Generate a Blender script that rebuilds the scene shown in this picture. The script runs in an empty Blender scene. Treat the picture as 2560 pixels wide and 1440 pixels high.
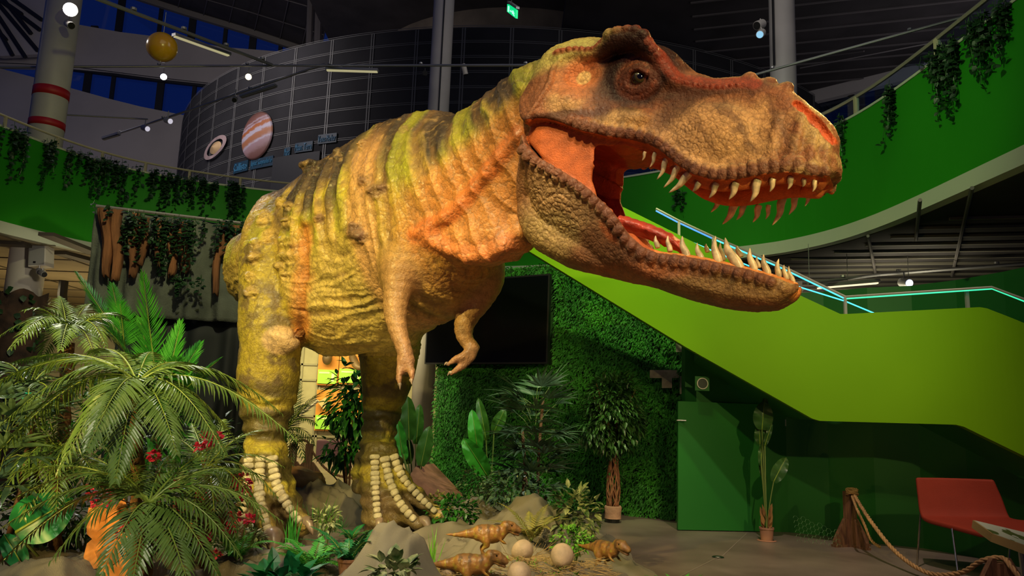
import bpy, bmesh, math, random
import numpy as np
from mathutils import Vector, Matrix, noise as mnoise

random.seed(7)
C = bpy.context.scene.collection
SC = bpy.context.scene
R = math.radians

# ---------------------------------------------------------------- camera
FPX = 1900.0
CAMH = 1.35
cam_data = bpy.data.cameras.new('camera')
cam_data.sensor_width = 36.0
cam_data.lens = 36.0 * FPX / 2560.0
cam_data.clip_end = 300
cam = bpy.data.objects.new('camera', cam_data)
C.objects.link(cam)
CAM_M = Matrix.Translation((0, 0, CAMH)) @ Matrix.Rotation(R(90 + 9.27), 4, 'X') @ Matrix.Rotation(R(2.05), 4, 'Z')
cam.matrix_world = CAM_M
SC.camera = cam
ROT = np.array(CAM_M.to_3x3())
CP = np.array((0, 0, CAMH))


def ray(px, py):
    v = ROT @ np.array(((px - 1280.0) / FPX, (720.0 - py) / FPX, -1.0))
    return v


def W(px, py, Y):
    """the point seen at pixel (px, py) that stands Y metres in front of the camera"""
    v = ray(px, py)
    return CP + v * (Y / v[1])


def G(px, py, z=0.0):
    v = ray(px, py)
    return CP + v * ((z - CAMH) / v[2])


# ---------------------------------------------------------------- world, exposure
world = bpy.data.worlds.new('world')
SC.world = world
world.use_nodes = True
bg = world.node_tree.nodes['Background']
bg.inputs[0].default_value = (0.006, 0.018, 0.11, 1)
bg.inputs[1].default_value = 0.5
vs = SC.view_settings
vs.view_transform = 'Standard'
vs.look = 'None'
vs.exposure = 0.0
vs.gamma = 1.0
vs.use_curve_mapping = False


# ---------------------------------------------------------------- lights of the hall, and lamps added to brighten dark parts
def spot(name, loc, target, power, color, angle=50, blend=0.5, radius=0.06):
    l = bpy.data.lights.new(name, 'SPOT')
    l.energy = power
    l.color = color
    l.spot_size = R(angle)
    l.spot_blend = blend
    l.shadow_soft_size = radius
    o = bpy.data.objects.new(name, l)
    C.objects.link(o)
    o.location = loc
    d = Vector(target) - Vector(loc)
    o.rotation_euler = d.to_track_quat('-Z', 'Y').to_euler()
    return o


def area(name, loc, target, power, color, sx, sy):
    l = bpy.data.lights.new(name, 'AREA')
    l.shape = 'RECTANGLE'
    l.size = sx
    l.size_y = sy
    l.energy = power
    l.color = color
    o = bpy.data.objects.new(name, l)
    C.objects.link(o)
    o.location = loc
    d = Vector(target) - Vector(loc)
    o.rotation_euler = d.to_track_quat('-Z', 'Y').to_euler()
    return o


WARM = (1.0, 0.72, 0.30)
# spotlights on the lighting tracks aimed at the dinosaur
spot('hall_spot', (-4.4, 1.6, 5.2), (-1.4, 6.7, 1.8), 1400, (1.0, .76, .22), 50, .7)
spot('hall_spot', (-1.0, 1.0, 5.6), (-1.0, 6.3, 2.3), 600, (1.0, .78, .32), 46, .6)
spot('hall_spot', (2.4, 1.0, 4.9), (.9, 4.8, 2.8), 520, (1.0, .64, .32), 44, .6)
spot('hall_spot', (3.6, 6.4, 5.0), (1.4, 4.3, 2.9), 420, (1.0, .62, .20), 40, .5)
spot('hall_spot', (1.8, 1.2, .4), (.7, 4.7, 2.6), 85, (1.0, .42, .14), 60, .8)  # up-light added near the floor to brighten mouth and underside
spot('floor_spot', (-3.6, 3.2, .5), (-1.0, 6.4, 1.6), 170, (1.0, .70, .22), 60, .8)
# nest and foliage
spot('hall_spot', (-.5, 1.5, 6.0), (.2, 5.6, .2), 700, (1.0, .84, .58), 36, .7)
spot('hall_spot', (-1.8, .4, 4.6), (-2.6, 5.0, .9), 480, (1.0, .92, .62), 52, .8)
spot('hall_spot', (-4.8, 9.0, 6.5), (-3.6, 6.2, 1.0), 500, (1.0, .94, .88), 50, .8)
# spots on the stair flank and the green walls
spot('hall_spot', (.0, 2.5, 6.0), (2.4, 8.5, 2.0), 260, (1.0, .92, .30), 50, .9)
spot('hall_spot', (2.9, -.5, 4.0), (2.2, 8.5, 1.7), 620, (1.0, .90, .34), 42, .9)
spot('hall_spot', (-.5, 3.0, 6.2), (3.9, 9.0, 4.3), 640, (.75, 1.0, .45), 50, .9)
spot('hall_spot', (-2, 5.0, 6.2), (-5.5, 12.5, 4.2), 230, (1, 1.0, .3), 70, .9)
spot('hall_spot', (-1.4, 4.0, 6.4), (-4.4, 10.0, 3.0), 600, (1, .9, .65), 44, .9)  # added to lift the dark curtain, no such lamp in view
spot('hall_spot', (1.0, 6.5, 6.6), (.4, 11.3, 1.2), 900, (.8, 1.0, .4), 60, .9)  # greenish lamp put in to brighten the moss wall
spot('hall_spot', (2.2, 4.6, 6.4), (3.3, 8.4, 0), 750, (1.0, .76, .62), 48, .9)  # extra lamp added to brighten the floor at the right
spot('hall_spot', (2.0, 4.4, 3.9), (.3, 8.3, 1.2), 420, (1.0, .97, .9), 30, .8)  # added in front so the dark lady palm shows
spot('hall_spot', (-5.6, 9.6, 3.1), (-7.5, 11.9, 2.6), 60, (1.0, .86, .62), 80, .9)  # added under the left balcony to brighten column and loudspeaker
area('ceiling_fill', (-8, 15, 1.2), (-8, 14.5, 3.6), 45, (1.0, .78, .40), 2, .6)  # unseen fill standing in for bounce light on the left ceiling
# far rooms
area('ceiling_light', (-5.0, 18.0, 3.5), (-5.0, 18.8, 0), 400, (1.0, .82, .36), 5, 1.5)
area('ceiling_light', (-12, 14.0, 3.5), (-12, 14.5, 0), 200, (1.0, .80, .45), 4, 1.5)
spot('hall_spot', (-3.2, 11.9, 3.5), (-1.6, 13.7, 1.6), 480, (1.0, .84, .45), 70, .8)  # put in to brighten the cream column behind the dinosaur
area('tube_light_glow', (5.2, 10.2, 2.9), (5.4, 10.4, 3.6), 14, (1.0, .9, .6), 1.2, .1)
area('tube_light_glow', (5.0, 12.8, 2.6), (5.4, 13, 3.6), 14, (1.0, .9, .6), 1.2, .1)
area('hall_fill', (-9, 15, 10), (-14, 31, 9), 380, (1.0, .90, .88), 5, 3)  # unseen area fill that brightens the upper left walls
area('hall_fill', (2, 9, 8.5), (1, 18, 8), 45, (1, .95, .9), 5, 3)  # unseen fill added to brighten the drum
area('hall_fill', (10, 13, 6.5), (11, 17, 10.6), 70, (1.0, .93, .95), 4, 2)  # fill added below the slatted upper ceiling, pointing up at it
spot('planet_spot', (-8.2, 16.6, 5.0), (-7.75, 19.75, 7.0), 60, (.9, .85, 1.0), 50, 1)
area('hall_fill', (-1, 3, 9), (-1, 7, 0), 80, (1.0, .85, .58), 6, 6)  # broad unseen fill for general brightness



# ---------------------------------------------------------------- helpers: objects
def setp(o, label=None, cat=None, group=None, kind=None):
    if label: o['label'] = label
    if cat: o['category'] = cat
    if group: o['group'] = group
    if kind: o['kind'] = kind
    return o


def empty(name, loc=(0, 0, 0), label=None, cat=None, group=None, rz=0):
    o = bpy.data.objects.new(name, None)
    C.objects.link(o)
    o.location = loc
    o.rotation_euler = (0, 0, rz)
    o.empty_display_size = 0.1
    return setp(o, label, cat, group)


def mesh_obj(name, verts, faces, mat, parent=None, smooth=False, loc=None):
    """verts are in world space; faces: list or (n,k) int array"""
    me = bpy.data.meshes.new(name)
    verts = np.asarray(verts, dtype=float).reshape(-1, 3)
    q = parent
    while q is not None:
        verts = verts - np.array(q.location)
        q = q.parent
    if isinstance(faces, np.ndarray):
        k = faces.shape[1]
        me.vertices.add(len(verts))
        me.vertices.foreach_set('co', verts.ravel())
        me.loops.add(faces.size)
        me.loops.foreach_set('vertex_index', faces.ravel().astype(np.int32))
        me.polygons.add(len(faces))
        me.polygons.foreach_set('loop_start', np.arange(0, faces.size, k, dtype=np.int32))
        me.polygons.foreach_set('loop_total', np.full(len(faces), k, dtype=np.int32))
        me.update(calc_edges=True)
    else:
        me.from_pydata([tuple(v) for v in verts], [], faces)
        me.update()
    if mat:
        me.materials.append(mat)
    if smooth:
        me.polygons.foreach_set('use_smooth', np.ones(len(me.polygons), dtype=bool))
    o = bpy.data.objects.new(name, me)
    C.objects.link(o)
    if parent is not None:
        o.parent = parent
    if loc is not None:
        o.location = loc
    return o


class MB:
    """collects simple shapes into ONE mesh"""
    def __init__(s):
        s.v = []
        s.f = []

    def add(s, verts, faces):
        b = len(s.v)
        s.v.extend([tuple(map(float, v)) for v in verts])
        s.f.extend([tuple(i + b for i in f) for f in faces])
        return s

    def box(s, c, size, rot=None):
        hx, hy, hz = [k / 2 for k in size]
        vs_ = [Vector((x, y, z)) for x in (-hx, hx) for y in (-hy, hy) for z in (-hz, hz)]
        if rot is not None:
            vs_ = [rot @ v for v in vs_]
        vs_ = [v + Vector(c) for v in vs_]
        return s.add(vs_, [(0, 1, 3, 2), (4, 6, 7, 5), (0, 4, 5, 1), (2, 3, 7, 6), (0, 2, 6, 4), (1, 5, 7, 3)])

    def tube(s, pts, r, n=8, cap=True):
        pts = [Vector(p) for p in pts]
        m = len(pts)
        rr = r if isinstance(r, (list, tuple, np.ndarray)) else [r] * m
        vv = []
        up = Vector((0, 0, 1))
        prev = None
        for i, p in enumerate(pts):
            t = (pts[min(i + 1, m - 1)] - pts[max(i - 1, 0)])
            if t.length < 1e-9: t = Vector((0, 0, 1))
            t.normalize()
            if prev is None:
                a = t.cross(up)
                if a.length < 0.05: a = t.cross(Vector((1, 0, 0)))
                a.normalize()
            else:
                a = (prev - t * prev.dot(t)).normalized()
            prev = a
            b = t.cross(a)
            for k in range(n):
                an = 2 * math.pi * k / n
                vv.append(p + (a * math.cos(an) + b * math.sin(an)) * rr[i])
        ff = []
        for i in range(m - 1):
            for k in range(n):
                k2 = (k + 1) % n
                ff.append((i * n + k, i * n + k2, (i + 1) * n + k2, (i + 1) * n + k))
        if cap:
            ff.append(tuple(range(n))[::-1])
            ff.append(tuple((m - 1) * n + k for k in range(n)))
        return s.add(vv, ff)

    def cyl(s, base, h, r, n=32, r2=None):
        b = Vector(base)
        return s.tube([b, b + Vector((0, 0, h))], [r, r if r2 is None else r2], n)

    def lathe(s, c, prof, n=24):
        vv = []
        for (r, z) in prof:
            for k in range(n):
                an = 2 * math.pi * k / n
                vv.append((c[0] + r * math.cos(an), c[1] + r * math.sin(an), c[2] + z))
        ff = []
        for i in range(len(prof) - 1):
            for k in range(n):
                k2 = (k + 1) % n
                ff.append((i * n + k, i * n + k2, (i + 1) * n + k2, (i + 1) * n + k))
        return s.add(vv, ff)

    def prism(s, poly, off):
        """closed polygon (3-D points) pushed by the vector off"""
        n = len(poly)
        off = Vector(off)
        a = [Vector(p) for p in poly]
        vv = a + [p + off for p in a]
        ff = [tuple(range(n)), tuple(range(2 * n - 1, n - 1, -1))]
        for i in range(n):
            j = (i + 1) % n
            ff.append((i, i + n, j + n, j))
        return s.add(vv, ff)

    def ball(s, c, r, n=12, m=8, sc=(1, 1, 1)):
        vv, ff = [], []
        for i in range(m + 1):
            th = math.pi * i / m
            for k in range(n):
                an = 2 * math.pi * k / n
                vv.append((c[0] + r * sc[0] * math.sin(th) * math.cos(an), c[1] + r * sc[1] * math.sin(th) * math.sin(an), c[2] + r * sc[2] * math.cos(th)))
        for i in range(m):
            for k in range(n):
                k2 = (k + 1) % n
                ff.append((i * n + k, (i + 1) * n + k, (i + 1) * n + k2, i * n + k2))
        return s.add(vv, ff)

    def build(s, name, mat, parent=None, smooth=False, loc=None):
        return mesh_obj(name, s.v, s.f, mat, parent, smooth, loc)


def bez(pts, n):
    """Catmull-Rom through points (rows of any length)"""
    P = np.asarray(pts, dtype=float)
    m = len(P)
    out = []
    for k in range(n):
        t = k / (n - 1) * (m - 1)
        i = min(int(t), m - 2)
        u = t - i
        p0 = P[max(i - 1, 0)]; p1 = P[i]; p2 = P[i + 1]; p3 = P[min(i + 2, m - 1)]
        out.append(0.5 * ((2 * p1) + (-p0 + p2) * u + (2 * p0 - 5 * p1 + 4 * p2 - p3) * u * u + (-p0 + 3 * p1 - 3 * p2 + p3) * u ** 3))
    return np.array(out)


# ---------------------------------------------------------------- helpers: materials
def mat(name, col, rough=0.6, metal=0.0, var=0.0, vscale=4.0, bump=0.0, bscale=30.0, col2=None, spec=None,
        emit=None, estr=0.0, alpha=None, trans=0.0, coat=0.0, subs=0.0, stretch=None):
    m = bpy.data.materials.new(name)
    m.use_nodes = True
    nt = m.node_tree
    b = nt.nodes['Principled BSDF']
    b.inputs['Base Color'].default_value = (*col, 1)
    b.inputs['Roughness'].default_value = rough
    b.inputs['Metallic'].default_value = metal
    if spec is not None: b.inputs['Specular IOR Level'].default_value = spec
    if coat: b.inputs['Coat Weight'].default_value = coat
    if trans: b.inputs['Transmission Weight'].default_value = trans
    if emit:
        b.inputs['Emission Color'].default_value = (*emit, 1)
        b.inputs['Emission Strength'].default_value = estr
    tc = nt.nodes.new('ShaderNodeTexCoord')
    vec = tc.outputs['Object']
    if stretch:
        mp = nt.nodes.new('ShaderNodeMapping')
        mp.inputs['Scale'].default_value = stretch
        nt.links.new(vec, mp.inputs['Vector'])
        vec = mp.outputs[0]
    if var > 0 or col2:
        nz = nt.nodes.new('ShaderNodeTexNoise')
        nz.inputs['Scale'].default_value = vscale
        nz.inputs['Detail'].default_value = 5
        nt.links.new(vec, nz.inputs['Vector'])
        rp = nt.nodes.new('ShaderNodeValToRGB')
        rp.color_ramp.elements[0].position = 0.35
        rp.color_ramp.elements[1].position = 0.65
        c2 = col2 if col2 else tuple(min(1, c * (1 + var)) for c in col)
        c1 = col if col2 else tuple(c * (1 - var) for c in col)
        rp.color_ramp.elements[0].color = (*c1, 1)
        rp.color_ramp.elements[1].color = (*c2, 1)
        nt.links.new(nz.outputs['Fac'], rp.inputs[0])
        nt.links.new(rp.outputs[0], b.inputs['Base Color'])
    if bump > 0:
        n2 = nt.nodes.new('ShaderNodeTexNoise')
        n2.inputs['Scale'].default_value = bscale
        n2.inputs['Detail'].default_value = 6
        nt.links.new(vec, n2.inputs['Vector'])
        bp = nt.nodes.new('ShaderNodeBump')
        bp.inputs['Strength'].default_value = bump
        bp.inputs['Distance'].default_value = 0.02
        nt.links.new(n2.outputs['Fac'], bp.inputs['Height'])
        nt.links.new(bp.outputs[0], b.inputs['Normal'])
    return m


def attr_mat(name, rough=0.4, bump1=0.5, s1=26.0, bump2=0.4, s2=90.0, coat=0.25, attr='paint', bdist=0.012, spec=.4):
    """painted skin: vertex paint, broken up by fine mottling, with a cracked scale relief"""
    m = bpy.data.materials.new(name)
    m.use_nodes = True
    nt = m.node_tree
    b = nt.nodes['Principled BSDF']
    at = nt.nodes.new('ShaderNodeAttribute')
    at.attribute_name = attr
    tc = nt.nodes.new('ShaderNodeTexCoord')
    nz = nt.nodes.new('ShaderNodeTexNoise')
    nz.inputs['Scale'].default_value = 14
    nz.inputs['Detail'].default_value = 8
    nz.inputs['Roughness'].default_value = 0.7
    nt.links.new(tc.outputs['Object'], nz.inputs['Vector'])
    mr = nt.nodes.new('ShaderNodeMapRange')
    mr.inputs['From Min'].default_value = 0.3
    mr.inputs['From Max'].default_value = 0.7
    mr.inputs['To Min'].default_value = 0.62
    mr.inputs['To Max'].default_value = 1.3
    nt.links.new(nz.outputs['Fac'], mr.inputs['Value'])
    mx = nt.nodes.new('ShaderNodeVectorMath')
    mx.operation = 'SCALE'
    nt.links.new(at.outputs['Color'], mx.inputs[0])
    nt.links.new(mr.outputs[0], mx.inputs['Scale'])
    nt.links.new(mx.outputs[0], b.inputs['Base Color'])
    b.inputs['Roughness'].default_value = rough
    b.inputs['Coat Weight'].default_value = coat
    b.inputs['Specular IOR Level'].default_value = spec
    b.inputs['Coat Roughness'].default_value = 0.25
    v1 = nt.nodes.new('ShaderNodeTexVoronoi')
    v1.feature = 'DISTANCE_TO_EDGE'
    v1.inputs['Scale'].default_value = s1
    wn = nt.nodes.new('ShaderNodeTexNoise')
    wn.inputs['Scale'].default_value = 5
    wn.inputs['Detail'].default_value = 3
    nt.links.new(tc.outputs['Object'], wn.inputs['Vector'])
    wm = nt.nodes.new('ShaderNodeMixRGB')
    wm.blend_type = 'LINEAR_LIGHT'
    wm.inputs['Fac'].default_value = 0.08
    nt.links.new(tc.outputs['Object'], wm.inputs[1])
    nt.links.new(wn.outputs['Color'], wm.inputs[2])
    nt.links.new(wm.outputs[0], v1.inputs['Vector'])
    cl = nt.nodes.new('ShaderNodeMapRange')
    cl.inputs['From Min'].default_value = 0.0
    cl.inputs['From Max'].default_value = 0.12
    nt.links.new(v1.outputs['Distance'], cl.inputs['Value'])
    n2 = nt.nodes.new('ShaderNodeTexNoise')
    n2.inputs['Scale'].default_value = s2
    n2.inputs['Detail'].default_value = 4
    nt.links.new(tc.outputs['Object'], n2.inputs['Vector'])
    b1 = nt.nodes.new('ShaderNodeBump')
    b1.inputs['Strength'].default_value = bump1
    b1.inputs['Distance'].default_value = bdist
    nt.links.new(cl.outputs[0], b1.inputs['Height'])
    b2 = nt.nodes.new('ShaderNodeBump')
    b2.inputs['Strength'].default_value = bump2
    b2.inputs['Distance'].default_value = bdist
    nt.links.new(n2.outputs['Fac'], b2.inputs['Height'])
    nt.links.new(b1.outputs[0], b2.inputs['Normal'])
    nt.links.new(b2.outputs[0], b.inputs['Normal'])
    return m


# ---------------------------------------------------------------- numpy noise
_rng = np.random.RandomState(3)
_PERM = np.tile(_rng.permutation(256), 3)
_GR = _rng.normal(size=(256, 3))
_GR /= np.linalg.norm(_GR, axis=1)[:, None]
_RP = _rng.rand(256, 3)


def _hash(i, j, k):
    return _PERM[_PERM[_PERM[i & 255] + (j & 255)] + (k & 255)]


def pnoise(P):
    I = np.floor(P).astype(int)
    F = P - I
    U = F * F * F * (F * (F * 6 - 15) + 10)
    out = 0
    for dx in (0, 1):
        for dy in (0, 1):
            for dz in (0, 1):
                g = _GR[_hash(I[:, 0] + dx, I[:, 1] + dy, I[:, 2] + dz)]
                d = (g * (F - np.array((dx, dy, dz)))).sum(1)
                w = (U[:, 0] if dx else 1 - U[:, 0]) * (U[:, 1] if dy else 1 - U[:, 1]) * (U[:, 2] if dz else 1 - U[:, 2])
                out = out + d * w
    return out


def fbm(P, octs=4, gain=0.5):
    a, s, out = 1.0, 1.0, 0
    for _ in range(octs):
        out = out + a * pnoise(P * s + 17.3 * _)
        a *= gain
        s *= 2.03
    return out


def worley(P):
    """F1 and F2 distances"""
    I = np.floor(P).astype(int)
    f1 = np.full(len(P), 9.0)
    f2 = np.full(len(P), 9.0)
    for dx in (-1, 0, 1):
        for dy in (-1, 0, 1):
            for dz in (-1, 0, 1):
                J = I + np.array((dx, dy, dz))
                q = J + _RP[_hash(J[:, 0], J[:, 1], J[:, 2])]
                d = np.sqrt(((q - P) ** 2).sum(1))
                f2 = np.minimum(f2, np.maximum(d, f1))
                f1 = np.minimum(f1, d)
    return f1, f2


def sstep(a, b, x):
    t = np.clip((x - a) / (b - a), 0, 1)
    return t * t * (3 - 2 * t)


# ---------------------------------------------------------------- solid modelling on a distance grid
class Field:
    def __init__(s, lo, hi, h):
        s.lo = np.array(lo, dtype=float)
        s.h = h
        s.n = np.ceil((np.array(hi) - s.lo) / h).astype(int) + 1
        s.d = np.full(tuple(s.n), 0.6, dtype=np.float32)

    def sub(s, lo, hi):
        a = np.clip(np.floor((np.array(lo) - s.lo) / s.h).astype(int), 0, s.n)
        b = np.clip(np.ceil((np.array(hi) - s.lo) / s.h).astype(int) + 1, 0, s.n)
        if np.any(b <= a): return None, None
        ax = [(s.lo[k] + s.h * np.arange(a[k], b[k])).astype(np.float32) for k in range(3)]
        X, Y, Z = np.meshgrid(*ax, indexing='ij', sparse=True)
        return (slice(a[0], b[0]), slice(a[1], b[1]), slice(a[2], b[2])), (X, Y, Z)

    def put(s, sl, e, k):
        c = s.d[sl]
        if k <= 0:
            s.d[sl] = np.minimum(c, e)
        else:
            hh = np.clip(0.5 + 0.5 * (c - e) / k, 0, 1)
            s.d[sl] = c * (1 - hh) + e * hh - k * hh * (1 - hh)

    def cut(s, sl, e, k):
        c = s.d[sl]
        e = -e
        hh = np.clip(0.5 - 0.5 * (c - e) / k, 0, 1)
        s.d[sl] = c * (1 - hh) + e * hh + k * hh * (1 - hh)

    def chain(s, pts, ra, rb=None, k=0.08, axis=(1, 0, 0), n=None, close=1.0):
        """tube through pts with elliptical sections: ra along axis, rb across it; unioned smoothly"""
        rb = ra if rb is None else rb
        D = np.column_stack([np.array(pts, float), np.array(ra, float), np.array(rb, float)])
        if n is None: n = max(len(pts) * 5, 8)
        D = bez(D, n)
        m = D[:, 3:].max()
        pad = m + 0.22
        lo = D[:, :3].min(0) - pad
        hi = D[:, :3].max(0) + pad
        sl, _ = s.sub(lo, hi)
        if sl is None: return
        tmp = np.full(s.d[sl].shape, 0.6, dtype=np.float32)
        off = np.array([q.start for q in sl])
        ax = np.array(axis, float)
        ax /= np.linalg.norm(ax)
        for i in range(n - 1):
            a, b = D[i], D[i + 1]
            T = b[:3] - a[:3]
            L2 = float(T @ T)
            if L2 < 1e-10: continue
            Tn = T / math.sqrt(L2)
            A = ax - Tn * (ax @ Tn)
            nA = np.linalg.norm(A)
            if nA < 1e-3: A = np.cross(Tn, (0.3, 0.5, 0.8)); nA = np.linalg.norm(A)
            A /= nA
            B = np.cross(Tn, A)
            r = max(a[3], a[4], b[3], b[4]) + 0.2
            sl2, XYZ = s.sub(np.minimum(a[:3], b[:3]) - r, np.maximum(a[:3], b[:3]) + r)
            if sl2 is None: continue
            X, Y, Z = XYZ
            qx, qy, qz = X - a[0], Y - a[1], Z - a[2]
            t = np.clip((qx * T[0] + qy * T[1] + qz * T[2]) / L2, 0, 1)
            ex, ey, ez = qx - t * T[0], qy - t * T[1], qz - t * T[2]
            u = ex * A[0] + ey * A[1] + ez * A[2]
            v = ex * B[0] + ey * B[1] + ez * B[2]
            w = ex * Tn[0] + ey * Tn[1] + ez * Tn[2]
            r1 = a[3] + (b[3] - a[3]) * t
            r2 = a[4] + (b[4] - a[4]) * t
            r3 = np.minimum(r1, r2)
            k0 = np.sqrt((u / r1) ** 2 + (v / r2) ** 2 + (w / r3) ** 2)
            k1 = np.sqrt((u / r1 ** 2) ** 2 + (v / r2 ** 2) ** 2 + (w / r3 ** 2) ** 2) + 1e-9
            e = (k0 * (k0 - 1) / k1).astype(np.float32)
            q = tuple(slice(max(sl2[j].start, sl[j].start) - off[j], min(sl2[j].stop, sl[j].stop) - off[j]) for j in range(3))
            q2 = tuple(slice(max(sl2[j].start, sl[j].start) - sl2[j].start, min(sl2[j].stop, sl[j].stop) - sl2[j].start) for j in range(3))
            tmp[q] = np.minimum(tmp[q], e[q2])
        s.put(sl, tmp, k)

    def blob(s, c, r, k=0.05, rot=None, sub=False):
        c = np.array(c, float)
        r = np.array(r if hasattr(r, '__len__') else (r, r, r), float)
        pad = r.max() + max(k, 0.03) + 0.03
        sl, XYZ = s.sub(c - pad, c + pad)
        if sl is None: return
        X, Y, Z = XYZ
        q = (X - c[0], Y - c[1], Z - c[2])
        if rot is not None:
            M = np.array(rot)
            q = [q[0] * M[0][j] + q[1] * M[1][j] + q[2] * M[2][j] for j in range(3)]
        k0 = np.sqrt((q[0] / r[0]) ** 2 + (q[1] / r[1]) ** 2 + (q[2] / r[2]) ** 2)
        k1 = np.sqrt((q[0] / r[0] ** 2) ** 2 + (q[1] / r[1] ** 2) ** 2 + (q[2] / r[2] ** 2) ** 2) + 1e-9
        e = (k0 * (k0 - 1) / k1).astype(np.float32)
        if sub: s.cut(sl, e, k)
        else: s.put(sl, e, k)

    def mesh(s):
        import openvdb as vdb
        g = vdb.FloatGrid(0.6)
        g.copyFromArray(s.d)
        pts, quads = g.convertToQuads(0.0)
        return pts.astype(float) * s.h + s.lo, quads.astype(int)


def normals(V, F):
    n = np.cross(V[F[:, 2]] - V[F[:, 0]], V[F[:, 3]] - V[F[:, 1]])
    out = np.zeros_like(V)
    for k in range(4):
        np.add.at(out, F[:, k], n)
    l = np.linalg.norm(out, axis=1)[:, None]
    return out / np.maximum(l, 1e-12)


def relax(V, F, it=2, lam=0.5):
    e = np.vstack([F[:, [0, 1]], F[:, [1, 2]], F[:, [2, 3]], F[:, [3, 0]]])
    a = np.concatenate([e[:, 0], e[:, 1]])
    b = np.concatenate([e[:, 1], e[:, 0]])
    cnt = np.bincount(a, minlength=len(V)).astype(float)[:, None]
    for _ in range(it):
        S = np.column_stack([np.bincount(a, weights=V[b, k], minlength=len(V)) for k in range(3)])
        V = V + lam * (S / np.maximum(cnt, 1) - V)
    return V


def paint(o, cols):
    a = o.data.color_attributes.new('paint', 'FLOAT_COLOR', 'POINT')
    c = np.ones((len(cols), 4), dtype=np.float32)
    c[:, :3] = cols
    a.data.foreach_set('color', c.ravel())

# ================================================================ the tyrannosaur
M_skin = attr_mat('dino_skin', rough=0.46, bump1=0.16, s1=46, bump2=0.55, s2=75, coat=0.16)
M_headskin = attr_mat('dino_head_skin', rough=0.5, bump1=0.16, s1=48, bump2=0.45, s2=110, coat=0.06, bdist=0.010, spec=.25)
M_tooth = mat('tooth_ivory', (0.62, 0.50, 0.28), 0.35, var=0.35, vscale=20, coat=0.3)
M_tongue = mat('tongue_red', (0.50, 0.07, 0.04), 0.35, var=0.3, vscale=12, bump=0.8, bscale=25, coat=0.4)
M_claw = mat('claw_horn', (0.33, 0.24, 0.17), 0.3, var=0.4, vscale=9, coat=0.4)

def subdivide(V, F):
    n = len(V)
    e = np.vstack([F[:, [0, 1]], F[:, [1, 2]], F[:, [2, 3]], F[:, [3, 0]]])
    es = np.sort(e, axis=1)
    key = es[:, 0].astype(np.int64) * n + es[:, 1]
    uq, inv = np.unique(key, return_inverse=True)
    ea, eb = uq // n, uq % n
    EV = (V[ea] + V[eb]) / 2
    FV = V[F].mean(1)
    m = len(F)
    ei = inv.reshape(4, m).T + n
    fc = np.arange(m) + n + len(uq)
    Q = np.vstack([np.column_stack([F[:, k], ei[:, k], fc, ei[:, (k - 1) % 4]]) for k in range(4)])
    return np.vstack([V, EV, FV]), Q

PSI = R(28)
HO = W(1400, 300, 5.0)
HX = np.array((math.cos(PSI), -math.sin(PSI), 0))
HL = np.array((math.sin(PSI), math.cos(PSI), 0))
HZ = np.array((0, 0, 1.0))
HM = np.stack([HX, HL, HZ])       # world -> local rows


def H(px, py, yl=0.0):
    """pixel to head-local (x, z) on the plane yl to the side of the head's middle"""
    v = ray(px, py)
    n = HL
    t = (yl - (CP - HO) @ n) / (v @ n)
    p = CP + v * t - HO
    return np.array((p @ HX, p @ HZ))


def h2w(P):
    P = np.asarray(P, float).reshape(-1, 3)
    return HO + P @ HM


def poly_sd(X, Z, poly):
    P = np.array(poly)
    n = len(P)
    d2 = np.full(X.shape, 1e9)
    ins = np.zeros(X.shape, bool)
    for i in range(n):
        a, b = P[i], P[(i + 1) % n]
        e = b - a
        wx, wz = X - a[0], Z - a[1]
        t = np.clip((wx * e[0] + wz * e[1]) / (e @ e + 1e-12), 0, 1)
        d2 = np.minimum(d2, (wx - t * e[0]) ** 2 + (wz - t * e[1]) ** 2)
        c = ((a[1] > Z) != (b[1] > Z))
        with np.errstate(divide='ignore', invalid='ignore'):
            xx = e[0] * (Z - a[1]) / (e[1] if abs(e[1]) > 1e-12 else 1e-12) + a[0]
        ins ^= c & (X < xx)
    d = np.sqrt(d2)
    return np.where(ins, -d, d)


def smax(a, b, k):
    h = np.clip(0.5 + 0.5 * (a - b) / k, 0, 1)
    return a * h + b * (1 - h) + k * h * (1 - h)


YS = -0.27
UP_LIP = [(1324, 317), (1352, 308), (1380, 308), (1425, 321), (1462, 336), (1519, 347), (1575, 351), (1624, 361), (1650, 374), (1676, 396),
          (1706, 419), (1732, 434), (1781, 447), (1837, 445), (1912, 430), (1969, 424), (2025, 430)]
LO_LIP = [(1316, 336), (1324, 366), (1350, 396), (1387, 419), (1425, 441), (1462, 464), (1500, 497), (1530, 524), (1556, 562), (1575, 590),
          (1605, 617), (1642, 632), (1706, 638), (1762, 647), (1819, 659), (1875, 672), (1931, 687), (1969, 700)]
UP_TOP = [(2060, 445, -0.12), (2085, 448, 0), (2104, 440, 0), (2106, 422, 0), (2098, 385, 0), (2099, 351, 0), (2088, 325, 0), (2066, 300, -.05), (2034, 272, -.08),
          (1999, 243, -.1), (1975, 222, -.1), (1930, 203, -.1), (1880, 194, -.1), (1830, 196, -.1), (1790, 200, -.1), (1745, 188, -.08), (1700, 152, -.08),
          (1655, 125, -.08), (1610, 112, -.08), (1560, 105, -.08), (1520, 95, -.08), (1485, 91, -.08), (1440, 97, -.08), (1400, 114, -.08), (1362, 145, -.08)]
up_poly = [H(x, y, YS) for x, y in UP_LIP] + [H(x, y, l) for x, y, l in UP_TOP] + [H(1330, 200, -.15), H(1308, 260, -.2), H(1312, 300, -.25)]
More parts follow.
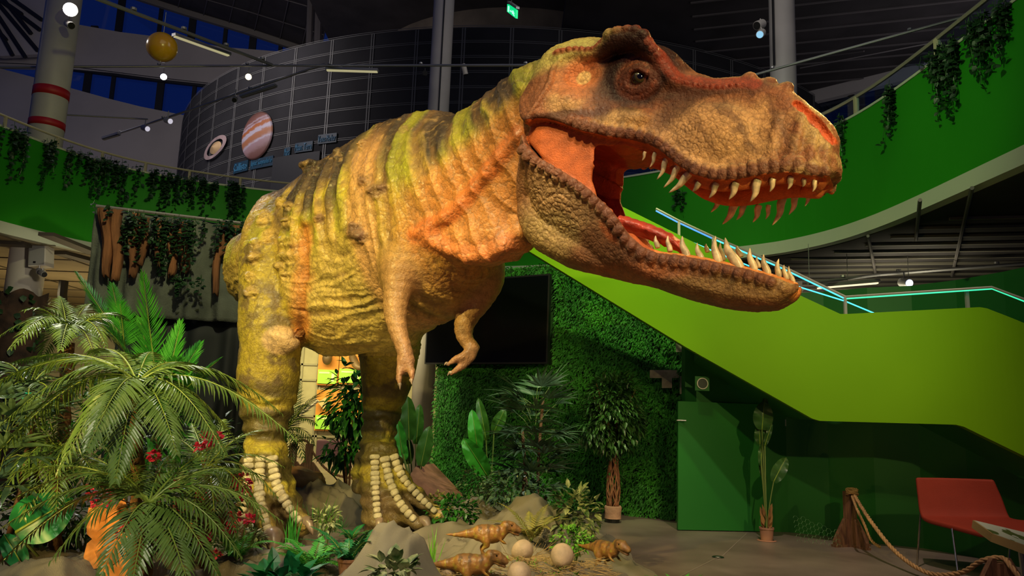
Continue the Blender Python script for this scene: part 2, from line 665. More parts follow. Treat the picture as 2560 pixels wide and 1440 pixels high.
LO_BOT = [(2000, 722, -.03), (1988, 738, -.03), (1950, 762, -.05), (1924, 775, -.05), (1875, 775, -.06), (1800, 764, -.08), (1725, 745, -.1), (1650, 719, -.12), (1612, 704, -.14),
          (1537, 690, -.18), (1462, 672, -.2), (1380, 650, -.22), (1312, 612, -.26), (1275, 575, -.28), (1256, 524, -.3), (1254, 480, -.3), (1264, 437, -.3), (1290, 385, -.3)]
lo_poly = [H(x, y, YS) for x, y in LO_LIP] + [H(2000, 705, -.05)] + [H(x, y, l) for x, y, l in LO_BOT]
up_lip = np.array([H(x, y, YS) for x, y in UP_LIP])
lo_lip = np.array([H(x, y, YS) for x, y in LO_LIP])
XN = H(2100, 400, 0)[0]          # nose
XJ = H(2000, 720, 0)[0]          # chin


def front(x, xn, ln):
    t = np.clip((x - (xn - ln)) / ln, 0, 0.999)
    return np.sqrt(np.sqrt(np.maximum(1 - t ** 3, 0.0)))


def Wup(x, z):
    zl = np.interp(x, up_lip[:, 0], up_lip[:, 1])
    h = np.clip((z - zl) / 0.62, 0, 1)
    base = np.interp(x, [-.4, 0, .35, .7, 1.1, 1.5, 1.8], [.30, .38, .36, .29, .26, .24, .21])
    sh = 1 - (0.42 - .16 * sstep(.6, 1.0, x)) * h ** 1.4
    return base * sh * front(x, XN + .005, .42)


def Wlo(x, z):
    zl = np.interp(x, lo_lip[:, 0], lo_lip[:, 1])
    h = np.clip((zl - z) / 0.4, 0, 1)
    base = np.interp(x, [-.4, 0, .35, .7, 1.0, 1.3, 1.7], [.30, .37, .34, .27, .235, .21, .17])
    return base * (1 - 0.45 * h ** 1.5) * front(x, XJ + .005, .35)


hf = Field((-0.55, -0.52, -1.36), (1.82, 0.52, 0.70), 0.0085)
gx = hf.lo[0] + hf.h * np.arange(hf.n[0])
gy = hf.lo[1] + hf.h * np.arange(hf.n[1])
gz = hf.lo[2] + hf.h * np.arange(hf.n[2])
X2, Z2 = np.meshgrid(gx, gz, indexing='ij')
AY = np.abs(gy)[None, :, None]
zl2 = np.interp(X2, up_lip[:, 0], up_lip[:, 1])
kk = 0.035 + (0.17 - .11 * sstep(.6, 1.0, X2)) * sstep(0.05, 0.45, Z2 - zl2)
pu = poly_sd(X2, Z2, up_poly)
up = smax(pu[:, None, :], AY - Wup(X2, Z2)[:, None, :], kk[:, None, :])
zj2 = np.interp(X2, lo_lip[:, 0], lo_lip[:, 1])
kj = 0.03 + 0.12 * sstep(0.03, 0.3, zj2 - Z2)
pl = poly_sd(X2, Z2, lo_poly)
lo = smax(pl[:, None, :], AY - Wlo(X2, Z2)[:, None, :], kj[:, None, :])
# cheek skin and throat fill between the jaws, later hollowed
mem_poly = [H(1330, 300, YS), H(1640, 362, YS), H(1600, 366, YS), H(1545, 374, YS), H(1505, 392, YS), H(1482, 425, YS), H(1480, 450, YS), H(1500, 490, YS), H(1545, 560, YS), H(1500, 560, YS), H(1316, 350, YS)]
pm = poly_sd(X2, Z2, mem_poly)
mem = smax(pm[:, None, :], AY - (np.minimum(Wup(X2, Z2 * 0 + zl2), 1) - .075)[:, None, :], 0.03)
hf.d = np.minimum(np.minimum(up, lo), mem).astype(np.float32)
# hollow mouth
at0 = H(1500, 400, YS)[0]
cav = [H(1362, 338, YS), H(1425, 345, YS), H(1520, 362, YS), H(1600, 350, YS), H(1680, 372, YS), H(1740, 402, YS), H(1850, 415, YS), H(1960, 400, YS), H(2050, 415, YS), H(2120, 520, YS),
       H(2060, 690, YS), H(1985, 722, YS), H(1900, 716, YS), H(1800, 700, YS), H(1700, 678, YS), H(1600, 655, YS), H(1530, 600, YS), H(1460, 520, YS), H(1390, 440, YS), H(1350, 390, YS)]
pc = poly_sd(X2, Z2, cav)
wc = np.minimum(Wup(X2, zl2), np.where(X2 > XJ - .1, 9, Wup(X2, zl2))) - 0.055
zmid = 0.5 * (zl2 + zj2)
wlow = Wlo(X2, zj2) - 0.05
wc = np.where(Z2 > zmid, Wup(X2, zl2) - 0.055, wlow)
wc = np.where(X2 > XJ, Wup(X2, zl2) - 0.055, wc)
wc = wc - np.interp(X2, [at0 - .12, at0 + .02], [.075, 0])
cavd = smax(pc[:, None, :], AY - wc[:, None, :], 0.06)
# keep an uncarved front rim on both jaws
fr_u = (np.sqrt(np.maximum(X2 - (XN - .5), 0) ** 2)[:, None, :] + 0 * AY)
hf.d = smax(hf.d, -cavd, 0.02).astype(np.float32)


def sym(f, c2, r, yl, **k):
    for sgn in (-1, 1):
        hf.blob((c2[0], sgn * abs(yl), c2[1]), r, **k)


# relief of the side of the head
def at(px, py, yl=YS):
    return H(px, py, yl)


def wsurf(p):
    return float(Wup(np.array(p[0]), np.array(p[1])))


def wsurfl(p):
    return float(Wlo(np.array(p[0]), np.array(p[1])))


for (px, py, rx, ry, rz, dep) in [(1745, 330, .30, .07, .17, .0), (1570, 300, .14, .05, .05, .0), (1425, 262, .10, .045, .06, .0)]:
    p = at(px, py)
    sym(hf, p, (rx, ry, rz), wsurf(p) - .02, k=0.06)
# eye socket, temple pit, nostrils
p_eye = at(1590, 190, -.30)
for sgn in (-1, 1):
    hf.blob((p_eye[0] + .01, sgn * .17, p_eye[1] + .09), (.21, .12, .16), k=.08)
    hf.blob((p_eye[0] - .01, sgn * .16, p_eye[1] + .02), (.22, .11, .15), k=.08)
    hf.blob((p_eye[0] - .01, sgn * .345, p_eye[1] + .04), (.158, .105, .165), k=.03, sub=True)
p_pit = at(1447, 180, -.32)
sym(hf, p_pit, (.10, .06, .085), wsurf(p_pit) + .0, k=.05, sub=True)
sym(hf, p_pit + np.array((.01, -.02)), (.062, .03, .055), wsurf(p_pit) - .075, k=.02)
nz = [(1993, 262, -.16), (2022, 284, -.165), (2052, 315, -.15), (2080, 352, -.12)]
for sgn in (-1, 1):
    for i in range(13):
        t = i / 12 * 3
        j = min(int(t), 2)
        u = t - j
        a, b = np.array(nz[j], float), np.array(nz[j + 1], float)
        q = a + (b - a) * u
        c = H(q[0], q[1], q[2])
        hf.blob((c[0] + .0, sgn * (abs(q[2]) + .012), c[1] - .005), .019 + .014 * math.sin(math.pi * (i + 1) / 14), k=.012, sub=True)
# raised rim along the side of the muzzle and round the eye
brow = [(1395, 136), (1440, 127), (1485, 130), (1519, 113), (1552, 102), (1586, 98), (1612, 109), (1631, 131), (1646, 150), (1657, 167), (1676, 190), (1706, 201), (1744, 206), (1789, 209), (1837, 203), (1880, 209)]
bp = [at(x, y, -.27) for x, y in brow]
yb = [.27, .27, .28, .30, .315, .315, .305, .29, .27, .255, .235, .215, .20, .19, .18, .165]
for sgn in (-1, 1):
    hf.chain([(p[0], sgn * (y - .02), p[1] - .01) for p, y in zip(bp, yb)], [.04, .04, .045, .06, .07, .07, .06, .05, .045, .04, .04, .035, .03, .028, .026, .02], k=.04, n=50)
rng = random.Random(5)
brow_d = bez([(p[0], y, p[1]) for p, y in zip(bp, yb)], 46)
SC_RED = []
for i, q in enumerate(brow_d):
    t = i / 45
    s = .020 if t < .2 else (.046 if .22 < t < .42 else (.034 if t < .55 else .017))
    if i % 2 and s > .03: continue
    for sgn in (-1, 1):
        hf.blob((q[0], sgn * (q[1] + .012), q[2] + s * .55), (s * rng.uniform(.9, 1.1), s * .95, s * rng.uniform(.85, 1.1)), k=.006)
    SC_RED.append(q)
# back rim of the skull and jaw joint
rim = [(1395, 136), (1378, 170), (1376, 205), (1362, 240), (1345, 275), (1326, 305)]
rim_d = bez([(*at(x, y, -.33), .0) for x, y in rim], 22)
for q in rim_d:
    w = wsurf(q[:2])
    for sgn in (-1, 1):
        hf.blob((q[0], sgn * (w + .0), q[1]), (.020, .024, .020), k=.015)
# lids round the eye
for (r0, yy, ww) in ((.130, .252, .020), (.104, .268, .016), (.082, .278, .012)):
    for sgn in (-1, 1):
        ring = [(p_eye[0] + r0 * math.cos(a) * 1.05, sgn * yy, p_eye[1] + r0 * math.sin(a) * .88 - .004) for a in np.linspace(0, 2 * math.pi, 17)]
        hf.chain(ring, [ww] * 17, k=.01, n=34)
for sgn in (-1, 1):
    hf.blob((p_eye[0], sgn * .22, p_eye[1]), (.125, .055, .11), k=.02)
    hf.chain([(p_eye[0] - .075, sgn * .272, p_eye[1] - .02), (p_eye[0] - .05, sgn * .287, p_eye[1] + .035), (p_eye[0] + .01, sgn * .292, p_eye[1] + .048), (p_eye[0] + .065, sgn * .285, p_eye[1] + .01)], [.013, .016, .017, .012], k=.012, n=14)
# bumps on top of the nose
for (px, py, r) in ((1874, 180, .045), (1926, 192, .04), (1966, 205, .045)):
    c = H(px, py + 16, -.12)
    sym(hf, c, (r, r * .8, r * .8), .13, k=.02)
# folds down the muzzle behind the nostril
for (x0, y0, x1, y1, w0) in ((2005, 290, 1975, 415, .028), (2035, 325, 2020, 420, .025), (1945, 300, 1925, 415, .02), (2066, 355, 2055, 425, .02)):
    a, b = at(x0, y0, -.2), at(x1, y1, -.2)
    for sgn in (-1, 1):
        ch = [(a[0] + (b[0] - a[0]) * t, 0, a[1] + (b[1] - a[1]) * t) for t in (0, .33, .66, 1)]
        ch = [(c[0], sgn * (wsurf((c[0], c[2])) - .006), c[2]) for c in ch]
        hf.chain(ch, [w0 * .7, w0, w0, w0 * .8], k=.03, n=8)
# gum ridges that carry the teeth
gu = [(p[0], wsurf(p) - .085, p[1] + .008) for p in up_lip[6:]]
gu += [(XN - .20, .125, up_lip[-1][1] + .01), (XN - .135, .07, up_lip[-1][1] + .012), (XN - .12, 0, up_lip[-1][1] + .012)]
gl = [(p[0], wsurfl(p) - .05, p[1] - .004) for p in lo_lip[9:]]
gl += [(XJ - .045, .055, lo_lip[-1][1] - .01), (XJ - .04, 0, lo_lip[-1][1] - .012)]
for sgn in (-1, 1):
    hf.chain([(a, sgn * b, c) for a, b, c in gu], [.022] + [.034] * (len(gu) - 1), [.03] + [.055] * (len(gu) - 4) + [.04] * 3, k=.03, axis=(0, 1, 0), n=50)
    hf.chain([(a, sgn * b, c) for a, b, c in gl], [.026] * len(gl), k=.02, n=40)
# lip scales
LIPS = []
def lip_scales(pts, n, wf, dz, r, xn):
    q = bez(pts, n * 8)
    s = np.concatenate([[0], np.cumsum(np.linalg.norm(np.diff(q, axis=0), axis=1))])
    for i in range(n):
        p = np.array([np.interp((i + .5) / n * s[-1], s, q[:, k]) for k in range(2)])
        t = np.array([np.interp((i + .5) / n * s[-1] + .01, s, q[:, k]) for k in range(2)]) - p
        an = math.atan2(t[1], t[0])
        w = wf(p)
        f = rng.uniform(.85, 1.12)
        yaw = 0
        if p[0] > xn - .42:
            w2 = wf((p[0] + .02, p[1]))
            yaw = math.atan2(w2 - w, .02)
        for sgn in (-1, 1):
            ca, sa = math.cos(an), math.sin(an)
            cy, sy = math.cos(yaw), math.sin(yaw) * sgn
            e1 = (ca * cy, sy, sa)
            e3 = (-sa, 0, ca)
            e2 = np.cross(e3, e1)
            Rm = np.array([e1, e2, e3]).T
            hf.blob((p[0] - sa * dz, sgn * (w - .001), p[1] + ca * dz), (r[0] * f, r[1], r[2] * f), k=.005, rot=Rm)
        LIPS.append(p)
ulp = [tuple(p) for p in up_lip[3:]] + [(XN - .14, up_lip[-1][1] + .0), (XN - .07, up_lip[-1][1] - .008), (XN - .035, up_lip[-1][1] - .01)]
lip_scales(ulp, 29, wsurf, .040, (.033, .026, .050), XN)
lip_scales([tuple(p) for p in lo_lip[1:]], 31, wsurfl, -.036, (.031, .024, .041), XJ)
for i in range(5):   # across the front of the snout
    pass

HVl, HF = hf.mesh()
HVl = relax(HVl, HF, 1, .3)
HVl, HF = subdivide(HVl, HF)
HVl = relax(HVl, HF, 2, .4)
HN = normals(HVl, HF)
x, y, z = HVl.T
ay = np.abs(y)
# --- which skin is inside the mouth
ci = ((x - hf.lo[0]) / hf.h).round().astype(int).clip(0, hf.n[0] - 1)
cj = ((y - hf.lo[1]) / hf.h).round().astype(int).clip(0, hf.n[1] - 1)
ck = ((z - hf.lo[2]) / hf.h).round().astype(int).clip(0, hf.n[2] - 1)
inside = sstep(.030, .008, cavd[ci, cj, ck])
zlv = np.interp(x, up_lip[:, 0], up_lip[:, 1])
zjv = np.interp(x, lo_lip[:, 0], lo_lip[:, 1])
between = (z < zlv - .004) & (z > zjv + .004)
inside = np.maximum(inside, between * 1.0)
gum = (ay < np.vectorize(lambda a: 0)(x) + 1)
wv = Wup(x, np.maximum(z, zlv))
inside = np.maximum(inside, ((z < zlv + .02) & (z > zlv - .1) & (ay < wv - .022) & (HN[:, 2] < .2)) * 1.0)
# pebble scales
hw = fbm(HVl * 7, 2) * .25
H0 = HVl + hw[:, None] * .06
WH = {}
def pebbles(V, s, amp):
    f1, f2 = worley(H0 * s)
    WH[s] = f2 - f1
    return amp * (sstep(0.0, .28, f2 - f1) - .6)
out = 1 - inside
big = sstep(.35, .0, np.hypot((x - at(1745, 330)[0]) / .9, (z - at(1745, 330)[1]) / .55) - .05)
jawp = at(1370, 510, -.3)
jbig = sstep(.34, .1, np.hypot(x - jawp[0], z - jawp[1]))
HVl = HVl + HN * (out * (pebbles(HVl, 30, .0042) * (.5 + .5 * np.clip(big + jbig, 0, 1)) + pebbles(HVl, 14, .0042) * np.maximum(jbig, .1) + .006 * fbm(HVl * 9, 3) + .0012 * fbm(HVl * 55, 3)))[:, None]

def pat(cx, cy, rx, ry, soft=.35, yl=YS, ang=0):
    c = at(cx, cy, yl)
    m = 5.0 / 1900
    dx, dz = (x - c[0]) , (z - c[1])
    ca, sa = math.cos(R(ang)), math.sin(R(ang))
    u, v = dx * ca + dz * sa, -dx * sa + dz * ca
    d = np.hypot(u / (rx * m), v / (ry * m))
    d = d + .35 * nzv
    return sstep(1 + soft, 1 - soft, d)
nzv = fbm(HVl * 6 + 5, 4)
nzf = fbm(HVl * 22, 3)
col = np.tile(np.array((.27, .105, .045)), (len(HVl), 1))
def mixc(m, c):
    global col
    col = col * (1 - m[:, None]) + np.array(c) * m[:, None]
TAN = (.55, .32, .135)
DK = (.085, .035, .022)
mixc(sstep(.1, .5, nzv) * .5, (.36, .16, .065))
mixc(pat(1755, 340, 152, 84) * .95, (.68, .41, .17))
mixc(pat(1560, 306, 62, 30) * .9, (.58, .36, .13))
mixc(pat(1425, 265, 50, 40), TAN)
mixc(pat(1455, 195, 75, 66, .2), (.48, .19, .075))
mixc(pat(1350, 130, 150, 60), (.42, .36, .11))
mixc(pat(1470, 105, 90, 35) * .8, (.40, .36, .12))
# lower jaw
mixc(sstep(0.0, .05, zjv - z) * 1.0, (.30, .14, .06))
mixc(pat(1390, 520, 110, 95) * .85, (.50, .31, .13))
mixc(pat(1350, 590, 110, 60) * .35, (.36, .33, .11))
mixc(pat(1800, 715, 200, 30) * .8, (.30, .20, .07))
mixc(pat(1500, 690, 200, 26, yl=-.15), (.45, .17, .06))
# dark streaks on the muzzle, dark ridges
st = sstep(.15, .45, np.sin(x * 30 + z * 14 + nzv * 3) * .5 + nzv * .6)
mixc(st * pat(1930, 280, 170, 90) * .6, DK)
mixc(np.clip(pat(1588, 172, 100, 92, .3) * 1.5, 0, 1) * (ay > .10), (.030, .012, .008))
mixc(pat(1760, 218, 150, 16) * .8, DK)
mixc(pat(1512, 230, 25, 90) * .7, DK)
mixc(pat(1400, 305, 130, 14) * .85, DK)
mixc(pat(1700, 250, 30, 90, ang=-40) * .7, DK)
c = at(1447, 182, -.32)
dd = np.hypot((x - c[0]), (z - c[1]) * 1.1)
mixc(sstep(.17, .08, dd), (.62, .22, .09))
mixc(sstep(.06, .045, dd), (.75, .50, .22))
# crown and nose
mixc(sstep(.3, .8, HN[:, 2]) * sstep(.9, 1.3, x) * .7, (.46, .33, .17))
mixc(sstep(XN - .28, XN - .1, x) * sstep(.2, -.3, nzv) * (z > zlv) * .8, (.58, .42, .17))
# relief: lip scales brown, creases dark
lipd = np.full(len(x), 9.0)
L = np.array(LIPS)
for p in L:
    lipd = np.minimum(lipd, np.hypot(x - p[0], (z - p[1])))
lipm = sstep(.075, .045, lipd) * out * (ay > .04)
mixc(lipm, (.20, .085, .045))
mixc(lipm * (x > XN - .35) * sstep(-.2, .3, nzv) * .6, (.55, .38, .15))
rd = np.full(len(x), 9.0)
for q in SC_RED:
    rd = np.minimum(rd, np.sqrt((x - q[0]) ** 2 + (z - q[2] - .03) ** 2 + (ay - q[1]) ** 2))
mixc(sstep(.06, .035, rd) * .9, (.30, .055, .028))
mixc(sstep(.16, .02, WH[30]) * out * .36, DK)
mixc(sstep(.12, .02, WH[14]) * out * .22, DK)
mixc(sstep(.1, .5, fbm(HVl * 40, 2)) * out * .25, DK)
# eyelids, nostril, mouth lining
eyd = np.hypot((x - p_eye[0] + .01) / .205, (z - p_eye[1] - .05) / .215) + .12 * nzv
mixc(sstep(1.15, .85, eyd) * (ay > .12) * (rd > .05), (.026, .010, .0065))
eyr = np.hypot(x - p_eye[0], z - p_eye[1])
mixc(sstep(.165, .13, eyr) * (ay > .18), (.11, .035, .02))
mixc(sstep(.0, .5, nzf) * sstep(.15, .12, eyr) * (ay > .18) * .6, (.32, .09, .04))
for q in bez(nz, 16):
    c = H(q[0], q[1], q[2])
    mixc(sstep(.032, .016, np.hypot(x - c[0], z - c[1])) * (ay < abs(q[2]) + .06) * (ay > abs(q[2]) - .07), (.50, .085, .025))
mixc(inside, (.50, .125, .032))
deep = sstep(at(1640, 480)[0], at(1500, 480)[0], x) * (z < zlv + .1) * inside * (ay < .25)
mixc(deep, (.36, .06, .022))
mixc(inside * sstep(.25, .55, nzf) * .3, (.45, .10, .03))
mixc(inside * (z < zjv + .02) * (x > .75) * .8, (.68, .27, .07))
HC = col

# ---------------------------------------------------------------- body, legs, arms
ALD = R(40)
BL = np.array((math.sin(ALD), math.cos(ALD), 0))      # the animal's left
BFW = np.array((math.cos(ALD), -math.sin(ALD), 0))
bf = Field((-3.05, 4.75, -0.1), (0.75, 11.5, 3.75), 0.019)


def WP(lst):
    return [W(a[0], a[1], a[2]) for a in lst]


def wchain(lst, k=.1, axis=BL, n=None):
    bf.chain(WP(lst), [a[3] for a in lst], [a[4] if len(a) > 4 else a[3] for a in lst], k=k, axis=axis, n=n)


TORSO = [(735, 645, 7.55, .46, .58), (785, 636, 7.25, .56, .78), (870, 628, 6.9, .62, .93), (960, 588, 6.6, .62, .96), (1060, 530, 6.25, .58, .91),
         (1140, 482, 5.9, .46, .64), (1215, 415, 5.62, .36, .50), (1290, 340, 5.35, .31, .42), (1370, 265, 5.12, .29, .38), (1430, 215, 5.02, .25, .30)]
wchain(TORSO, n=70)
TAIL = [(715, 650, 7.7, .42, .50), (632, 672, 8.3, .41, .38), (600, 678, 8.8, .33, .34), (640, 650, 9.9, .2, .2), (690, 615, 10.8, .11, .11), (740, 600, 11.3, .04, .04)]
wchain(TAIL, k=.15, n=24)
# chest, belly sag, hump and throat
bf.blob(W(1095, 655, 6.15), (.47, .50, .42), k=.2)
bf.blob(W(850, 760, 6.95), (.55, .55, .42), k=.2)
bf.blob(W(1085, 325, 6.15), (.24, .24, .23), k=.12)
bf.blob(W(1010, 345, 6.4), (.24, .24, .2), k=.12)
bf.blob(W(960, 770, 6.7), (.45, .45, .34), k=.2)
wchain([(1130, 590, 5.75, .26, .16), (1200, 612, 5.55, .22, .13), (1262, 612, 5.4, .17, .10), (1310, 590, 5.28, .12, .08)], k=.1)
wchain([(1240, 560, 5.5, .26, .26), (1290, 500, 5.4, .25, .26), (1330, 430, 5.25, .24, .3)], k=.15)
# neck fold running down to the jaw
def skin_at(px, py):
    v_ = ray(px, py); v_ = v_ / np.linalg.norm(v_)
    p_ = CP + v_ * 4.3
    for _ in range(140):
        g_ = np.clip(((p_ - bf.lo) / bf.h).round().astype(int), 0, bf.n - 1)
        dd_ = float(bf.d[tuple(g_)])
        if dd_ < .012: break
        p_ = p_ + v_ * max(dd_ * .6, .01)
    return p_


FOLD1 = [skin_at(*q) for q in ((1035, 585), (1085, 560), (1135, 528), (1180, 480), (1220, 430), (1262, 378), (1296, 335))]
FOLD2 = [skin_at(*q) for q in ((1065, 590), (1110, 618), (1165, 640), (1220, 638), (1262, 615))]
bf.chain(FOLD1, [.02, .04, .05, .05, .048, .04, .02], k=.05, axis=BL, n=34)
bf.chain(FOLD2, [.02, .045, .055, .055, .04], k=.06, axis=BL, n=24)
# near leg
wchain([(702, 545, 7.2, .27, .25), (688, 590, 7.05, .30, .28), (682, 650, 6.93, .30, .29), (680, 740, 6.80, .29, .28), (676, 815, 6.75, .28, .27), (680, 862, 6.72, .26, .25)], k=.05)
bf.blob(W(705, 850, 6.56), (.165, .10, .115), k=.035)
wchain([(674, 893, 6.74, .265, .255), (671, 950, 6.76, .272, .26), (668, 1010, 6.76, .235, .23), (664, 1070, 6.72, .18, .18), (662, 1120, 6.7, .165, .165), (664, 1165, 6.66, .18, .18)], k=.035)
wchain([(664, 1150, 6.66, .18, .17), (672, 1240, 6.58, .25, .19), (684, 1310, 6.55, .30, .20), (690, 1345, 6.55, .30, .14)], k=.08)
TOES = [[(624, 1152, 6.52), (620, 1222, 6.45), (602, 1295, 6.35), (578, 1342, 6.28)],
        [(652, 1150, 6.48), (650, 1232, 6.36), (668, 1310, 6.2), (682, 1362, 6.08)],
        [(680, 1150, 6.52), (694, 1215, 6.44), (724, 1270, 6.36), (760, 1318, 6.3)],
        [(935, 1142, 7.62), (936, 1210, 7.55), (940, 1270, 7.45), (946, 1312, 7.38)],
        [(960, 1148, 7.62), (974, 1208, 7.55), (1004, 1266, 7.45), (1046, 1312, 7.38)],
        [(982, 1142, 7.66), (1004, 1192, 7.62), (1046, 1242, 7.56), (1098, 1290, 7.5)]]
for T in TOES:
    wchain([(a[0], a[1], a[2], r) for a, r in zip(T, (.065, .07, .075, .075))], k=.06)
# far leg
wchain([(985, 760, 7.75, .36), (975, 830, 7.8, .33), (972, 890, 7.82, .30), (968, 945, 7.85, .265), (958, 1005, 7.88, .21), (950, 1060, 7.88, .175), (945, 1110, 7.85, .172), (946, 1160, 7.78, .185)], k=.12)
wchain([(948, 1150, 7.76, .19, .18), (962, 1220, 7.7, .27, .2), (985, 1290, 7.65, .36, .2), (990, 1320, 7.65, .36, .12)], k=.08)
wchain([(905, 1140, 7.8, .06), (893, 1175, 7.72, .055), (890, 1210, 7.66, .045), (893, 1234, 7.62, .02)], k=.03)
# arms
wchain([(1035, 600, 5.98, .22), (1010, 655, 5.82, .19), (995, 715, 5.72, .115), (988, 775, 5.66, .09), (995, 825, 5.6, .072), (1010, 872, 5.55, .060), (1015, 900, 5.53, .066)], k=.08, n=34)
bf.blob(W(1015, 912, 5.53), (.062, .045, .075), k=.03)
wchain([(1193, 640, 6.15, .21), (1208, 690, 6.12, .18), (1195, 742, 6.08, .13), (1174, 780, 6.05, .10), (1160, 815, 6.02, .082), (1163, 845, 6.0, .066), (1180, 868, 5.98, .05)], k=.06, n=30)
FING = [[(1003, 915, 5.5, .034), (998, 945, 5.47, .027), (999, 968, 5.45, .014)],
        [(1024, 915, 5.5, .034), (1030, 935, 5.46, .028), (1028, 955, 5.45, .016)],
        [(1182, 866, 5.98, .045), (1165, 885, 5.93, .036), (1140, 898, 5.9, .032), (1117, 912, 5.88, .018)],
        [(1187, 868, 5.98, .04), (1178, 895, 5.95, .034), (1152, 918, 5.92, .032), (1126, 934, 5.9, .02)]]
for f in FING:
    wchain(f, k=.018, n=16)
# osteoderm lumps on the flank and hip
rngb = random.Random(11)
LUMPS = [(935, 478, 6.0, .065), (958, 470, 6.0, .04), (905, 450, 6.25, .04), (888, 580, 6.22, .075), (900, 592, 6.2, .05), (880, 563, 6.25, .035), (800, 545, 6.6, .045), (905, 360, 6.85, .04), (845, 387, 7.0, .05),
         (775, 415, 7.2, .09), (700, 505, 6.95, .05), (720, 555, 6.72, .06), (722, 515, 6.9, .045), (663, 540, 6.85, .07), (668, 590, 6.72, .06), (655, 555, 6.85, .055),
         (712, 605, 6.62, .055), (715, 640, 6.55, .075), (700, 665, 6.55, .045), (712, 690, 6.53, .04), (632, 650, 6.68, .05), (636, 640, 6.66, .055), (628, 730, 6.6, .06), (625, 690, 6.62, .05), (640, 610, 6.75, .05)]
for (a, b, d, r) in LUMPS:
    o_ = W(a, b, d)
    v_ = ray(a, b)
    v_ = v_ / np.linalg.norm(v_)
    # march to the skin so that each lump sits on the surface
    p_ = CP + v_ * 4.8
    for _ in range(70):
        g_ = np.clip(((p_ - bf.lo) / bf.h).round().astype(int), 0, bf.n - 1)
        dd_ = float(bf.d[tuple(g_)])
        if dd_ < .012: break
        p_ = p_ + v_ * max(dd_ * .6, .01)
    bf.blob(p_ + v_ * r * .32, (r * rngb.uniform(1.0, 1.5), r * .7, r * rngb.uniform(.5, .9)), k=.045)

crs = bez([(758, 570), (757, 615), (757, 650), (752, 740), (749, 800), (750, 835)], 46)
BV, BF = bf.mesh()
keep = None
BV = relax(BV, BF, 3, .5)
# one round of subdivision for the wrinkles
BV, BF = subdivide(BV, BF)
BV = relax(BV, BF, 2, .5)
BN = normals(BV, BF)
BS = bez(WP(TORSO), 120)
seg = np.concatenate([[0], np.cumsum(np.linalg.norm(np.diff(BS, axis=0), axis=1))])
# spine coordinate of each vertex
best = np.full(len(BV), 9e9)
tb = np.zeros(len(BV), int)
for i in range(len(BS)):
    d = ((BV - BS[i]) ** 2).sum(1)
    m = d < best
    best[m] = d[m]
    tb[m] = i
rel = BV - BS[tb]
sc_ = seg[tb] / seg[-1]
Tn = np.gradient(BS, axis=0)
Tn /= np.linalg.norm(Tn, axis=1)[:, None]
sfine = (seg[tb] + (rel * Tn[tb]).sum(1)) / seg[-1]
UPv = np.cross(Tn, BL[None, :] * np.ones_like(Tn)); UPv = np.where(UPv[:, 2:3] < 0, -UPv, UPv)
UPv /= np.linalg.norm(UPv, axis=1)[:, None]
vert = (rel * UPv[tb]).sum(1)
late = (rel * BL).sum(1)
ang = np.arctan2(np.abs(late), vert)      # 0 on the back, pi on the belly
X_, Y_, Z_ = BV.T
n1 = fbm(BV * 1.6, 3)
n2 = fbm(BV * 5, 4)
n3 = fbm(BV * 14, 3)
# legs and arms masks
def chain_d(lst, n=24):
    P = bez(WP(lst) if len(lst[0]) == 3 and lst[0][0] > 100 else lst, n)
    d = np.full(len(BV), 9e9)
    tt = np.zeros(len(BV))
    for i, p in enumerate(P):
        q = ((BV - p) ** 2).sum(1)
        m = q < d
        d[m] = q[m]
        tt[m] = i / (n - 1)
    return np.sqrt(d), tt
LEGN = [(668, 540, 7.15), (662, 640, 6.95), (668, 740, 6.85), (680, 862, 6.72), (671, 950, 6.76), (664, 1070, 6.72), (664, 1165, 6.66), (690, 1345, 6.5)]
LEGF = [(975, 850, 7.8), (968, 945, 7.85), (950, 1060, 7.88), (946, 1160, 7.78), (985, 1320, 7.6)]
dn, tn_ = chain_d(LEGN, 40)
df, tf_ = chain_d(LEGF, 30)
legn = sstep(.44, .34, dn) * (Z_ < 2.75)
legf = sstep(.5, .4, df) * (Z_ < 1.85) * (Y_ > 7.05) * (X_ > -1.9)
ARN = [(1035, 600, 5.98), (1010, 655, 5.82), (995, 715, 5.72), (988, 775, 5.66), (1010, 872, 5.55), (1005, 960, 5.46)]
ARF = [(1208, 690, 6.12), (1195, 742, 6.08), (1160, 815, 6.02), (1180, 868, 5.98), (1120, 920, 5.88)]
da1, ta1 = chain_d(ARN)
da2, ta2 = chain_d(ARF)
arm = np.maximum(sstep(.24, .15, da1), sstep(.24, .16, da2))
tail = sstep(7.9, 8.2, Y_) * (Z_ > 1.6)
torso = 1 - np.clip(legn + legf + arm + tail, 0, 1)
crd = np.full(len(BV), 9.0)
CRP = np.array([W(q[0], q[1], 6.7) for q in crs])
sx_ = (X_ / Y_)
for q in CRP:
    crd = np.minimum(crd, np.hypot((sx_ - q[0] / q[1]) * 6.7, (Z_ - CAMH) * 6.7 / Y_ - (q[2] - CAMH)))
# folds: rings round the neck and ribs on the flank, fading to the belly
ringp = sfine * 70 + n1 * 1.4 + .5 * n2
neckm = sstep(.42, .55, sfine) * sstep(1.02, .93, sfine) * torso
flank = sstep(.12, .2, sfine) * sstep(.5, .42, sfine) * torso * sstep(2.2, 1.6, ang) * sstep(.25, .6, ang)
rid = 1 - np.abs(np.sin(ringp * 1.1))
belly = sstep(1.6, 2.3, ang) * sstep(.5, .4, sfine) * torso
dv = neckm * sstep(.15, .55, ang) * (.020 * (rid - .5)) + flank * .016 * (np.sin(ringp * 1.9) + .3 * n2)
# belly: horizontal, craggy wrinkles
bw = 1 - np.abs(pnoise(np.column_stack([sfine * 9, np.sign(late) * 3, Z_ * 11 + n1 * 1.2])) * 2)
dv += belly * (.030 * (bw - .7) + .018 * n2)
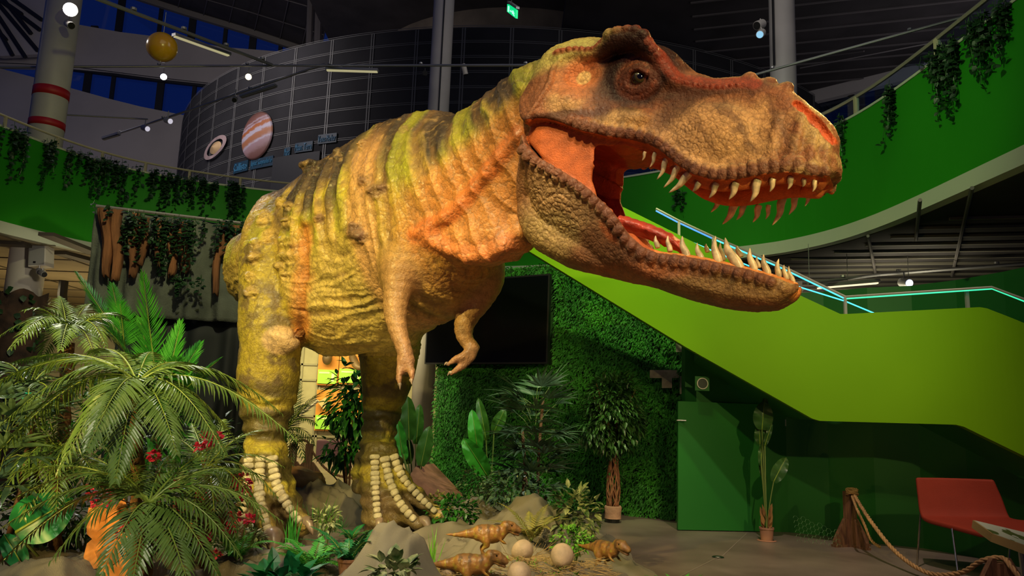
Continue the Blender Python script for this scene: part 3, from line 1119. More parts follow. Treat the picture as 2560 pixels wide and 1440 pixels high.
# lumpy hide everywhere
dv += torso * (.008 * n2 + .004 * n3)
# leg rings
lr = np.where(legn > legf, tn_ * 3.6, tf_ * 2.2)
legm = np.clip(legn + legf, 0, 1)
dv += legm * (.012 * np.sin(Z_ * 46 + n2 * 3) * sstep(1.5, 1.3, Z_) + .010 * n2 + .004 * n3)
dv += arm * .0014 * np.sin(Z_ * 90 + n2 * 3) + tail * (.006 * np.sin(Y_ * 22 + n1 * 2) - .006 * n2)
f1, f2 = worley(BV * 13)
g1, g2 = worley((BV + .01 * n2[:, None]) * 34)
dv += .0022 * (sstep(0, .25, g2 - g1) - .7)
dv += (torso + .5 * legm) * .004 * (sstep(0, .2, f2 - f1) - .8)
lumpm = np.zeros(len(BV))
for (a, b, d, r) in LUMPS:
    v_ = ray(a, b); v_ /= np.linalg.norm(v_)
    w_ = BV - CP
    lumpm = np.maximum(lumpm, sstep(r * 1.35, r * .7, np.linalg.norm(w_ - (w_ @ v_)[:, None] * v_, axis=1)) * (np.abs(w_ @ v_ - d) < .8))
dv += lumpm * .022 * (fbm(BV * 17, 3) + .4 * np.sin(Z_ * 75 + n2 * 4))
dv -= .055 * np.exp(-(crd / .045) ** 2) * (Y_ < 7.4)
BV = BV + BN * dv[:, None]
# ---------------- paint of the body
col = np.tile(np.array((.52, .355, .085)), (len(BV), 1))
YEL = (.54, .47, .035)
CRM = (.64, .485, .13)
BRN = (.13, .085, .05)
ORG = (.62, .24, .07)
back = sstep(1.35, .75, ang + .55 * n1 + .45 * n2)
stripe = sstep(.0, .35, np.sin(sfine * 62 + 2.2 * n1 + ang * .8) + .45 * n2)
mixc(torso * sstep(-.2, .4, n2) * sstep(.5, 1.2, ang) * sstep(2.3, 1.4, ang) * .9, YEL)
mixc(torso * sstep(-.15, .3, np.sin(sfine * 62 + 2.2 * n1) - .3) * sstep(.25, .9, ang) * sstep(2.2, 1.5, ang) * .5, (.34, .42, .03))
mixc(belly * .9, CRM)
mixc(torso * back * 1.0, (.10, .070, .045))
mixc(torso * stripe * sstep(1.75, 1.1, ang + .3 * n2) * sstep(.05, .2, sfine) * .97, (.040, .030, .022))
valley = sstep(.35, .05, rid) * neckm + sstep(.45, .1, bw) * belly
mixc(valley * .55, (.22, .12, .045))  # crevice darkening put into the colour, as a dark wash
mixc(neckm * sstep(.2, .7, np.cos(ringp * .55 + .9) + .5 * n2) * sstep(1.9, 1.2, ang) * .7, (.36, .38, .03))
mixc(neckm * sstep(.35, .75, -np.cos(ringp * .55) + .9 * n2) * sstep(1.75, .9, ang + .3 * n1) * .9, (.045, .034, .026))
mixc(torso * sstep(.12, .55, n3 + .6 * n2) * sstep(1.9, .9, ang) * .45, (.17, .12, .05))
mixc(torso * sstep(.2, .5, n3 + .3 * n2) * back * .5, (.50, .33, .15))
# pink-tan shoulder band, orange throat
mixc(torso * sstep(.07, .03, np.abs(sfine - .50 - .03 * n1)) * sstep(.4, .9, ang) * .8, (.66, .36, .16))
mixc(torso * sstep(.55, .72, sfine) * sstep(1.35, 1.9, ang) * .85, ORG)
fold = chain_d(FOLD1, 60)[0]
mixc(sstep(.10, .045, fold + .02 * n2) * .95, (.68, .17, .045))
mixc(sstep(.24, .1, fold) * .35, (.60, .24, .06))
fold2 = chain_d(FOLD2, 40)[0]
mixc(sstep(.14, .06, fold2) * .85, (.68, .22, .07))
# limbs
LEGC = (.30, .25, .05)
mixc(legm * 1.0, (.46, .36, .045))
mixc(legm * sstep(-.1, .4, n2) * .8, (.58, .50, .05))
mixc(legm * sstep(.35, .7, np.abs(np.sin(Z_ * 9 + n1 * 1.5))) * sstep(1.62, 1.4, Z_) * .9, (.085, .07, .02))
mixc(legm * sstep(1.35, 1.55, Z_) * sstep(-.12, .22, n2 - .05 + .3 * n3) * .8, BRN)
mixc(legm * sstep(.62, .5, Z_) * .9, (.17, .115, .05))
crotch = W(752, 720, 6.7)
mixc(sstep(.13, .02, crd + .07 * n2) * (Y_ < 7.5) * .8, (.68, .25, .06))
kn = np.linalg.norm((BV - W(705, 850, 6.5)) / np.array((1, 1, .75)), axis=1)
mixc(sstep(.19, .14, kn), (.62, .42, .20))
mixc(arm * .85, (.44, .24, .095))
mixc(arm * sstep(2.1, 1.6, Z_) * .75, (.29, .14, .075))
mixc(tail * 1.0, (.50, .38, .14))
mixc(tail * sstep(.2, .6, np.sin(Y_ * 11 + n1 * 2)) * .7, (.52, .46, .06))
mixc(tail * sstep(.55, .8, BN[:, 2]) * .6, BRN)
for (a, b, d, r) in LUMPS:
    q = W(a, b, d)
    v_ = ray(a, b); v_ /= np.linalg.norm(v_)
    w_ = BV - q
    dd = np.linalg.norm(w_ - (w_ @ v_)[:, None] * v_, axis=1) + (np.abs(w_ @ v_) > .5) * 9
    tint = (.64, .44, .14) if d > 6.5 and a < 760 else (.22, .13, .085)
    mixc(sstep(r * 1.2, r * .6, dd) * (.55 if a < 760 else .85), tint)
    mixc(sstep(r * .3, 0, np.abs(dd - r * 1.2)) * sstep(-.1, .4, n3) * .5, (.10, .06, .035))
mixc(sstep(.10, .0, f2 - f1) * (torso + legm) * .45, BRN)  # same darkening painted along the scale cracks
mixc(sstep(.12, .0, g2 - g1) * .30, BRN)
BC = col

# ---------------- scutes on the toes: built as low pads, part of the same hide
sv, sf_, scl = [], [], []
pad = MB()
for ti, T in enumerate(TOES):
    Q = bez([W(*a) for a in T], 60)
    s_ = np.concatenate([[0], np.cumsum(np.linalg.norm(np.diff(Q, axis=0), axis=1))])
    nS = 12 if ti != 1 else 14
    for i in range(nS):
        u = s_[-1] * (i + .4) / nS * .97
        p_ = np.array([np.interp(u, s_, Q[:, k]) for k in range(3)])
        t_ = np.array([np.interp(min(u + .02, s_[-1]), s_, Q[:, k]) - np.interp(u - .01, s_, Q[:, k]) for k in range(3)])
        t_ /= np.linalg.norm(t_)
        fw = np.array((.25, -1, .12)); fw = fw - t_ * (fw @ t_); fw /= np.linalg.norm(fw)
        sd = np.cross(t_, fw)
        if sd[0] < 0: sd = -sd
        v_ = -fw
        q_ = p_ - v_ * .25
        for _ in range(60):
            g_ = np.clip(((q_ - bf.lo) / bf.h).round().astype(int), 0, bf.n - 1)
            dd_ = float(bf.d[tuple(g_)])
            if dd_ < .010: break
            q_ = q_ + v_ * max(dd_ * .5, .006)
        rj = rngb.uniform(.86, 1.12)
        wd = rj * (.050 - .014 * (i / nS)) * (.92 if ti == 5 else 1)
        ln = s_[-1] / nS * rngb.uniform(.46, .52)
        vv, ff = [], []
        b0 = len(pad.v)
        N_, M_ = 12, 5
        for a in range(M_ + 1):
            th = math.pi / 2 * a / M_
            for k in range(N_):
                an = 2 * math.pi * k / N_
                cx = abs(math.cos(an)) ** .6 * (1 if math.cos(an) > 0 else -1)
                cy = abs(math.sin(an)) ** .6 * (1 if math.sin(an) > 0 else -1)
                o_ = sd * cx * wd * math.cos(th) ** .45 + t_ * cy * ln * math.cos(th) ** .45 + fw * (.030 * math.sin(th) ** .8 - .004)
                vv.append(q_ + o_)
        for a in range(M_):
            for k in range(N_):
                ff.append((a * N_ + k, a * N_ + (k + 1) % N_, (a + 1) * N_ + (k + 1) % N_, (a + 1) * N_ + k))
        pad.add(vv, ff)
PV = np.array(pad.v)
PF = np.array(pad.f)
pn = fbm(PV * 25, 3)
PC = np.tile(np.array((.62, .55, .36)), (len(PV), 1)) * (1 + .35 * pn[:, None])

rex = empty('tyrannosaurus', (W(800, 1300, 7.2)[0], 7.2, 0.0), 'huge yellow and brown tyrannosaurus model with wide open toothed jaws', 'dinosaur')
allV = np.vstack([BV, PV])
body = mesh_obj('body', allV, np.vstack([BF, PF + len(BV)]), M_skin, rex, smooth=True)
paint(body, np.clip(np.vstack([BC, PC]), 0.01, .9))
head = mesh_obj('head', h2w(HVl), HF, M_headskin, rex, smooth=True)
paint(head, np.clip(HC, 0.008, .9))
setp(head, 'reddish brown head with pebbly tan cheeks and gaping orange mouth')
print('DINO', len(allV), len(HVl), 'nose x', XN)


def tooth(base, tip, r, parent=head, bend=.12, name='tooth', m=M_tooth):
    b, t = np.array(base), np.array(tip)
    L = np.linalg.norm(t - b)
    mid = (b + t) / 2 + HX * L * bend
    P = bez([b - (t - b) * .35, b, mid, t], 12)
    rr = [r * v for v in (.85, .95, 1.0, 1.0, .98, .93, .86, .76, .62, .45, .26, .05)]
    mb = MB().tube(P, rr, 10)
    return mb.build(name, m, parent, smooth=True)


UT = [(1611, 385, 1605, 402, .011), (1635, 391, 1624, 419, .014), (1661, 409, 1642, 449, .018), (1689, 426, 1659, 469, .02), (1712, 445, 1672, 482, .024),
      (1744, 462, 1731, 479, .019), (1787, 467, 1772, 496, .02), (1836, 467, 1822, 499, .023), (1890, 464, 1875, 505, .025), (1931, 455, 1924, 480, .018),
      (1976, 450, 1969, 474, .018), (2010, 452, 2006, 468, .014), (2036, 458, 2031, 480, .014)]
for (a, b, c, d, r) in UT:
    p0 = H(a, b, -.2); w = max(min(wsurf((p0[0], float(np.interp(p0[0], up_lip[:, 0], up_lip[:, 1])))) - .05, .3), .04)
    p0 = H(a, b, -w); p1 = H(c, d, -w + .01)
    tooth(h2w((p0[0], -w, p0[1]))[0], h2w((p1[0], -w + .01, p1[1]))[0], r)
UF = [(1796, 500, 1777, 531, .02), (1832, 520, 1806, 561, .026), (1856, 522, 1841, 550, .019), (1894, 524, 1882, 556, .021), (1920, 522, 1914, 548, .015), (1952, 510, 1931, 563, .025),
      (1986, 498, 1972, 537, .021), (2020, 484, 2012, 516, .017), (2036, 478, 2033, 494, .012)]
for (a, b, c, d, r) in UF:
    w = .2
    for _ in range(3):
        p0 = H(a, b, w); w = max(wsurf((p0[0], float(np.interp(p0[0], up_lip[:, 0], up_lip[:, 1])))) - .05, .03)
    p1 = H(c, d, w)
    tooth(h2w((p0[0], w, p0[1]))[0], h2w((p1[0], w, p1[1]))[0], r)
LT = [(1643, 612, 1639, 589, .016), (1674, 619, 1670, 589, .017), (1715, 633, 1706, 590, .024), (1752, 643, 1743, 607, .02), (1795, 648, 1789, 590, .026),
      (1842, 657, 1813, 594, .032), (1883, 664, 1875, 620, .022), (1917, 675, 1909, 636, .021), (1946, 682, 1947, 647, .018), (1965, 690, 1960, 662, .016), (1980, 697, 1972, 665, .015)]
for (a, b, c, d, r) in LT:
    w = .15
    for _ in range(3):
        p0 = H(a, b, -w); w = max(wsurfl((p0[0], float(np.interp(p0[0], lo_lip[:, 0], lo_lip[:, 1])))) - .05, .03)
    p1 = H(c, d, -w)
    tooth(h2w((p0[0], -w, p0[1]))[0], h2w((p1[0], -w, p1[1]))[0], r, bend=-.1)
LF = [(1768, 625, 1765, 609, .015), (1806, 640, 1801, 606, .018), (1850, 635, 1842, 614, .018), (1896, 662, 1892, 640, .014)]
for (a, b, c, d, r) in LF:
    w = .15
    for _ in range(3):
        p0 = H(a, b, w); w = max(wsurfl((p0[0], float(np.interp(p0[0], lo_lip[:, 0], lo_lip[:, 1])))) - .05, .03)
    p1 = H(c, d, w)
    tooth(h2w((p0[0], w, p0[1]))[0], h2w((p1[0], w, p1[1]))[0], r, bend=-.1)
# tongue
TG = [(1560, 560), (1610, 575), (1655, 592), (1695, 612), (1722, 640)]
tv, tf2 = [], []
NT, MT = 40, 24
path = bez([(*H(a, b, 0),) for a, b in TG], NT)
for i in range(NT):
    t = i / (NT - 1)
    wv_ = .12 * (1 - t ** 5) ** .5 + .004
    th_ = .05 * (1 - t ** 5) ** .5 + .003
    for k in range(MT):
        an = 2 * math.pi * k / MT
        groove = .015 * math.exp(-(math.cos(an) / .25) ** 2) * (math.sin(an) > 0)
        tv.append((path[i][0] + .006 * mnoise.noise((t * 30, an * 2, 0)), wv_ * math.cos(an), path[i][1] + th_ * math.sin(an) - groove + .008 * mnoise.noise((t * 14, an * 1.5, 3))))
for i in range(NT - 1):
    for k in range(MT):
        tf2.append((i * MT + k, i * MT + (k + 1) % MT, (i + 1) * MT + (k + 1) % MT, (i + 1) * MT + k))
mesh_obj('tongue', h2w(tv), tf2, M_tongue, head, smooth=True)


# eyes
def eye_mat():
    m = bpy.data.materials.new('eye_glass')
    m.use_nodes = True
    nt = m.node_tree
    b = nt.nodes['Principled BSDF']
    b.inputs['Roughness'].default_value = .04
    b.inputs['Coat Weight'].default_value = 1
    tc = nt.nodes.new('ShaderNodeTexCoord')
    vl = nt.nodes.new('ShaderNodeVectorMath'); vl.operation = 'DISTANCE'
    vl.inputs[1].default_value = (0, -.055, 0)
    nt.links.new(tc.outputs['Object'], vl.inputs[0])
    rp = nt.nodes.new('ShaderNodeValToRGB')
    cr = rp.color_ramp
    cr.elements[0].position = .0
    cr.elements[0].color = (.002, .002, .002, 1)
    cr.elements[1].position = .62
    cr.elements[1].color = (.05, .02, .005, 1)
    e = cr.elements.new(.30); e.color = (.004, .003, .002, 1)
    e = cr.elements.new(.34); e.color = (.07, .05, .010, 1)
    e = cr.elements.new(.56); e.color = (.03, .035, .012, 1)
    e = cr.elements.new(.60); e.color = (.002, .002, .002, 1)
    mr = nt.nodes.new('ShaderNodeMapRange')
    mr.inputs['From Max'].default_value = .07
    nt.links.new(vl.outputs['Value'], mr.inputs['Value'])
    nt.links.new(mr.outputs[0], rp.inputs[0])
    nt.links.new(rp.outputs[0], b.inputs['Base Color'])
    return m


ME = eye_mat()
for sgn in (-1, 1):
    mb = MB().ball((0, 0, 0), .056, 28, 18)
    e = mb.build('eye', ME, None, smooth=True)
    e.parent = head
    c = h2w((p_eye[0], sgn * .243, p_eye[1] + .002))[0]
    # object space looks outward along -y
    out_ = Vector(HL * sgn) + Vector(HX) * .55
    e.matrix_local = Matrix.Translation(Vector(c) - rex.location) @ (-out_).to_track_quat('Y', 'Z').to_matrix().to_4x4()

# claws
def claw(base, tip, r, up=(0, 0, .35)):
    b, t = np.array(base), np.array(tip)
    L = np.linalg.norm(t - b)
    mid = (b + t) / 2 + np.array(up) * L
    P = bez([b, b * .6 + mid * .4, mid, t], 12)
    rr = [r * v for v in (.7, .95, 1.0, 1.0, .97, .92, .84, .74, .6, .44, .25, .04)]
    MB().tube(P, rr, 14).build('claw', M_claw, body, smooth=True)


claw(W(679, 1350, 6.12), W(684, 1392, 5.93), .092)
claw(W(574, 1335, 6.3), W(556, 1360, 6.15), .075)
claw(W(757, 1314, 6.32), W(782, 1338, 6.2), .062)
claw(W(946, 1306, 7.4), W(948, 1340, 7.25), .062)
claw(W(1050, 1310, 7.4), W(1078, 1335, 7.28), .07)
claw(W(1092, 1290, 7.52), W(1120, 1312, 7.42), .065)
for (a, b) in (((999, 960, 5.46), (1000, 975, 5.44)), ((1028, 950, 5.45), (1029, 962, 5.43)), ((1120, 910, 5.885), (1110, 914, 5.87)), ((1129, 932, 5.90), (1118, 940, 5.89))):
    claw(W(*a), W(*b), .015)

# ================================================================ the hall
M_floor = mat('floor_concrete', (.20, .155, .13), .38, var=.22, vscale=1.4, bump=.08, bscale=60)
M_floor.node_tree.nodes['Principled BSDF'].inputs['Specular IOR Level'].default_value = .4
M_green = mat('parapet_green', (.020, .23, .008), .55, var=.05, vscale=.8)
M_lime = mat('stair_lime', (.135, .30, .003), .6, var=.04, vscale=.8)
for _m, _s in ((M_green, .15), (M_lime, .12)):
    _m.node_tree.nodes['Principled BSDF'].inputs['Specular IOR Level'].default_value = _s
M_dgreen = mat('wall_deep_green', (.008, .115, .012), .6, var=.06, vscale=.8)
M_door = mat('door_green', (.010, .145, .014), .5, var=.04, vscale=.8)
M_trim = mat('trim_pale', (.48, .52, .40), .6)
M_white = mat('column_white', (.50, .47, .43), .5, var=.06, vscale=2)
M_cream = mat('cream_paint', (.46, .40, .27), .6, var=.06, vscale=2)
M_red = mat('band_red', (.45, .012, .012), .5)
M_tile = mat('ceiling_cream', (.26, .21, .12), .8, var=.12, vscale=1.5)
M_drum = mat('drum_panel', (.022, .022, .025), .75, spec=.15, var=.25, vscale=.6)
M_joint = mat('drum_joint', (.10, .10, .10), .5)
M_conc = mat('bare_concrete', (.105, .085, .065), .85, var=.25, vscale=1.2, bump=.3, bscale=6)
M_steel = mat('steel_tube', (.33, .33, .34), .4, metal=.6)
M_black = mat('black_plastic', (.012, .012, .013), .4)
M_sail = mat('upper_wall_plaster', (.40, .37, .35), .8, var=.08, vscale=.4)
M_frame = mat('window_frame_dark', (.012, .013, .016), .6)
M_slatd = mat('ceiling_dark', (.030, .026, .028), .8, var=.3, vscale=1)
M_slatl = mat('ceiling_batten', (.10, .09, .09), .6)
M_glow_c = mat('handrail_light_cyan', (.1, .5, .6), .5, emit=(.05, .55, .75), estr=1.6)
M_glow_g = mat('handrail_light_green', (.1, .6, .4), .5, emit=(.03, .75, .40), estr=1.2)
M_glow_b = mat('handrail_light_blue', (.1, .3, .8), .5, emit=(.04, .20, .85), estr=1.3)
M_railm = mat('rail_metal', (.40, .36, .34), .4, metal=.5)


def glass_mat():
    m = bpy.data.materials.new('window_glass')
    m.use_nodes = True
    nt = m.node_tree
    nt.nodes.remove(nt.nodes['Principled BSDF'])
    t = nt.nodes.new('ShaderNodeBsdfTransparent')
    t.inputs[0].default_value = (.8, .9, 1, 1)
    g = nt.nodes.new('ShaderNodeBsdfGlossy')
    g.inputs['Roughness'].default_value = .05
    mx = nt.nodes.new('ShaderNodeMixShader')
    mx.inputs[0].default_value = .10
    nt.links.new(t.outputs[0], mx.inputs[1])
    nt.links.new(g.outputs[0], mx.inputs[2])
    nt.links.new(mx.outputs[0], nt.nodes['Material Output'].inputs[0])
    return m


M_glass = glass_mat()


def struct(o):
    o['kind'] = 'structure'
    return o


def slab(px, Y, th=.1, yf=None):
    """prism whose front outline is seen at the given pixels, at distance Y (or yf(px)), th thick away from the camera"""
    pts = [W(a, b, Y if yf is None else yf(a)) for a, b in px]
    return pts, (0, th, 0)


fl = MB().add([(-30, -6, 0), (30, -6, 0), (30, 36, 0), (-30, 36, 0), (-30, -6, -.2), (30, -6, -.2), (30, 36, -.2), (-30, 36, -.2)],
              [(0, 1, 2, 3), (7, 6, 5, 4), (0, 4, 5, 1), (1, 5, 6, 2), (2, 6, 7, 3), (3, 7, 4, 0)])
struct(fl.build('floor', M_floor))
# joints cut in the floor
dr = empty('floor_drain', G(1795, 1393, 0), 'small dark round drain set in the concrete floor', 'drain')
MB().lathe(G(1795, 1393, 0.001), [(.0, .006), (.055, .006), (.06, .0)], 24).build('drain_rim', mat('drain_metal', (.03, .05, .035), .4, metal=.6), dr)
MB().lathe(G(1795, 1393, 0.008), [(.0, .004), (.022, .004), (.024, .0)], 16).build('drain_cap', M_steel, dr)
mb = MB()
for a, b in (((1795, 1400), (1870, 1330)), ((1795, 1393), (1700, 1440)), ((2010, 1380), (2160, 1410))):
    p, q = G(a[0], a[1], .002), G(b[0], b[1], .002)
    n = np.array((-(q - p)[1], (q - p)[0], 0)); n = n / np.linalg.norm(n) * .004
    mb.add([p - n, p + n, q + n, q - n], [(0, 1, 2, 3)])
struct(mb.build('trim_1', mat('floor_joint', (.30, .26, .21), .6)))

# ---------------- ring balcony
RING = [(4.3, 1.0), (4.5, 3.0), (4.45, 5.0), (4.40, 6.6), (4.24, 8.75), (3.80, 10.0), (2.96, 10.85), (1.6, 11.9), (0, 12.7), (-1.6, 13.0), (-3.0, 13.35), (-4.1, 13.4), (-5.6, 12.9), (-6.65, 12.15), (-7.3, 10.9), (-7.7, 9.0), (-7.8, 6.0), (-7.8, 2.0)]
RG = bez(RING, 160)
RC = np.array((-1.6, 7.0))
FL2 = 3.8
PAR = 5.14


def ring_off(p, d):
    v = p - RC
    return p + v / np.linalg.norm(v) * d


def ring_wall(z0, z1, d0, d1, i0=0, i1=160):
    R_ = RG[i0:i1]
    vv, ff = [], []
    for p in R_:
        a, b = ring_off(p, d0), ring_off(p, d1)
        vv += [(*a, z0), (*a, z1), (*b, z1), (*b, z0)]
    for i in range(len(R_) - 1):
        for k in range(4):
            k2 = (k + 1) % 4
            ff.append((i * 4 + k, i * 4 + k2, (i + 1) * 4 + k2, (i + 1) * 4 + k))
    return MB().add(vv, ff)


struct(ring_wall(FL2, PAR, 0, .12).build('wall_balcony', M_green, smooth=False))
struct(ring_wall(FL2 - .17, FL2, -.015, .2).build('trim_2', M_trim))
struct(ring_wall(PAR, PAR + .03, -.01, .13).build('trim_3', M_trim))
# lower ceiling / upper floor
def annulus(i0, i1, z0, z1, k):
    vv, ff = [], []
    for p in RG[i0:i1]:
        a = ring_off(p, .12)
        b = RC + (p - RC) * k
        vv += [(*a, z0), (*b, z0), (*b, z1), (*a, z1)]
    for i in range(i1 - i0 - 1):
        for q in range(4):
            ff.append((i * 4 + q, i * 4 + (q + 1) % 4, (i + 1) * 4 + (q + 1) % 4, (i + 1) * 4 + q))
    return MB().add(vv, ff)


struct(annulus(0, 72, 3.62, 3.8, 4.2).build('ceiling', M_slatd))
struct(annulus(71, 160, 3.62, 3.8, 4.2).build('ceiling_left', M_tile))
# battens under the right-hand ceiling, as one slatted lining
mb = MB()
DIR = np.array((math.cos(R(14)), -math.sin(R(14)), 0)); NRM = np.array((math.sin(R(14)), math.cos(R(14)), 0))
for i in range(34):
    c = np.array((2.5, 8.6, 3.60)) + NRM * i * .42
    a, b = c - DIR * 0.0 , c + DIR * 14
    # keep clear of the opening
    s0 = 0
    for t in np.linspace(0, 14, 140):
        p = c + DIR * t
        dR = np.hypot(*(RG - p[:2]).T).min()
        if np.hypot(*(p[:2] - RC)) > np.hypot(*(RG[np.hypot(*(RG - p[:2]).T).argmin()] - RC)) + .15:
            s0 = t
            break
    a = c + DIR * (s0 + .2)
    mb.box(((a + b) / 2), (np.linalg.norm(b - a), .05, .03), Matrix.Rotation(-R(14), 3, 'Z'))
struct(mb.build('trim_4', mat('lower_batten', (.16, .15, .12), .6)))
mb = MB()
for (a, b) in (((2170, 590), (2190, 690)), ((2430, 470), (2380, 690)), ((2300, 500), (2290, 600))):
    p, q = G(a[0], a[1], 3.58), G(b[0], b[1], 3.58)
    mb.tube([p, q], .02, 6)
struct(mb.build('trim_5', M_slatl))
# joints of the cream tiles
mb = MB()
for i in range(16):
    y_ = 11.4 + i * 1.2
    mb.box((-14, y_, 3.612), (14, .03, .014), None)
for i in range(9):
    mb.box((-20 + i * 1.8, 17, 3.612), (.03, 13, .014))
struct(mb.build('trim_6', mat('tile_joint', (.10, .08, .05), .8)))
for (a, b, c, d) in (((30, 620), (60, 640), .5, 3.58),):
    pass
for k, (x0, y0, x1, y1) in enumerate(((150, 632, 235, 655), (115, 585, 235, 632), (-20, 608, 70, 612))):
    p, q = G(x0, y0, 3.59), G(x1, y1, 3.59)
    v = q - p
    o = MB().box((p + q) / 2 + np.array((0, 0, .0)), (np.linalg.norm(v), .22, .05), Matrix.Rotation(math.atan2(v[1], v[0]), 3, 'Z')).build('ceiling_duct', mat('duct_dark', (.05, .04, .03), .6))
    setp(o, ('long dark ceiling duct nearest the curtain under the left balcony', 'long dark ceiling duct just right of the loudspeaker', 'dark ceiling duct left of the cream column')[k], 'duct', 'ducts under the left balcony')

# handrails of the balcony
mb = MB()
rz = PAR + .20
idx = [i for i in range(96, 152)]
mb.tube([(*ring_off(RG[i], .06), rz) for i in idx], .018, 6)
hr = empty('handrail', (*RG[120], PAR), 'thin cream handrail along the top of the left balcony parapet', 'railing')
mb.build('rail_bar', M_cream, hr)
for i in range(98, 152, 5):
    p = ring_off(RG[i], .06)
    MB().box((p[0], p[1], PAR + .1), (.035, .035, .2)).build('post', M_cream, hr)
hr2 = empty('handrail', (*RG[30], PAR), 'pale handrail with glass along the top of the right balcony parapet', 'railing')
MB().tube([(*ring_off(RG[i], .06), PAR + .28) for i in range(10, 70)], .025, 6).build('rail_bar', M_railm, hr2)
gl = ring_wall(PAR + .03, PAR + .26, .055, .065, 10, 70)
gl.build('glass_panel', M_glass, hr2)
for i in range(11, 70, 7):
    p = ring_off(RG[i], .06)
    MB().box((p[0], p[1], PAR + .14), (.05, .05, .28)).build('post', M_cream, hr2)


# ---------------- columns
def column(px, py, d, r, name, m=M_white, z0=0, z1=13.5, **k):
    p = W(px, py, d)
    o = MB().cyl((p[0], p[1], z0), z1 - z0, r, 40).build(name, m, smooth=True)
    me = o.data
    for pl_ in me.polygons:
        if abs(pl_.normal.z) > .9: pl_.use_smooth = False
    return o, p


o, pL = column(71, 640, 11.9, .262, 'round_column', M_white)
setp(o, 'thick white round column on the left carrying red bands and a loudspeaker', 'column', 'round columns of the hall')
for nm, y0, y1 in (('red_band', 224, 246), ('red_band', 305, 322)):
    za, zb = W(103, y1, 11.9)[2], W(103, y0, 11.9)[2]
    b_ = MB().cyl((pL[0], pL[1], za), zb - za, .268, 40)
    b_.build(nm, M_red, o, smooth=True)
o, pM = column(1057, 1000, 13.7, .20, 'round_column', M_white)
setp(o, 'slim cream round column behind the dinosaur beside the moss wall', 'column', 'round columns of the hall')
MB().tube([(pM[0] + .03, pM[1] - .23, 5), (pM[0] + .03, pM[1] - .22, 9.1)], .014, 8).build('downpipe', M_frame, o)
o, pR = column(1970, 690, 12.2, .215, 'round_column', M_white)
setp(o, 'white round column on the right passing behind the open jaws', 'column', 'round columns of the hall')
MB().box((pR[0] - .2, pR[1] - .14, 8.6), (.03, .03, 2.6)).build('conduit', M_black, o)
MB().lathe((pR[0], pR[1], 3.45), [(.215, 0), (.235, .02), (.235, .05), (.215, .06)], 40).build('collar', M_white, o)

# ---------------- drum of the planetarium
DC = np.array((0.0, 29.3)); DR = 12.3
def cyl_wall(r, z0, z1, n=96, a0=0, a1=2 * math.pi):
    vv, ff = [], []
    for i in range(n + 1):
        a = a0 + (a1 - a0) * i / n
        vv += [(DC[0] + r * math.sin(a), DC[1] - r * math.cos(a), z0), (DC[0] + r * math.sin(a), DC[1] - r * math.cos(a), z1)]
    for i in range(n):
        ff.append((2 * i, 2 * i + 2, 2 * i + 3, 2 * i + 1))
    return MB().add(vv, ff)


struct(cyl_wall(DR, 3.8, 10.45, a0=-1.7, a1=1.7).build('wall_drum', M_drum, smooth=True))
_r = DR
DR = 0
struct(cyl_wall(6.1, 10.3, 21, 64).build('wall_drum_top', M_conc, smooth=True))
DR = _r
mb = MB()
for i in range(18):
    z_ = 3.9 + i * .385
    b_ = cyl_wall(DR + .012, z_, z_ + .018, 72, -1.2, 1.2)
    mb.add(b_.v, b_.f)
    b_ = cyl_wall(DR + .012, z_ + .045, z_ + .06, 72, -1.2, 1.2)
    mb.add(b_.v, b_.f)
for i in range(27):
    a = -1.25 + i * .0945
    b_ = cyl_wall(DR + .014, 3.8, 10.45, 1, a, a + .0028)
    mb.add(b_.v, b_.f)
    b_ = cyl_wall(DR + .014, 3.8, 10.45, 1, a + .005, a + .0078)
    mb.add(b_.v, b_.f)
struct(mb.build('trim_7', M_joint))


def on_drum(px, py, out=.03):
    """where the sight line of a pixel meets the drum: (angle, z)"""
    v = ray(px, py)
    v = v / v[1]
    A_ = v[0] ** 2 + 1
    B_ = 2 * (-v[0] * DC[0] - DC[1])
    Cc = DC[0] ** 2 + DC[1] ** 2 - (DR + out) ** 2
    t = (-B_ - math.sqrt(max(B_ * B_ - 4 * A_ * Cc, 0))) / (2 * A_)
    p = CP + v * t
    return math.atan2(p[0] - DC[0], -(p[1] - DC[1])), p[2]


def drum_pt(a, z, out=.03):
    return (DC[0] + (DR + out) * math.sin(a), DC[1] - (DR + out) * math.cos(a), z)


def jup_mat():
    m = bpy.data.materials.new('planet_bands')
    m.use_nodes = True
    nt = m.node_tree
    b = nt.nodes['Principled BSDF']
    b.inputs['Roughness'].default_value = .6
    at = nt.nodes.new('ShaderNodeAttribute'); at.attribute_name = 'paint'
    nt.links.new(at.outputs['Color'], b.inputs['Base Color'])
    return m


MJ = jup_mat()
# the banded planet
aL, z1_ = on_drum(608, 345)
aR, z2_ = on_drum(683, 335)
_, zt = on_drum(655, 279)
_, zb = on_drum(634, 401)
ac, zc = (aL + aR) / 2, (zt + zb) / 2
ra_, rz_ = (aR - aL) / 2, (zt - zb) / 2
vv, ff, cc = [], [], []
NR, NA = 36, 96
bands = [(-1, (.20, .08, .07)), (-.78, (.22, .10, .09)), (-.6, (.36, .22, .24)), (-.42, (.40, .26, .30)), (-.35, (.55, .50, .62)), (-.25, (.42, .18, .10)), (-.1, (.45, .17, .07)), (-.02, (.45, .22, .15)), (.02, (.55, .50, .62)), (.18, (.55, .48, .58)), (.22, (.45, .15, .05)), (.36, (.42, .13, .04)), (.41, (.52, .44, .55)), (.5, (.25, .10, .07)), (.56, (.48, .38, .45)), (.62, (.24, .10, .08)), (1, (.10, .04, .03))]
bz = [q[0] for q in bands]
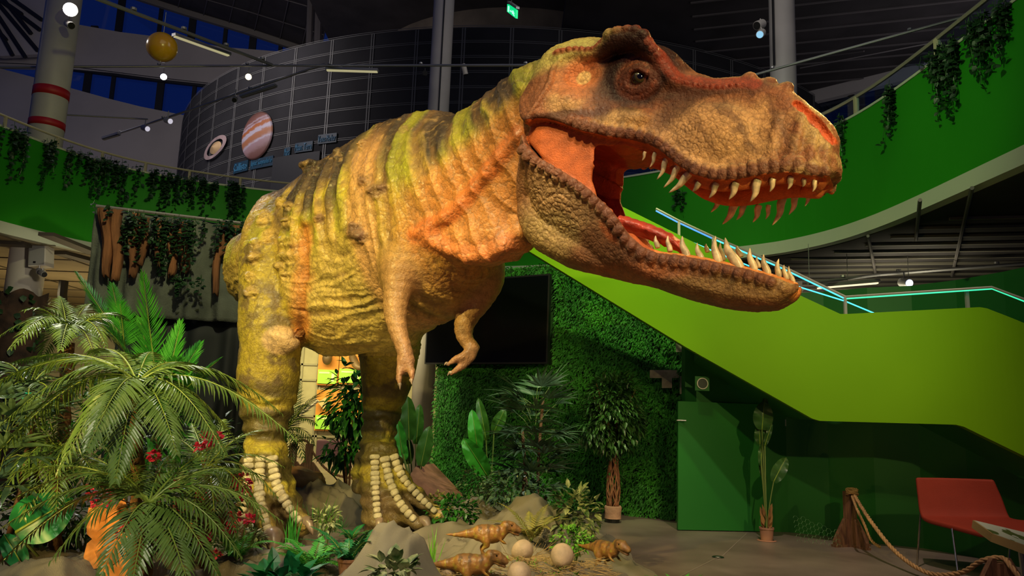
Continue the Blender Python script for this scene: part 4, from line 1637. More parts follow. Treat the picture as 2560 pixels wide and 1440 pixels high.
for i in range(NR + 1):
    for k in range(NA):
        r_ = i / NR
        u, w = r_ * math.cos(2 * math.pi * k / NA), r_ * math.sin(2 * math.pi * k / NA)
        dome = math.sqrt(max(0, 1 - r_ * r_)) * .12
        vv.append(drum_pt(ac + u * ra_, zc + w * rz_, .05 + dome))
        q_ = w - .28 * u + .05 * mnoise.noise((u * 3, w * 14, 1)) + .03 * mnoise.noise((u * 9, w * 22, 4)) 
        cc.append([np.interp(q_, bz, [q[1][j] for q in bands]) * (1 - .35 * (r_ > .97)) for j in range(3)])
for i in range(NR):
    for k in range(NA):
        ff.append((i * NA + k, (i + 1) * NA + k, (i + 1) * NA + (k + 1) % NA, i * NA + (k + 1) % NA))
o = mesh_obj('banded_planet_picture', vv, ff, MJ, smooth=True)
paint(o, np.array(cc) * .62)
setp(o, 'large banded orange and lilac planet picture mounted on the dark curved wall', 'planet picture', 'planets on the curved wall')
# the ringed planet
aL, _ = on_drum(516, 372); aR, _ = on_drum(571, 365)
_, zt = on_drum(550, 342); _, zb = on_drum(538, 396)
ac2, zc2 = (aL + aR) / 2, (zt + zb) / 2
ra2, rz2 = (aR - aL) / 2, (zt - zb) / 2
sat = empty('ringed_planet_picture', drum_pt(ac2, zc2, .05), 'small ringed cream planet picture left of the banded planet', 'planet picture', 'planets on the curved wall')
for nm, r0, r1, sx, sy, out_, m in (('ring', .70, 1.0, 1, .62, .09, mat('planet_ring', (.30, .22, .22), .6, var=.2)), ('planet', 0, .62, .8, .95, .06, mat('planet_cream', (.40, .27, .14), .6, var=.2, vscale=3))):
    vv, ff = [], []
    for i in range(11):
        for k in range(64):
            r_ = r0 + (r1 - r0) * i / 10
            u, w = r_ * math.cos(2 * math.pi * k / 64) * sx, r_ * math.sin(2 * math.pi * k / 64) * sy
            if nm == 'ring':
                cs_, sn_ = r_ * math.cos(2 * math.pi * k / 64), r_ * math.sin(2 * math.pi * k / 64)
                u, w = 1.15 * (.62 * cs_ - .56 * sn_), 1.15 * (.75 * cs_ + .45 * sn_)
            vv.append(drum_pt(ac2 + u * ra2, zc2 + w * rz2, out_ + (.0 if nm == 'ring' else .1 * (1 - i / 10))))
    for i in range(10):
        for k in range(64):
            ff.append((i * 64 + k, (i + 1) * 64 + k, (i + 1) * 64 + (k + 1) % 64, i * 64 + (k + 1) % 64))
    mesh_obj(nm, vv, ff, m, sat, smooth=True)
# labels beside the planets: blue lettering on the curved wall
M_lab = mat('label_plate_blue', (.008, .030, .055), .5)
M_letter = mat('label_letters', (.03, .13, .24), .5)
LAB = [((585, 421), (620, 414), 'Callisto', .34), ((627, 413), (683, 401), 'Jupiter: Ganymedes Io', .30), ((712, 383), (726, 379), 'Mars', .30), ((738, 373), (782, 362), 'Maan: Terra', .28), ((795, 353), (842, 340), 'Venus Merkur', .26)]
for (p0, p1, txt, h_) in LAB:
    h_ *= .62
    a0, za = on_drum(*p0); a1, zb = on_drum(*p1)
    zm = (za + zb) / 2
    n_ = 8
    vv, ff = [], []
    for i in range(n_ + 1):
        a = a0 + (a1 - a0) * i / n_
        vv += [drum_pt(a, zm - h_ / 2 - .04, .02), drum_pt(a, zm + h_ / 2 + .04, .02), drum_pt(a, zm + h_ / 2 + .04, .04), drum_pt(a, zm - h_ / 2 - .04, .04)]
    for i in range(n_):
        for k in range(4):
            ff.append((i * 4 + k, i * 4 + 4 + k, i * 4 + 4 + (k + 1) % 4, i * 4 + (k + 1) % 4))
    lo_ = mesh_obj('planet_label', vv, ff, M_lab)
    setp(lo_, 'blue lettered strip on the curved wall reading %s' % txt.replace(':', ''), 'label', 'planet labels on the curved wall')
    cu = bpy.data.curves.new('txt', 'FONT'); cu.body = txt; cu.size = 1; cu.resolution_u = 1; cu.extrude = .01
    ot = bpy.data.objects.new('txt', cu); C.objects.link(ot)
    dg = bpy.context.evaluated_depsgraph_get()
    met = bpy.data.meshes.new_from_object(ot.evaluated_get(dg))
    V_ = np.array([v.co[:] for v in met.vertices]); F_ = [tuple(p.vertices) for p in met.polygons]
    bpy.data.objects.remove(ot); bpy.data.curves.remove(cu)
    V_[:, 0] -= V_[:, 0].min(); w0 = V_[:, 0].max()
    V_[:, 1] -= V_[:, 1].min(); h0 = V_[:, 1].max()
    vv = [drum_pt(a0 + (a1 - a0) * (.03 + .94 * v[0] / w0), zm - h_ / 2 + h_ * v[1] / h0, .05 + v[2]) for v in V_]
    mesh_obj('lettering', vv, F_, M_letter, lo_)

# dark doorway at the foot of the drum
a0, za = on_drum(682, 430); a1, _ = on_drum(800, 400); _, zt = on_drum(690, 395)
vv, ff = [], []
for i in range(9):
    a = a0 + (a1 - a0) * i / 8
    vv += [drum_pt(a, 3.8, .03), drum_pt(a, zt, .03), drum_pt(a, zt, .06), drum_pt(a, 3.8, .06)]
for i in range(8):
    for k in range(4):
        ff.append((i * 4 + k, i * 4 + 4 + k, i * 4 + 4 + (k + 1) % 4, i * 4 + (k + 1) % 4))
struct(mesh_obj('door_1', vv, ff, M_frame))

struct(MB().box((-1.5, 21, 14.6), (11, 14, .2)).build('ceiling_centre', M_slatd))
struct(MB().tube([W(772, 130, 26), W(778, -60, 26)], .12, 8).tube([W(794, 110, 26), W(800, -60, 26)], .14, 8).build('trim_17', M_slatl))
# ---------------- far upper left: plaster bands, strips of evening windows
YW = 31.0
def wallpoly(name, px, m, Y=YW, th=.25):
    a, b = slab(px, Y, th)
    return struct(MB().prism(a, b).build(name, m))


wallpoly('wall_upper_band', [(-900, -60), (-60, 30), (160, 55), (300, 80), (430, 96), (560, 118), (640, 124), (760, 134), (900, 150), (900, 240), (570, 216), (400, 198), (280, 182), (165, 171), (-60, 165), (-900, 120)], M_sail)
wallpoly('wall_lower_band', [(-900, 160), (-60, 160), (0, 171), (80, 192), (155, 214), (270, 246), (350, 266), (440, 284), (620, 320), (620, 470), (-60, 420), (-900, 420)], M_sail)
# windows
for n_, (poly, bars) in enumerate((([(210, -60), (330, -10), (470, 37), (610, 78), (750, 120), (900, 150), (640, 130), (560, 124), (430, 102), (300, 86), (160, 60), (140, -60)], [(295, 86), (395, 100), (476, 110), (560, 122), (630, 128), (700, 134)]),
                                   ([(-60, 160), (165, 166), (280, 176), (400, 192), (570, 210), (900, 236), (900, 330), (620, 326), (440, 290), (270, 252), (155, 220), (-60, 165)], [(215, 232), (278, 248), (395, 278), (478, 300), (520, 305), (560, 308)]))):
    a, b = slab(poly, YW + .3, .03)
    wo = struct(MB().prism(a, b).build('window_%d' % (n_ + 1), M_glass))
    mb = MB()
    for i, (bx, by) in enumerate(bars):
        p = W(bx, by, YW + .2)
        mb.box((p[0], p[1], p[2] + 1.0), (.16 if i % 2 else .30, .1, 4.2))
    p, q = W(165, 168, YW + .2), W(640, 214, YW + .2)
    if n_ == 1: mb.tube([W(-20, 160, YW + .15), W(165, 168, YW + .15), W(400, 198, YW + .15), W(600, 220, YW + .15)], .16, 6)
    mb.build('window_frame', M_frame, wo)
# roof soffit over the upper windows
mb = MB()
edge = [(150, -100), (330, -15), (470, 30), (610, 72), (750, 118), (800, 134)]
P_ = [W(a, b, YW + .1) for a, b in edge]
Q_ = [np.array((p[0] * .42 + 1.0, 12.5, 14.2)) for p in P_]
mb.add(P_ + Q_ + [p + (0, 0, .3) for p in P_] + [q + (0, 0, .3) for q in Q_],
       [(i, i + 1, 6 + i + 1, 6 + i) for i in range(5)] + [(12 + i, 18 + i, 18 + i + 1, 12 + i + 1) for i in range(5)] + [(i, 12 + i, 12 + i + 1, i + 1) for i in range(5)])
struct(mb.build('ceiling_upper_left', M_slatd))
struct(MB().tube([W(a, b, YW) for a, b in edge], .22, 6).build('trim_8', mat('soffit_edge', (.16, .145, .12), .7)))
mb = MB()
for k in range(1, 8):
    t = k / 8
    mb.tube([P_[i] * (1 - t) + Q_[i] * t - (0, 0, .03) for i in range(6)], .025, 4)
for k in range(12):
    t = k / 11 * 4.999; i = int(t); u = t - i
    mb.tube([P_[i] * (1 - u) + P_[i + 1] * u - (0, 0, .03), Q_[i] * (1 - u) + Q_[i + 1] * u - (0, 0, .03)], .025, 4)
struct(mb.build('trim_9', M_slatl))
# pale louvred ceiling in the upper left corner
lc = wallpoly('ceiling_louvred', [(-80, -80), (200, -80), (165, 60), (110, 135), (0, 140), (-80, 130)], M_sail, YW - 1)
mb = MB()
for (x0, y0, x1, y1) in ((-30, 0, 64, 143), (-30, 25, 32, 138), (-20, -10, 95, 127), (0, 0, 100, 75), (10, 5, 55, 36), (10, 0, 78, 84), (-20, 60, 16, 100), (20, -10, 105, 50)):
    mb.tube([W(x0, y0, YW - 1.1), W(x1, y1, YW - 1.1)], .09, 5)
struct(mb.build('trim_10', M_frame))

# ---------------- far upper right: slatted ceiling, wall and windows
ZC = 10.65
struct(MB().box((16, 15, ZC + .1), (30, 20, .2)).build('ceiling_upper_right', M_slatd))
mb = MB()
phi = R(17)
D2 = np.array((math.cos(phi), -math.sin(phi), 0)); N2 = np.array((math.sin(phi), math.cos(phi), 0))
for i in range(26):
    c = np.array((2.0, 10.0, ZC - .02)) + N2 * i * .62
    mb.box(c + D2 * 12, (24, .05, .03), Matrix.Rotation(-phi, 3, 'Z'))
struct(mb.build('trim_11', M_slatl))
pW0, pW1 = W(1970, 300, 21.0), W(2330, 250, 18.5)
vw = pW1 - pW0; vw[2] = 0
aw = math.atan2(vw[1], vw[0]); Lw = np.linalg.norm(vw)
def wbox(z0, z1, d=0, s0=-6, s1=14, th=.2):
    dirw = vw / Lw; nw = np.array((-dirw[1], dirw[0], 0))
    c = pW0 + dirw * (s0 + s1) / 2 + nw * d; c[2] = (z0 + z1) / 2
    return MB().box(c, (s1 - s0, th, z1 - z0), Matrix.Rotation(aw, 3, 'Z'))
struct(wbox(3.8, 9.0).build('wall_upper_right', M_sail))
struct(wbox(10.3, 10.66, -.1).build('trim_12', M_sail))
wo = struct(wbox(9.0, 10.3, .05, th=.03).build('window_3', M_glass))
mb = MB()
dirw = vw / Lw
for i in range(12):
    c = pW0 + dirw * (-4 + i * 1.45)
    mb.box((c[0], c[1], 9.65), (.14, .14, 1.3), Matrix.Rotation(aw, 3, 'Z'))
mb.build('window_frame', M_frame, wo)
# beam with suspended pale panels above those windows
mb = MB()
for (x0, y0, x1, y1) in ((1990, 150, 2160, 128), (2000, 170, 2340, 105)):
    mb.tube([W(x0, y0, 17), W(x1, y1, 15.5)], .02, 5)
struct(mb.build('trim_13', M_slatl))

# ---------------- lower level: stair wall, door, moss wall
def vwall(pts, z0, z1, th=.15):
    """upright wall along plan points"""
    vv, ff = [], []
    n = len(pts)
    P = np.array(pts, float)
    for i in range(n):
        t = P[min(i + 1, n - 1)] - P[max(i - 1, 0)]
        nn = np.array((-t[1], t[0])); nn /= np.linalg.norm(nn)
        if nn[1] < 0: nn = -nn
        b = P[i] + nn * th
        za = z0[i] if hasattr(z0, '__len__') else z0
        zb_ = z1[i] if hasattr(z1, '__len__') else z1
        vv += [(*P[i], za), (*P[i], zb_), (*b, zb_), (*b, za)]
    for i in range(n - 1):
        for k in range(4):
            ff.append((i * 4 + k, i * 4 + (k + 1) % 4, i * 4 + 4 + (k + 1) % 4, i * 4 + 4 + k))
    ff += [(3, 2, 1, 0), tuple((n - 1) * 4 + k for k in range(4))]
    return MB().add(vv, ff)


DW0 = G(1700, 1325)[:2]; DW1 = G(1972, 1331)[:2]
STW = [G(1715, 1325)[:2] + (0, .04), DW1 + (0, .02), G(2077, 1342)[:2], G(2193, 1359)[:2], G(2310, 1371)[:2], G(2430, 1392)[:2], G(2560, 1420)[:2], G(2700, 1455)[:2]]
struct(vwall(STW, 0, 3.0).build('wall_stair', M_dgreen))
# hidden door in the wall
dz1 = W(1693, 1003, G(1693, 1325)[1])[2]
d0, d1 = G(1693, 1325)[:2] - (0, .05), G(1905, 1329)[:2] - (0, .05)
dd_ = struct(vwall([d0, d1], .01, dz1, .05).build('door_2', M_door))
hp = W(1702, 1051, d0[1] - .04)
MB().tube([hp + (-.04, 0, 0), hp + (.06, -.03, 0)], .009, 8).tube([hp + (-.04, .04, 0), hp + (-.04, 0, 0)], .009, 8).build('door_handle', mat('brushed_steel', (.5, .48, .45), .3, metal=.9), dd_)
p0, p1 = W(1964, 1050, 9.25), W(1964, 1064, 9.25)
struct(MB().box(((p0 + p1) / 2), (.012, .01, .08)).build('trim_14', mat('thin_metal', (.4, .45, .35), .4)))
# round vent in the wall
vp = W(1755, 959, 9.19)
vt = empty('wall_vent', vp, 'round black wall vent above the hidden green door', 'vent')
MB().box(vp, (.17, .02, .17)).build('vent_plate', M_dgreen, vt)
ro = Matrix.Rotation(R(90), 4, 'X')
def disc_y(c, r0, r1, y0, n=28):
    vv, ff = [], []
    for k in range(n):
        a = 2 * math.pi * k / n
        vv += [(c[0] + r0 * math.cos(a), c[1] - y0, c[2] + r0 * math.sin(a)), (c[0] + r1 * math.cos(a), c[1] - y0, c[2] + r1 * math.sin(a)), (c[0] + r1 * math.cos(a), c[1], c[2] + r1 * math.sin(a))]
    for k in range(n):
        j = (k + 1) % n
        ff += [(k * 3, k * 3 + 1, j * 3 + 1, j * 3), (k * 3 + 1, k * 3 + 2, j * 3 + 2, j * 3 + 1)]
    return MB().add(vv, ff)
disc_y(vp, .058, .068, .03).build('vent_rim', M_railm, vt)
disc_y(vp, .0, .058, .014).build('vent_hole', M_black, vt)

# moss wall
H0, H1 = G(1078, 1236)[:2], G(1692, 1302)[:2]
def hedge_d(px):
    t = (px - 1078) / (1692 - 1078)
    # depth along the straight wall seen at pixel px
    v = ray(px, 1000); v = v / v[1]
    dx, dy = H1 - H0
    tt = (H0[0] - v[0] * H0[1]) / (v[0] * dy - dx)
    return H0[1] + dy * tt
struct(vwall([H0 + (0, .05), H1 + (.25, .05)], 0, 3.62, .2).build('wall_moss', mat('moss_backing', (.02, .06, .012), .9)))
Lh = np.linalg.norm(H1 - H0); hd = (H1 - H0) / Lh; hn = np.array((hd[1], -hd[0]))
if hn[1] > 0: hn = -hn
M_moss = mat('moss_leaves', (.010, .12, .006), .7, col2=(.04, .27, .012), vscale=2.5)
tvx = [W(a, 800, hedge_d(a)) for a in (1085, 1388)]
tvz = (W(1388, 912, hedge_d(1388))[2], W(1388, 690, hedge_d(1388))[2])
r_ = np.random.RandomState(4)
NM = 52000
sM = r_.rand(NM) * (Lh + .1); zM = r_.rand(NM) * 3.6 + .02
base = np.column_stack([H0[0] + hd[0] * sM, H0[1] + hd[1] * sM, zM])
pxm = 1280 + 1900 * base[:, 0] / base[:, 1]
ok = ~((sM > np.linalg.norm(tvx[0][:2] - H0)) & (sM < np.linalg.norm(tvx[1][:2] - H0)) & (zM > tvz[0]) & (zM < tvz[1]))
BP = [(1625, 925, 1700, 945), (1690, 850, 1705, 880), (1655, 930, 1680, 970), (1700, 940, 1715, 985)]
base = base[ok]
n_ = len(base)
th = r_.rand(n_) * 2 * math.pi
out_ = np.column_stack([np.full(n_, hn[0]), np.full(n_, hn[1]), np.zeros(n_)])
tan = np.column_stack([hd[0] * np.cos(th), hd[1] * np.cos(th), np.sin(th) - .25])
nzz = fbm(base * 1.8, 3)
ln_ = (.035 + .05 * r_.rand(n_)) * (1 + .3 * nzz)
dirn = tan * .8 + out_ * (.45 + .5 * r_.rand(n_))[:, None]
dirn /= np.linalg.norm(dirn, axis=1)[:, None]
sde = np.cross(dirn, out_); sde /= np.linalg.norm(sde, axis=1)[:, None] + 1e-9
w_ = (.005 + .008 * r_.rand(n_))[:, None]
b0 = base + out_ * (.02 + .05 * np.clip(nzz, 0, 1))[:, None]
tip = b0 + dirn * ln_[:, None] + np.array((0, 0, -.02))
mid = b0 + dirn * (ln_ * .55)[:, None] + out_ * .008
V_ = np.stack([b0, mid - sde * w_, tip, mid + sde * w_], axis=1).reshape(-1, 3)
F_ = np.arange(n_ * 4).reshape(-1, 4)
mo = mesh_obj('moss_foliage', V_, F_, M_moss)
setp(mo, 'dense green artificial moss and fern foliage covering the wall behind the dinosaur', 'moss', kind='stuff')
M_bare = mat('bare_board', (.42, .36, .30), .8, var=.3, vscale=8)
mb = MB()
for i, (a, b, c, d) in enumerate(BP):
    dp = hedge_d((a + c) / 2) - .16
    P4 = [W(a, b, dp), W(c, b, dp), W(c, d, dp), W(a, d, dp)]
    mb.prism(P4[::-1], (0, .01, 0))
struct(mb.build('trim_15', M_bare))
# television
tv = empty('television', (*((tvx[0] + tvx[1]) / 2)[:2], tvz[0]), 'large switched-off black television mounted on the moss wall', 'television')
c = (tvx[0] + tvx[1]) / 2; c[2] = sum(tvz) / 2; c[:2] += hn * .17
wt = np.linalg.norm(tvx[1] - tvx[0]); ah = math.atan2(hd[1], hd[0])
Rh = Matrix.Rotation(ah, 3, 'Z')
MB().box(c, (wt, .07, tvz[1] - tvz[0]), Rh).build('bezel', M_black, tv)
MB().box(c + np.array((*hn, 0)) * .037, (wt - .05, .004, tvz[1] - tvz[0] - .05), Rh).build('screen', mat('tv_screen', (.003, .003, .004), .12), tv)
MB().box(c - np.array((*hn, 0)) * .08 , (.5, .12, .4), Rh).build('bracket', M_black, tv)

# stair flank
SDP = np.polyfit([1250, 1715, 2040, 2310, 2560, 2760], [9.75, 8.85, 8.3, 7.8, 7.0, 6.2], 3)
def sd(px):
    return float(np.polyval(SDP, px)) if True else float(np.interp(px, [1250, 1715, 2040, 2310, 2560, 2760], [9.9, 8.75, 8.35, 7.85, 6.95, 6.3]))
xs = list(range(1290, 2740, 20))
botp = np.interp(xs, [1290, 1715, 2040, 2400, 2560, 2740], [608, 868, 1052, 1062, 1140, 1228])
topp = np.interp(xs, [1290, 1665, 2000, 2112, 2480, 2560, 2740], [330, 540, 740, 785, 768, 800, 880])
topp = np.interp(xs, [1290, 2000, 2112, 2480, 2560, 2740], [388, 735, 786, 768, 798, 872])
vv, ff = [], []
for x_, b_, t_ in zip(xs, botp, topp):
    d = sd(x_)
    A_, B_ = W(x_, b_, d), W(x_, t_, d)
    B_ = np.array((A_[0], A_[1], B_[2]))
    vv += [A_, B_, B_ + (.02, .12, 0), A_ + (.02, .12, 0)]
for i in range(len(xs) - 1):
    for k in range(4):
        ff.append((i * 4 + k, i * 4 + (k + 1) % 4, i * 4 + 4 + (k + 1) % 4, i * 4 + 4 + k))
struct(mesh_obj('wall_stair_flank', vv, ff, M_lime))
# soffit of the stair between flank and wall
vv, ff = [], []
for x_, b_ in zip(xs, botp):
    A_ = W(x_, b_ - 3, sd(x_) + .1)
    vv += [A_, A_ + (.05, .95 if x_ > 1760 else .3, 0), A_ + (.05, .95 if x_ > 1760 else .3, .12), A_ + (0, 0, .12)]
for i in range(len(xs) - 1):
    for k in range(4):
        ff.append((i * 4 + k, i * 4 + 4 + k, i * 4 + 4 + (k + 1) % 4, i * 4 + (k + 1) % 4))
struct(mesh_obj('ceiling_stair', vv, ff, M_dgreen))
# stair handrail with light strips
sr = empty('stair_railing', W(2112, 785, sd(2112)), 'slim metal stair railing with glowing cyan and green light strips', 'railing')
def pts(l, off=0):
    return [W(a, b + off, sd(a) + .05) for a, b in l]
UPR = [(1640, 522), (1697, 552), (1783, 592), (1960, 668), (2113, 742)]
MB().tube(pts(UPR), .016, 6).tube(pts([(2113, 742), (2480, 718), (2560, 748), (2700, 800)]), .014, 6).build('rail_bar', M_railm, sr)
MB().tube(pts(UPR[:3], 5), .010, 6).build('light_strip', M_glow_b, sr)
MB().tube(pts(UPR[2:], 5), .010, 6).build('light_strip', M_glow_c, sr)
MB().tube(pts([(2113, 747), (2480, 722), (2560, 753)]), .008, 6).build('light_strip', M_glow_g, sr)
MB().tube(pts([(1717, 600), (1760, 618), (2000, 718), (2113, 753), (2185, 783)]), .008, 6).build('light_strip', M_glow_c, sr)
for (a, b, c_) in ((1697, 552, 615), (1783, 592, 650), (2113, 742, 787), (2418, 722, 772)):
    MB().box((W(a, b, sd(a) + .05) + W(a, c_ + 6, sd(a) + .05)) / 2, (.03, .03, (c_ + 6 - b) / 1900 * sd(a))).build('post', M_railm, sr)

# ---------------- far lower wall and exhibition boards
M_exw = mat('exhibit_wall', (.33, .31, .19), .7, var=.06)
struct(MB().box((-7.5, 20.3, 1.81), (26, .2, 3.6)).build('wall_exhibit', M_exw))
struct(MB().box((12, 18.5, 1.81), (15, .2, 3.6)).build('wall_far_right', M_frame))
mb = MB()
for px_ in (748, 789, 796, 846):
    p = W(px_, 1000, 20.15)
    mb.box((p[0], 20.18, 1.8), (.05, .03, 3.6))
for py_ in (911, 950, 1040, 1090):
    p = W(770, py_, 20.15)
    mb.box((-8, 20.18, p[2]), (20, .03, .05))
struct(mb.build('trim_16', mat('exhibit_joint', (.24, .23, .15), .6)))
M_or = mat('board_orange', (.62, .25, .035), .6, var=.12, vscale=1.2, stretch=(1, 1, .2))
M_lg = mat('board_green', (.30, .68, .07), .5)
M_lgt = mat('board_print', (.75, .85, .45), .5)
boards = [((798, 880), (843, 964), 'upper left orange display board with a green caption strip below the belly'),
          ((851, 878), (905, 962), 'upper right orange display board with a green caption strip by the far leg'),
          ((793, 974), (838, 1078), 'lower left orange display board with a green caption strip over the purple bench'),
          ((846, 974), (905, 1084), 'lower right orange display board mostly hidden behind the leafy shrub')]
for i, (a, b, lb) in enumerate(boards):
    p, q = W(*a, 20.1), W(*b, 20.1)
    e = empty('display_board', ((p[0] + q[0]) / 2, 20.1, q[2]), lb, 'display board', 'orange boards on the exhibit wall')
    MB().box(((p[0] + q[0]) / 2, 20.12, (p[2] + q[2]) / 2), (q[0] - p[0], .06, p[2] - q[2])).build('board', M_or, e)
    hs = .36
    MB().box(((p[0] + q[0]) / 2, 20.07, q[2] + .04 + hs / 2), (q[0] - p[0] - .04, .03, hs)).build('caption_strip', M_lg, e)
    MB().box(((p[0] + q[0]) / 2 - .08, 20.05, q[2] + .04 + hs * .78), ((q[0] - p[0]) * .5, .01, .04)).box((q[0] - .12, 20.05, q[2] + .04 + hs * .45), (.07, .01, .2)).build('print', M_lgt, e)
# mounted horns on the boards
M_horn = mat('horn_brown', (.12, .075, .03), .5, var=.3)
p = W(818, 896, 19.93)
o = MB().ball(p, .13, 14, 10, (1, 1, 1.3)).build('mounted_specimen', M_horn, smooth=True)
setp(o, 'dark rounded specimen mounted on the upper left orange board', 'specimen')
o = MB().tube(bez([W(880, 890, 20), W(888, 908, 19.9), W(897, 920, 19.8), W(912, 915, 19.8)], 10), [.09, .1, .1, .1, .1, .09, .07, .06, .04, .02], 8).build('mounted_specimen', M_horn, smooth=True)
setp(o, 'curved brown limb specimen mounted on the upper right orange board', 'specimen')
p = W(815, 1003, 19.95)
o = MB().prism([W(798, 1006, 20.09), W(818, 993, 20.09), W(822, 1008, 20.09), W(812, 1024, 20.09)], (.0, -.15, 0)).build('mounted_specimen', mat('pale_specimen', (.5, .42, .2), .6), smooth=False)
setp(o, 'pale angular specimen on the lower left orange board', 'specimen')
# bench blocks
for (a, b, c_, d, m, lb) in ((787, 1102, 862, 1148, mat('bench_purple', (.060, .022, .045), .8), 'low purple upholstered bench in front of the display boards'),
                              (862, 1108, 925, 1152, mat('bench_tan', (.30, .2, .1), .8), 'low tan upholstered bench next to the purple one')):
    p, q = W(a, d, 18.9), W(c_, b, 18.9)
    e = empty('bench', ((p[0] + q[0]) / 2, 18.9, 0), lb, 'bench', 'upholstered benches by the boards')
    w2, hh_ = q[0] - p[0], q[2]
    o = MB().box(((p[0] + q[0]) / 2, 19.15, hh_ / 2 + .03), (w2 - .02, .5, hh_ - .06)).build('cushion', m, e)
    md = o.modifiers.new('b', 'BEVEL'); md.width = .03; md.segments = 3
    MB().box(((p[0] + q[0]) / 2, 19.15, .02), (w2 - .08, .44, .04)).build('plinth', M_black, e)
# ramp-like white bar
o = MB().tube([W(752, 1036, 17.5), W(796, 1001, 17.5)], .035, 6).build('slanted_bar', mat('white_bar', (.8, .75, .6), .4))
setp(o, 'pale slanted bar between the near leg and the display boards', 'bar')

# ---------------- curtain backdrop on the left
def curtain_d(px): return np.interp(px, [200, 640], [9.7, 10.4])
M_felt = mat('felt_grey_green', (.12, .135, .10), .95, var=.3, vscale=2.5, bump=.5, bscale=40)
M_blackcloth = mat('black_cloth', (.012, .016, .014), .7, var=.3, vscale=2)
M_bark = mat('bark_strips', (.21, .085, .030), .9, var=.5, vscale=3, bump=.8, bscale=14, stretch=(2.5, 2.5, .5))
bd = empty('backdrop_curtain', (*W(430, 800, 10.0)[:2], 0), 'tall grey felt backdrop hung with brown bark strips and a black lower cloth', 'curtain')
xs = np.linspace(236, 650, 90)
vv, ff = [], []
NZ = 26
for i, x_ in enumerate(xs):
    d = curtain_d(x_)
    tp = np.interp(x_, [236, 620, 650], [520, 566, 570]); bt = np.interp(x_, [228, 300, 430, 600, 650], [765, 780, 797, 806, 806])
    A_, B_ = W(x_, tp, d), W(x_, bt, d)
    for k in range(NZ):
        t = k / (NZ - 1)
        fold = .05 * math.sin(x_ * .085 + 1.2 * mnoise.noise((x_ * .01, t * 1.5, 0))) * (.35 + t) + .03 * mnoise.noise((x_ * .05, t * 3, 2))
        vv.append((A_[0], A_[1] + fold, A_[2] + (B_[2] - A_[2]) * t))
for i in range(len(xs) - 1):
    for k in range(NZ - 1):
        ff.append((i * NZ + k, i * NZ + k + 1, (i + 1) * NZ + k + 1, (i + 1) * NZ + k))
o = mesh_obj('felt_sheet', vv, ff, M_felt, bd, smooth=True)
md = o.modifiers.new('s', 'SOLIDIFY'); md.thickness = .01
vv, ff = [], []
xs = np.linspace(300, 660, 60)
for i, x_ in enumerate(xs):
    d = curtain_d(x_) + .18
    A_ = W(x_, 780, d)
    for k in range(8):
        t = k / 7
        vv.append((A_[0], A_[1] + .04 * math.sin(x_ * .12 + math.sin(x_ * .03) * 2) * (.5 + t), A_[2] * (1 - t) + .01))
for i in range(59):
    for k in range(7):
        ff.append((i * 8 + k, i * 8 + k + 1, (i + 1) * 8 + k + 1, (i + 1) * 8 + k))
o = mesh_obj('black_cloth', vv, ff, M_blackcloth, bd, smooth=True)
md = o.modifiers.new('s', 'SOLIDIFY'); md.thickness = .008
MB().tube([W(x_, np.interp(x_, [240, 640], [515, 562]), curtain_d(x_) - .03) for x_ in (240, 440, 640)], .022, 8).build('pole', mat('pole_metal', (.5, .47, .40), .3, metal=.7), bd)
rb = random.Random(9)
for (x0, y0, x1, y1, w) in ((262, 522, 270, 690, 30), (292, 526, 290, 700, 34), (335, 535, 330, 690, 30), (362, 545, 350, 660, 34), (395, 548, 402, 668, 26), (430, 560, 430, 690, 28), (455, 555, 462, 680, 30), (560, 562, 535, 735, 22), (590, 565, 560, 640, 46)):
    vv, ff = [], []
    for i in range(14):
        t = i / 13
        cx = x0 + (x1 - x0) * t + 4 * math.sin(t * 7 + x0)
        cy = y0 + (y1 - y0) * t
        wd = w * (1 - .35 * t) * (1 + .25 * mnoise.noise((x0, t * 5, 1)))
        for k in range(7):
            u = k / 6 - .5
            p = W(cx + u * wd, cy + (rb.uniform(-3, 8) if i == 13 else 0), curtain_d(cx) - .10)
            vv.append(p + (0, -.07 * math.cos(u * 3.0) - .02 * math.sin(k * 2.6 + t * 3), 0))
    for i in range(13):
        for k in range(6):
            ff.append((i * 7 + k, i * 7 + 7 + k, i * 7 + 8 + k, i * 7 + 1 + k))
    o = mesh_obj('bark_strip', vv, ff, M_bark, bd, smooth=True)
    md = o.modifiers.new('s', 'SOLIDIFY'); md.thickness = .015

# bark cladding round the left column
vv, ff = [], []
for i in range(12):
    t = i / 11
    for k in range(40):
        a = 2 * math.pi * k / 40
        rr_ = .36 + .06 * mnoise.noise((math.cos(a) * 3, math.sin(a) * 3, t * 2)) + .02 * math.sin(a * 9) + .05 * (1 - t)
        vv.append((pL[0] - .02 + rr_ * math.cos(a), pL[1] + rr_ * math.sin(a), 2.92 * t + .05 * (t == 1) * math.sin(a * 5)))
for i in range(11):
    for k in range(40):
        ff.append((i * 40 + k, i * 40 + (k + 1) % 40, i * 40 + 40 + (k + 1) % 40, i * 40 + 40 + k))
o = mesh_obj('bark_cladding', vv, ff, mat('bark_dark', (.035, .018, .010), .95, var=.6, vscale=4, bump=1, bscale=10), smooth=True)
setp(o, 'dark leafy bark cladding wrapped round the foot of the left column', 'tree bark')
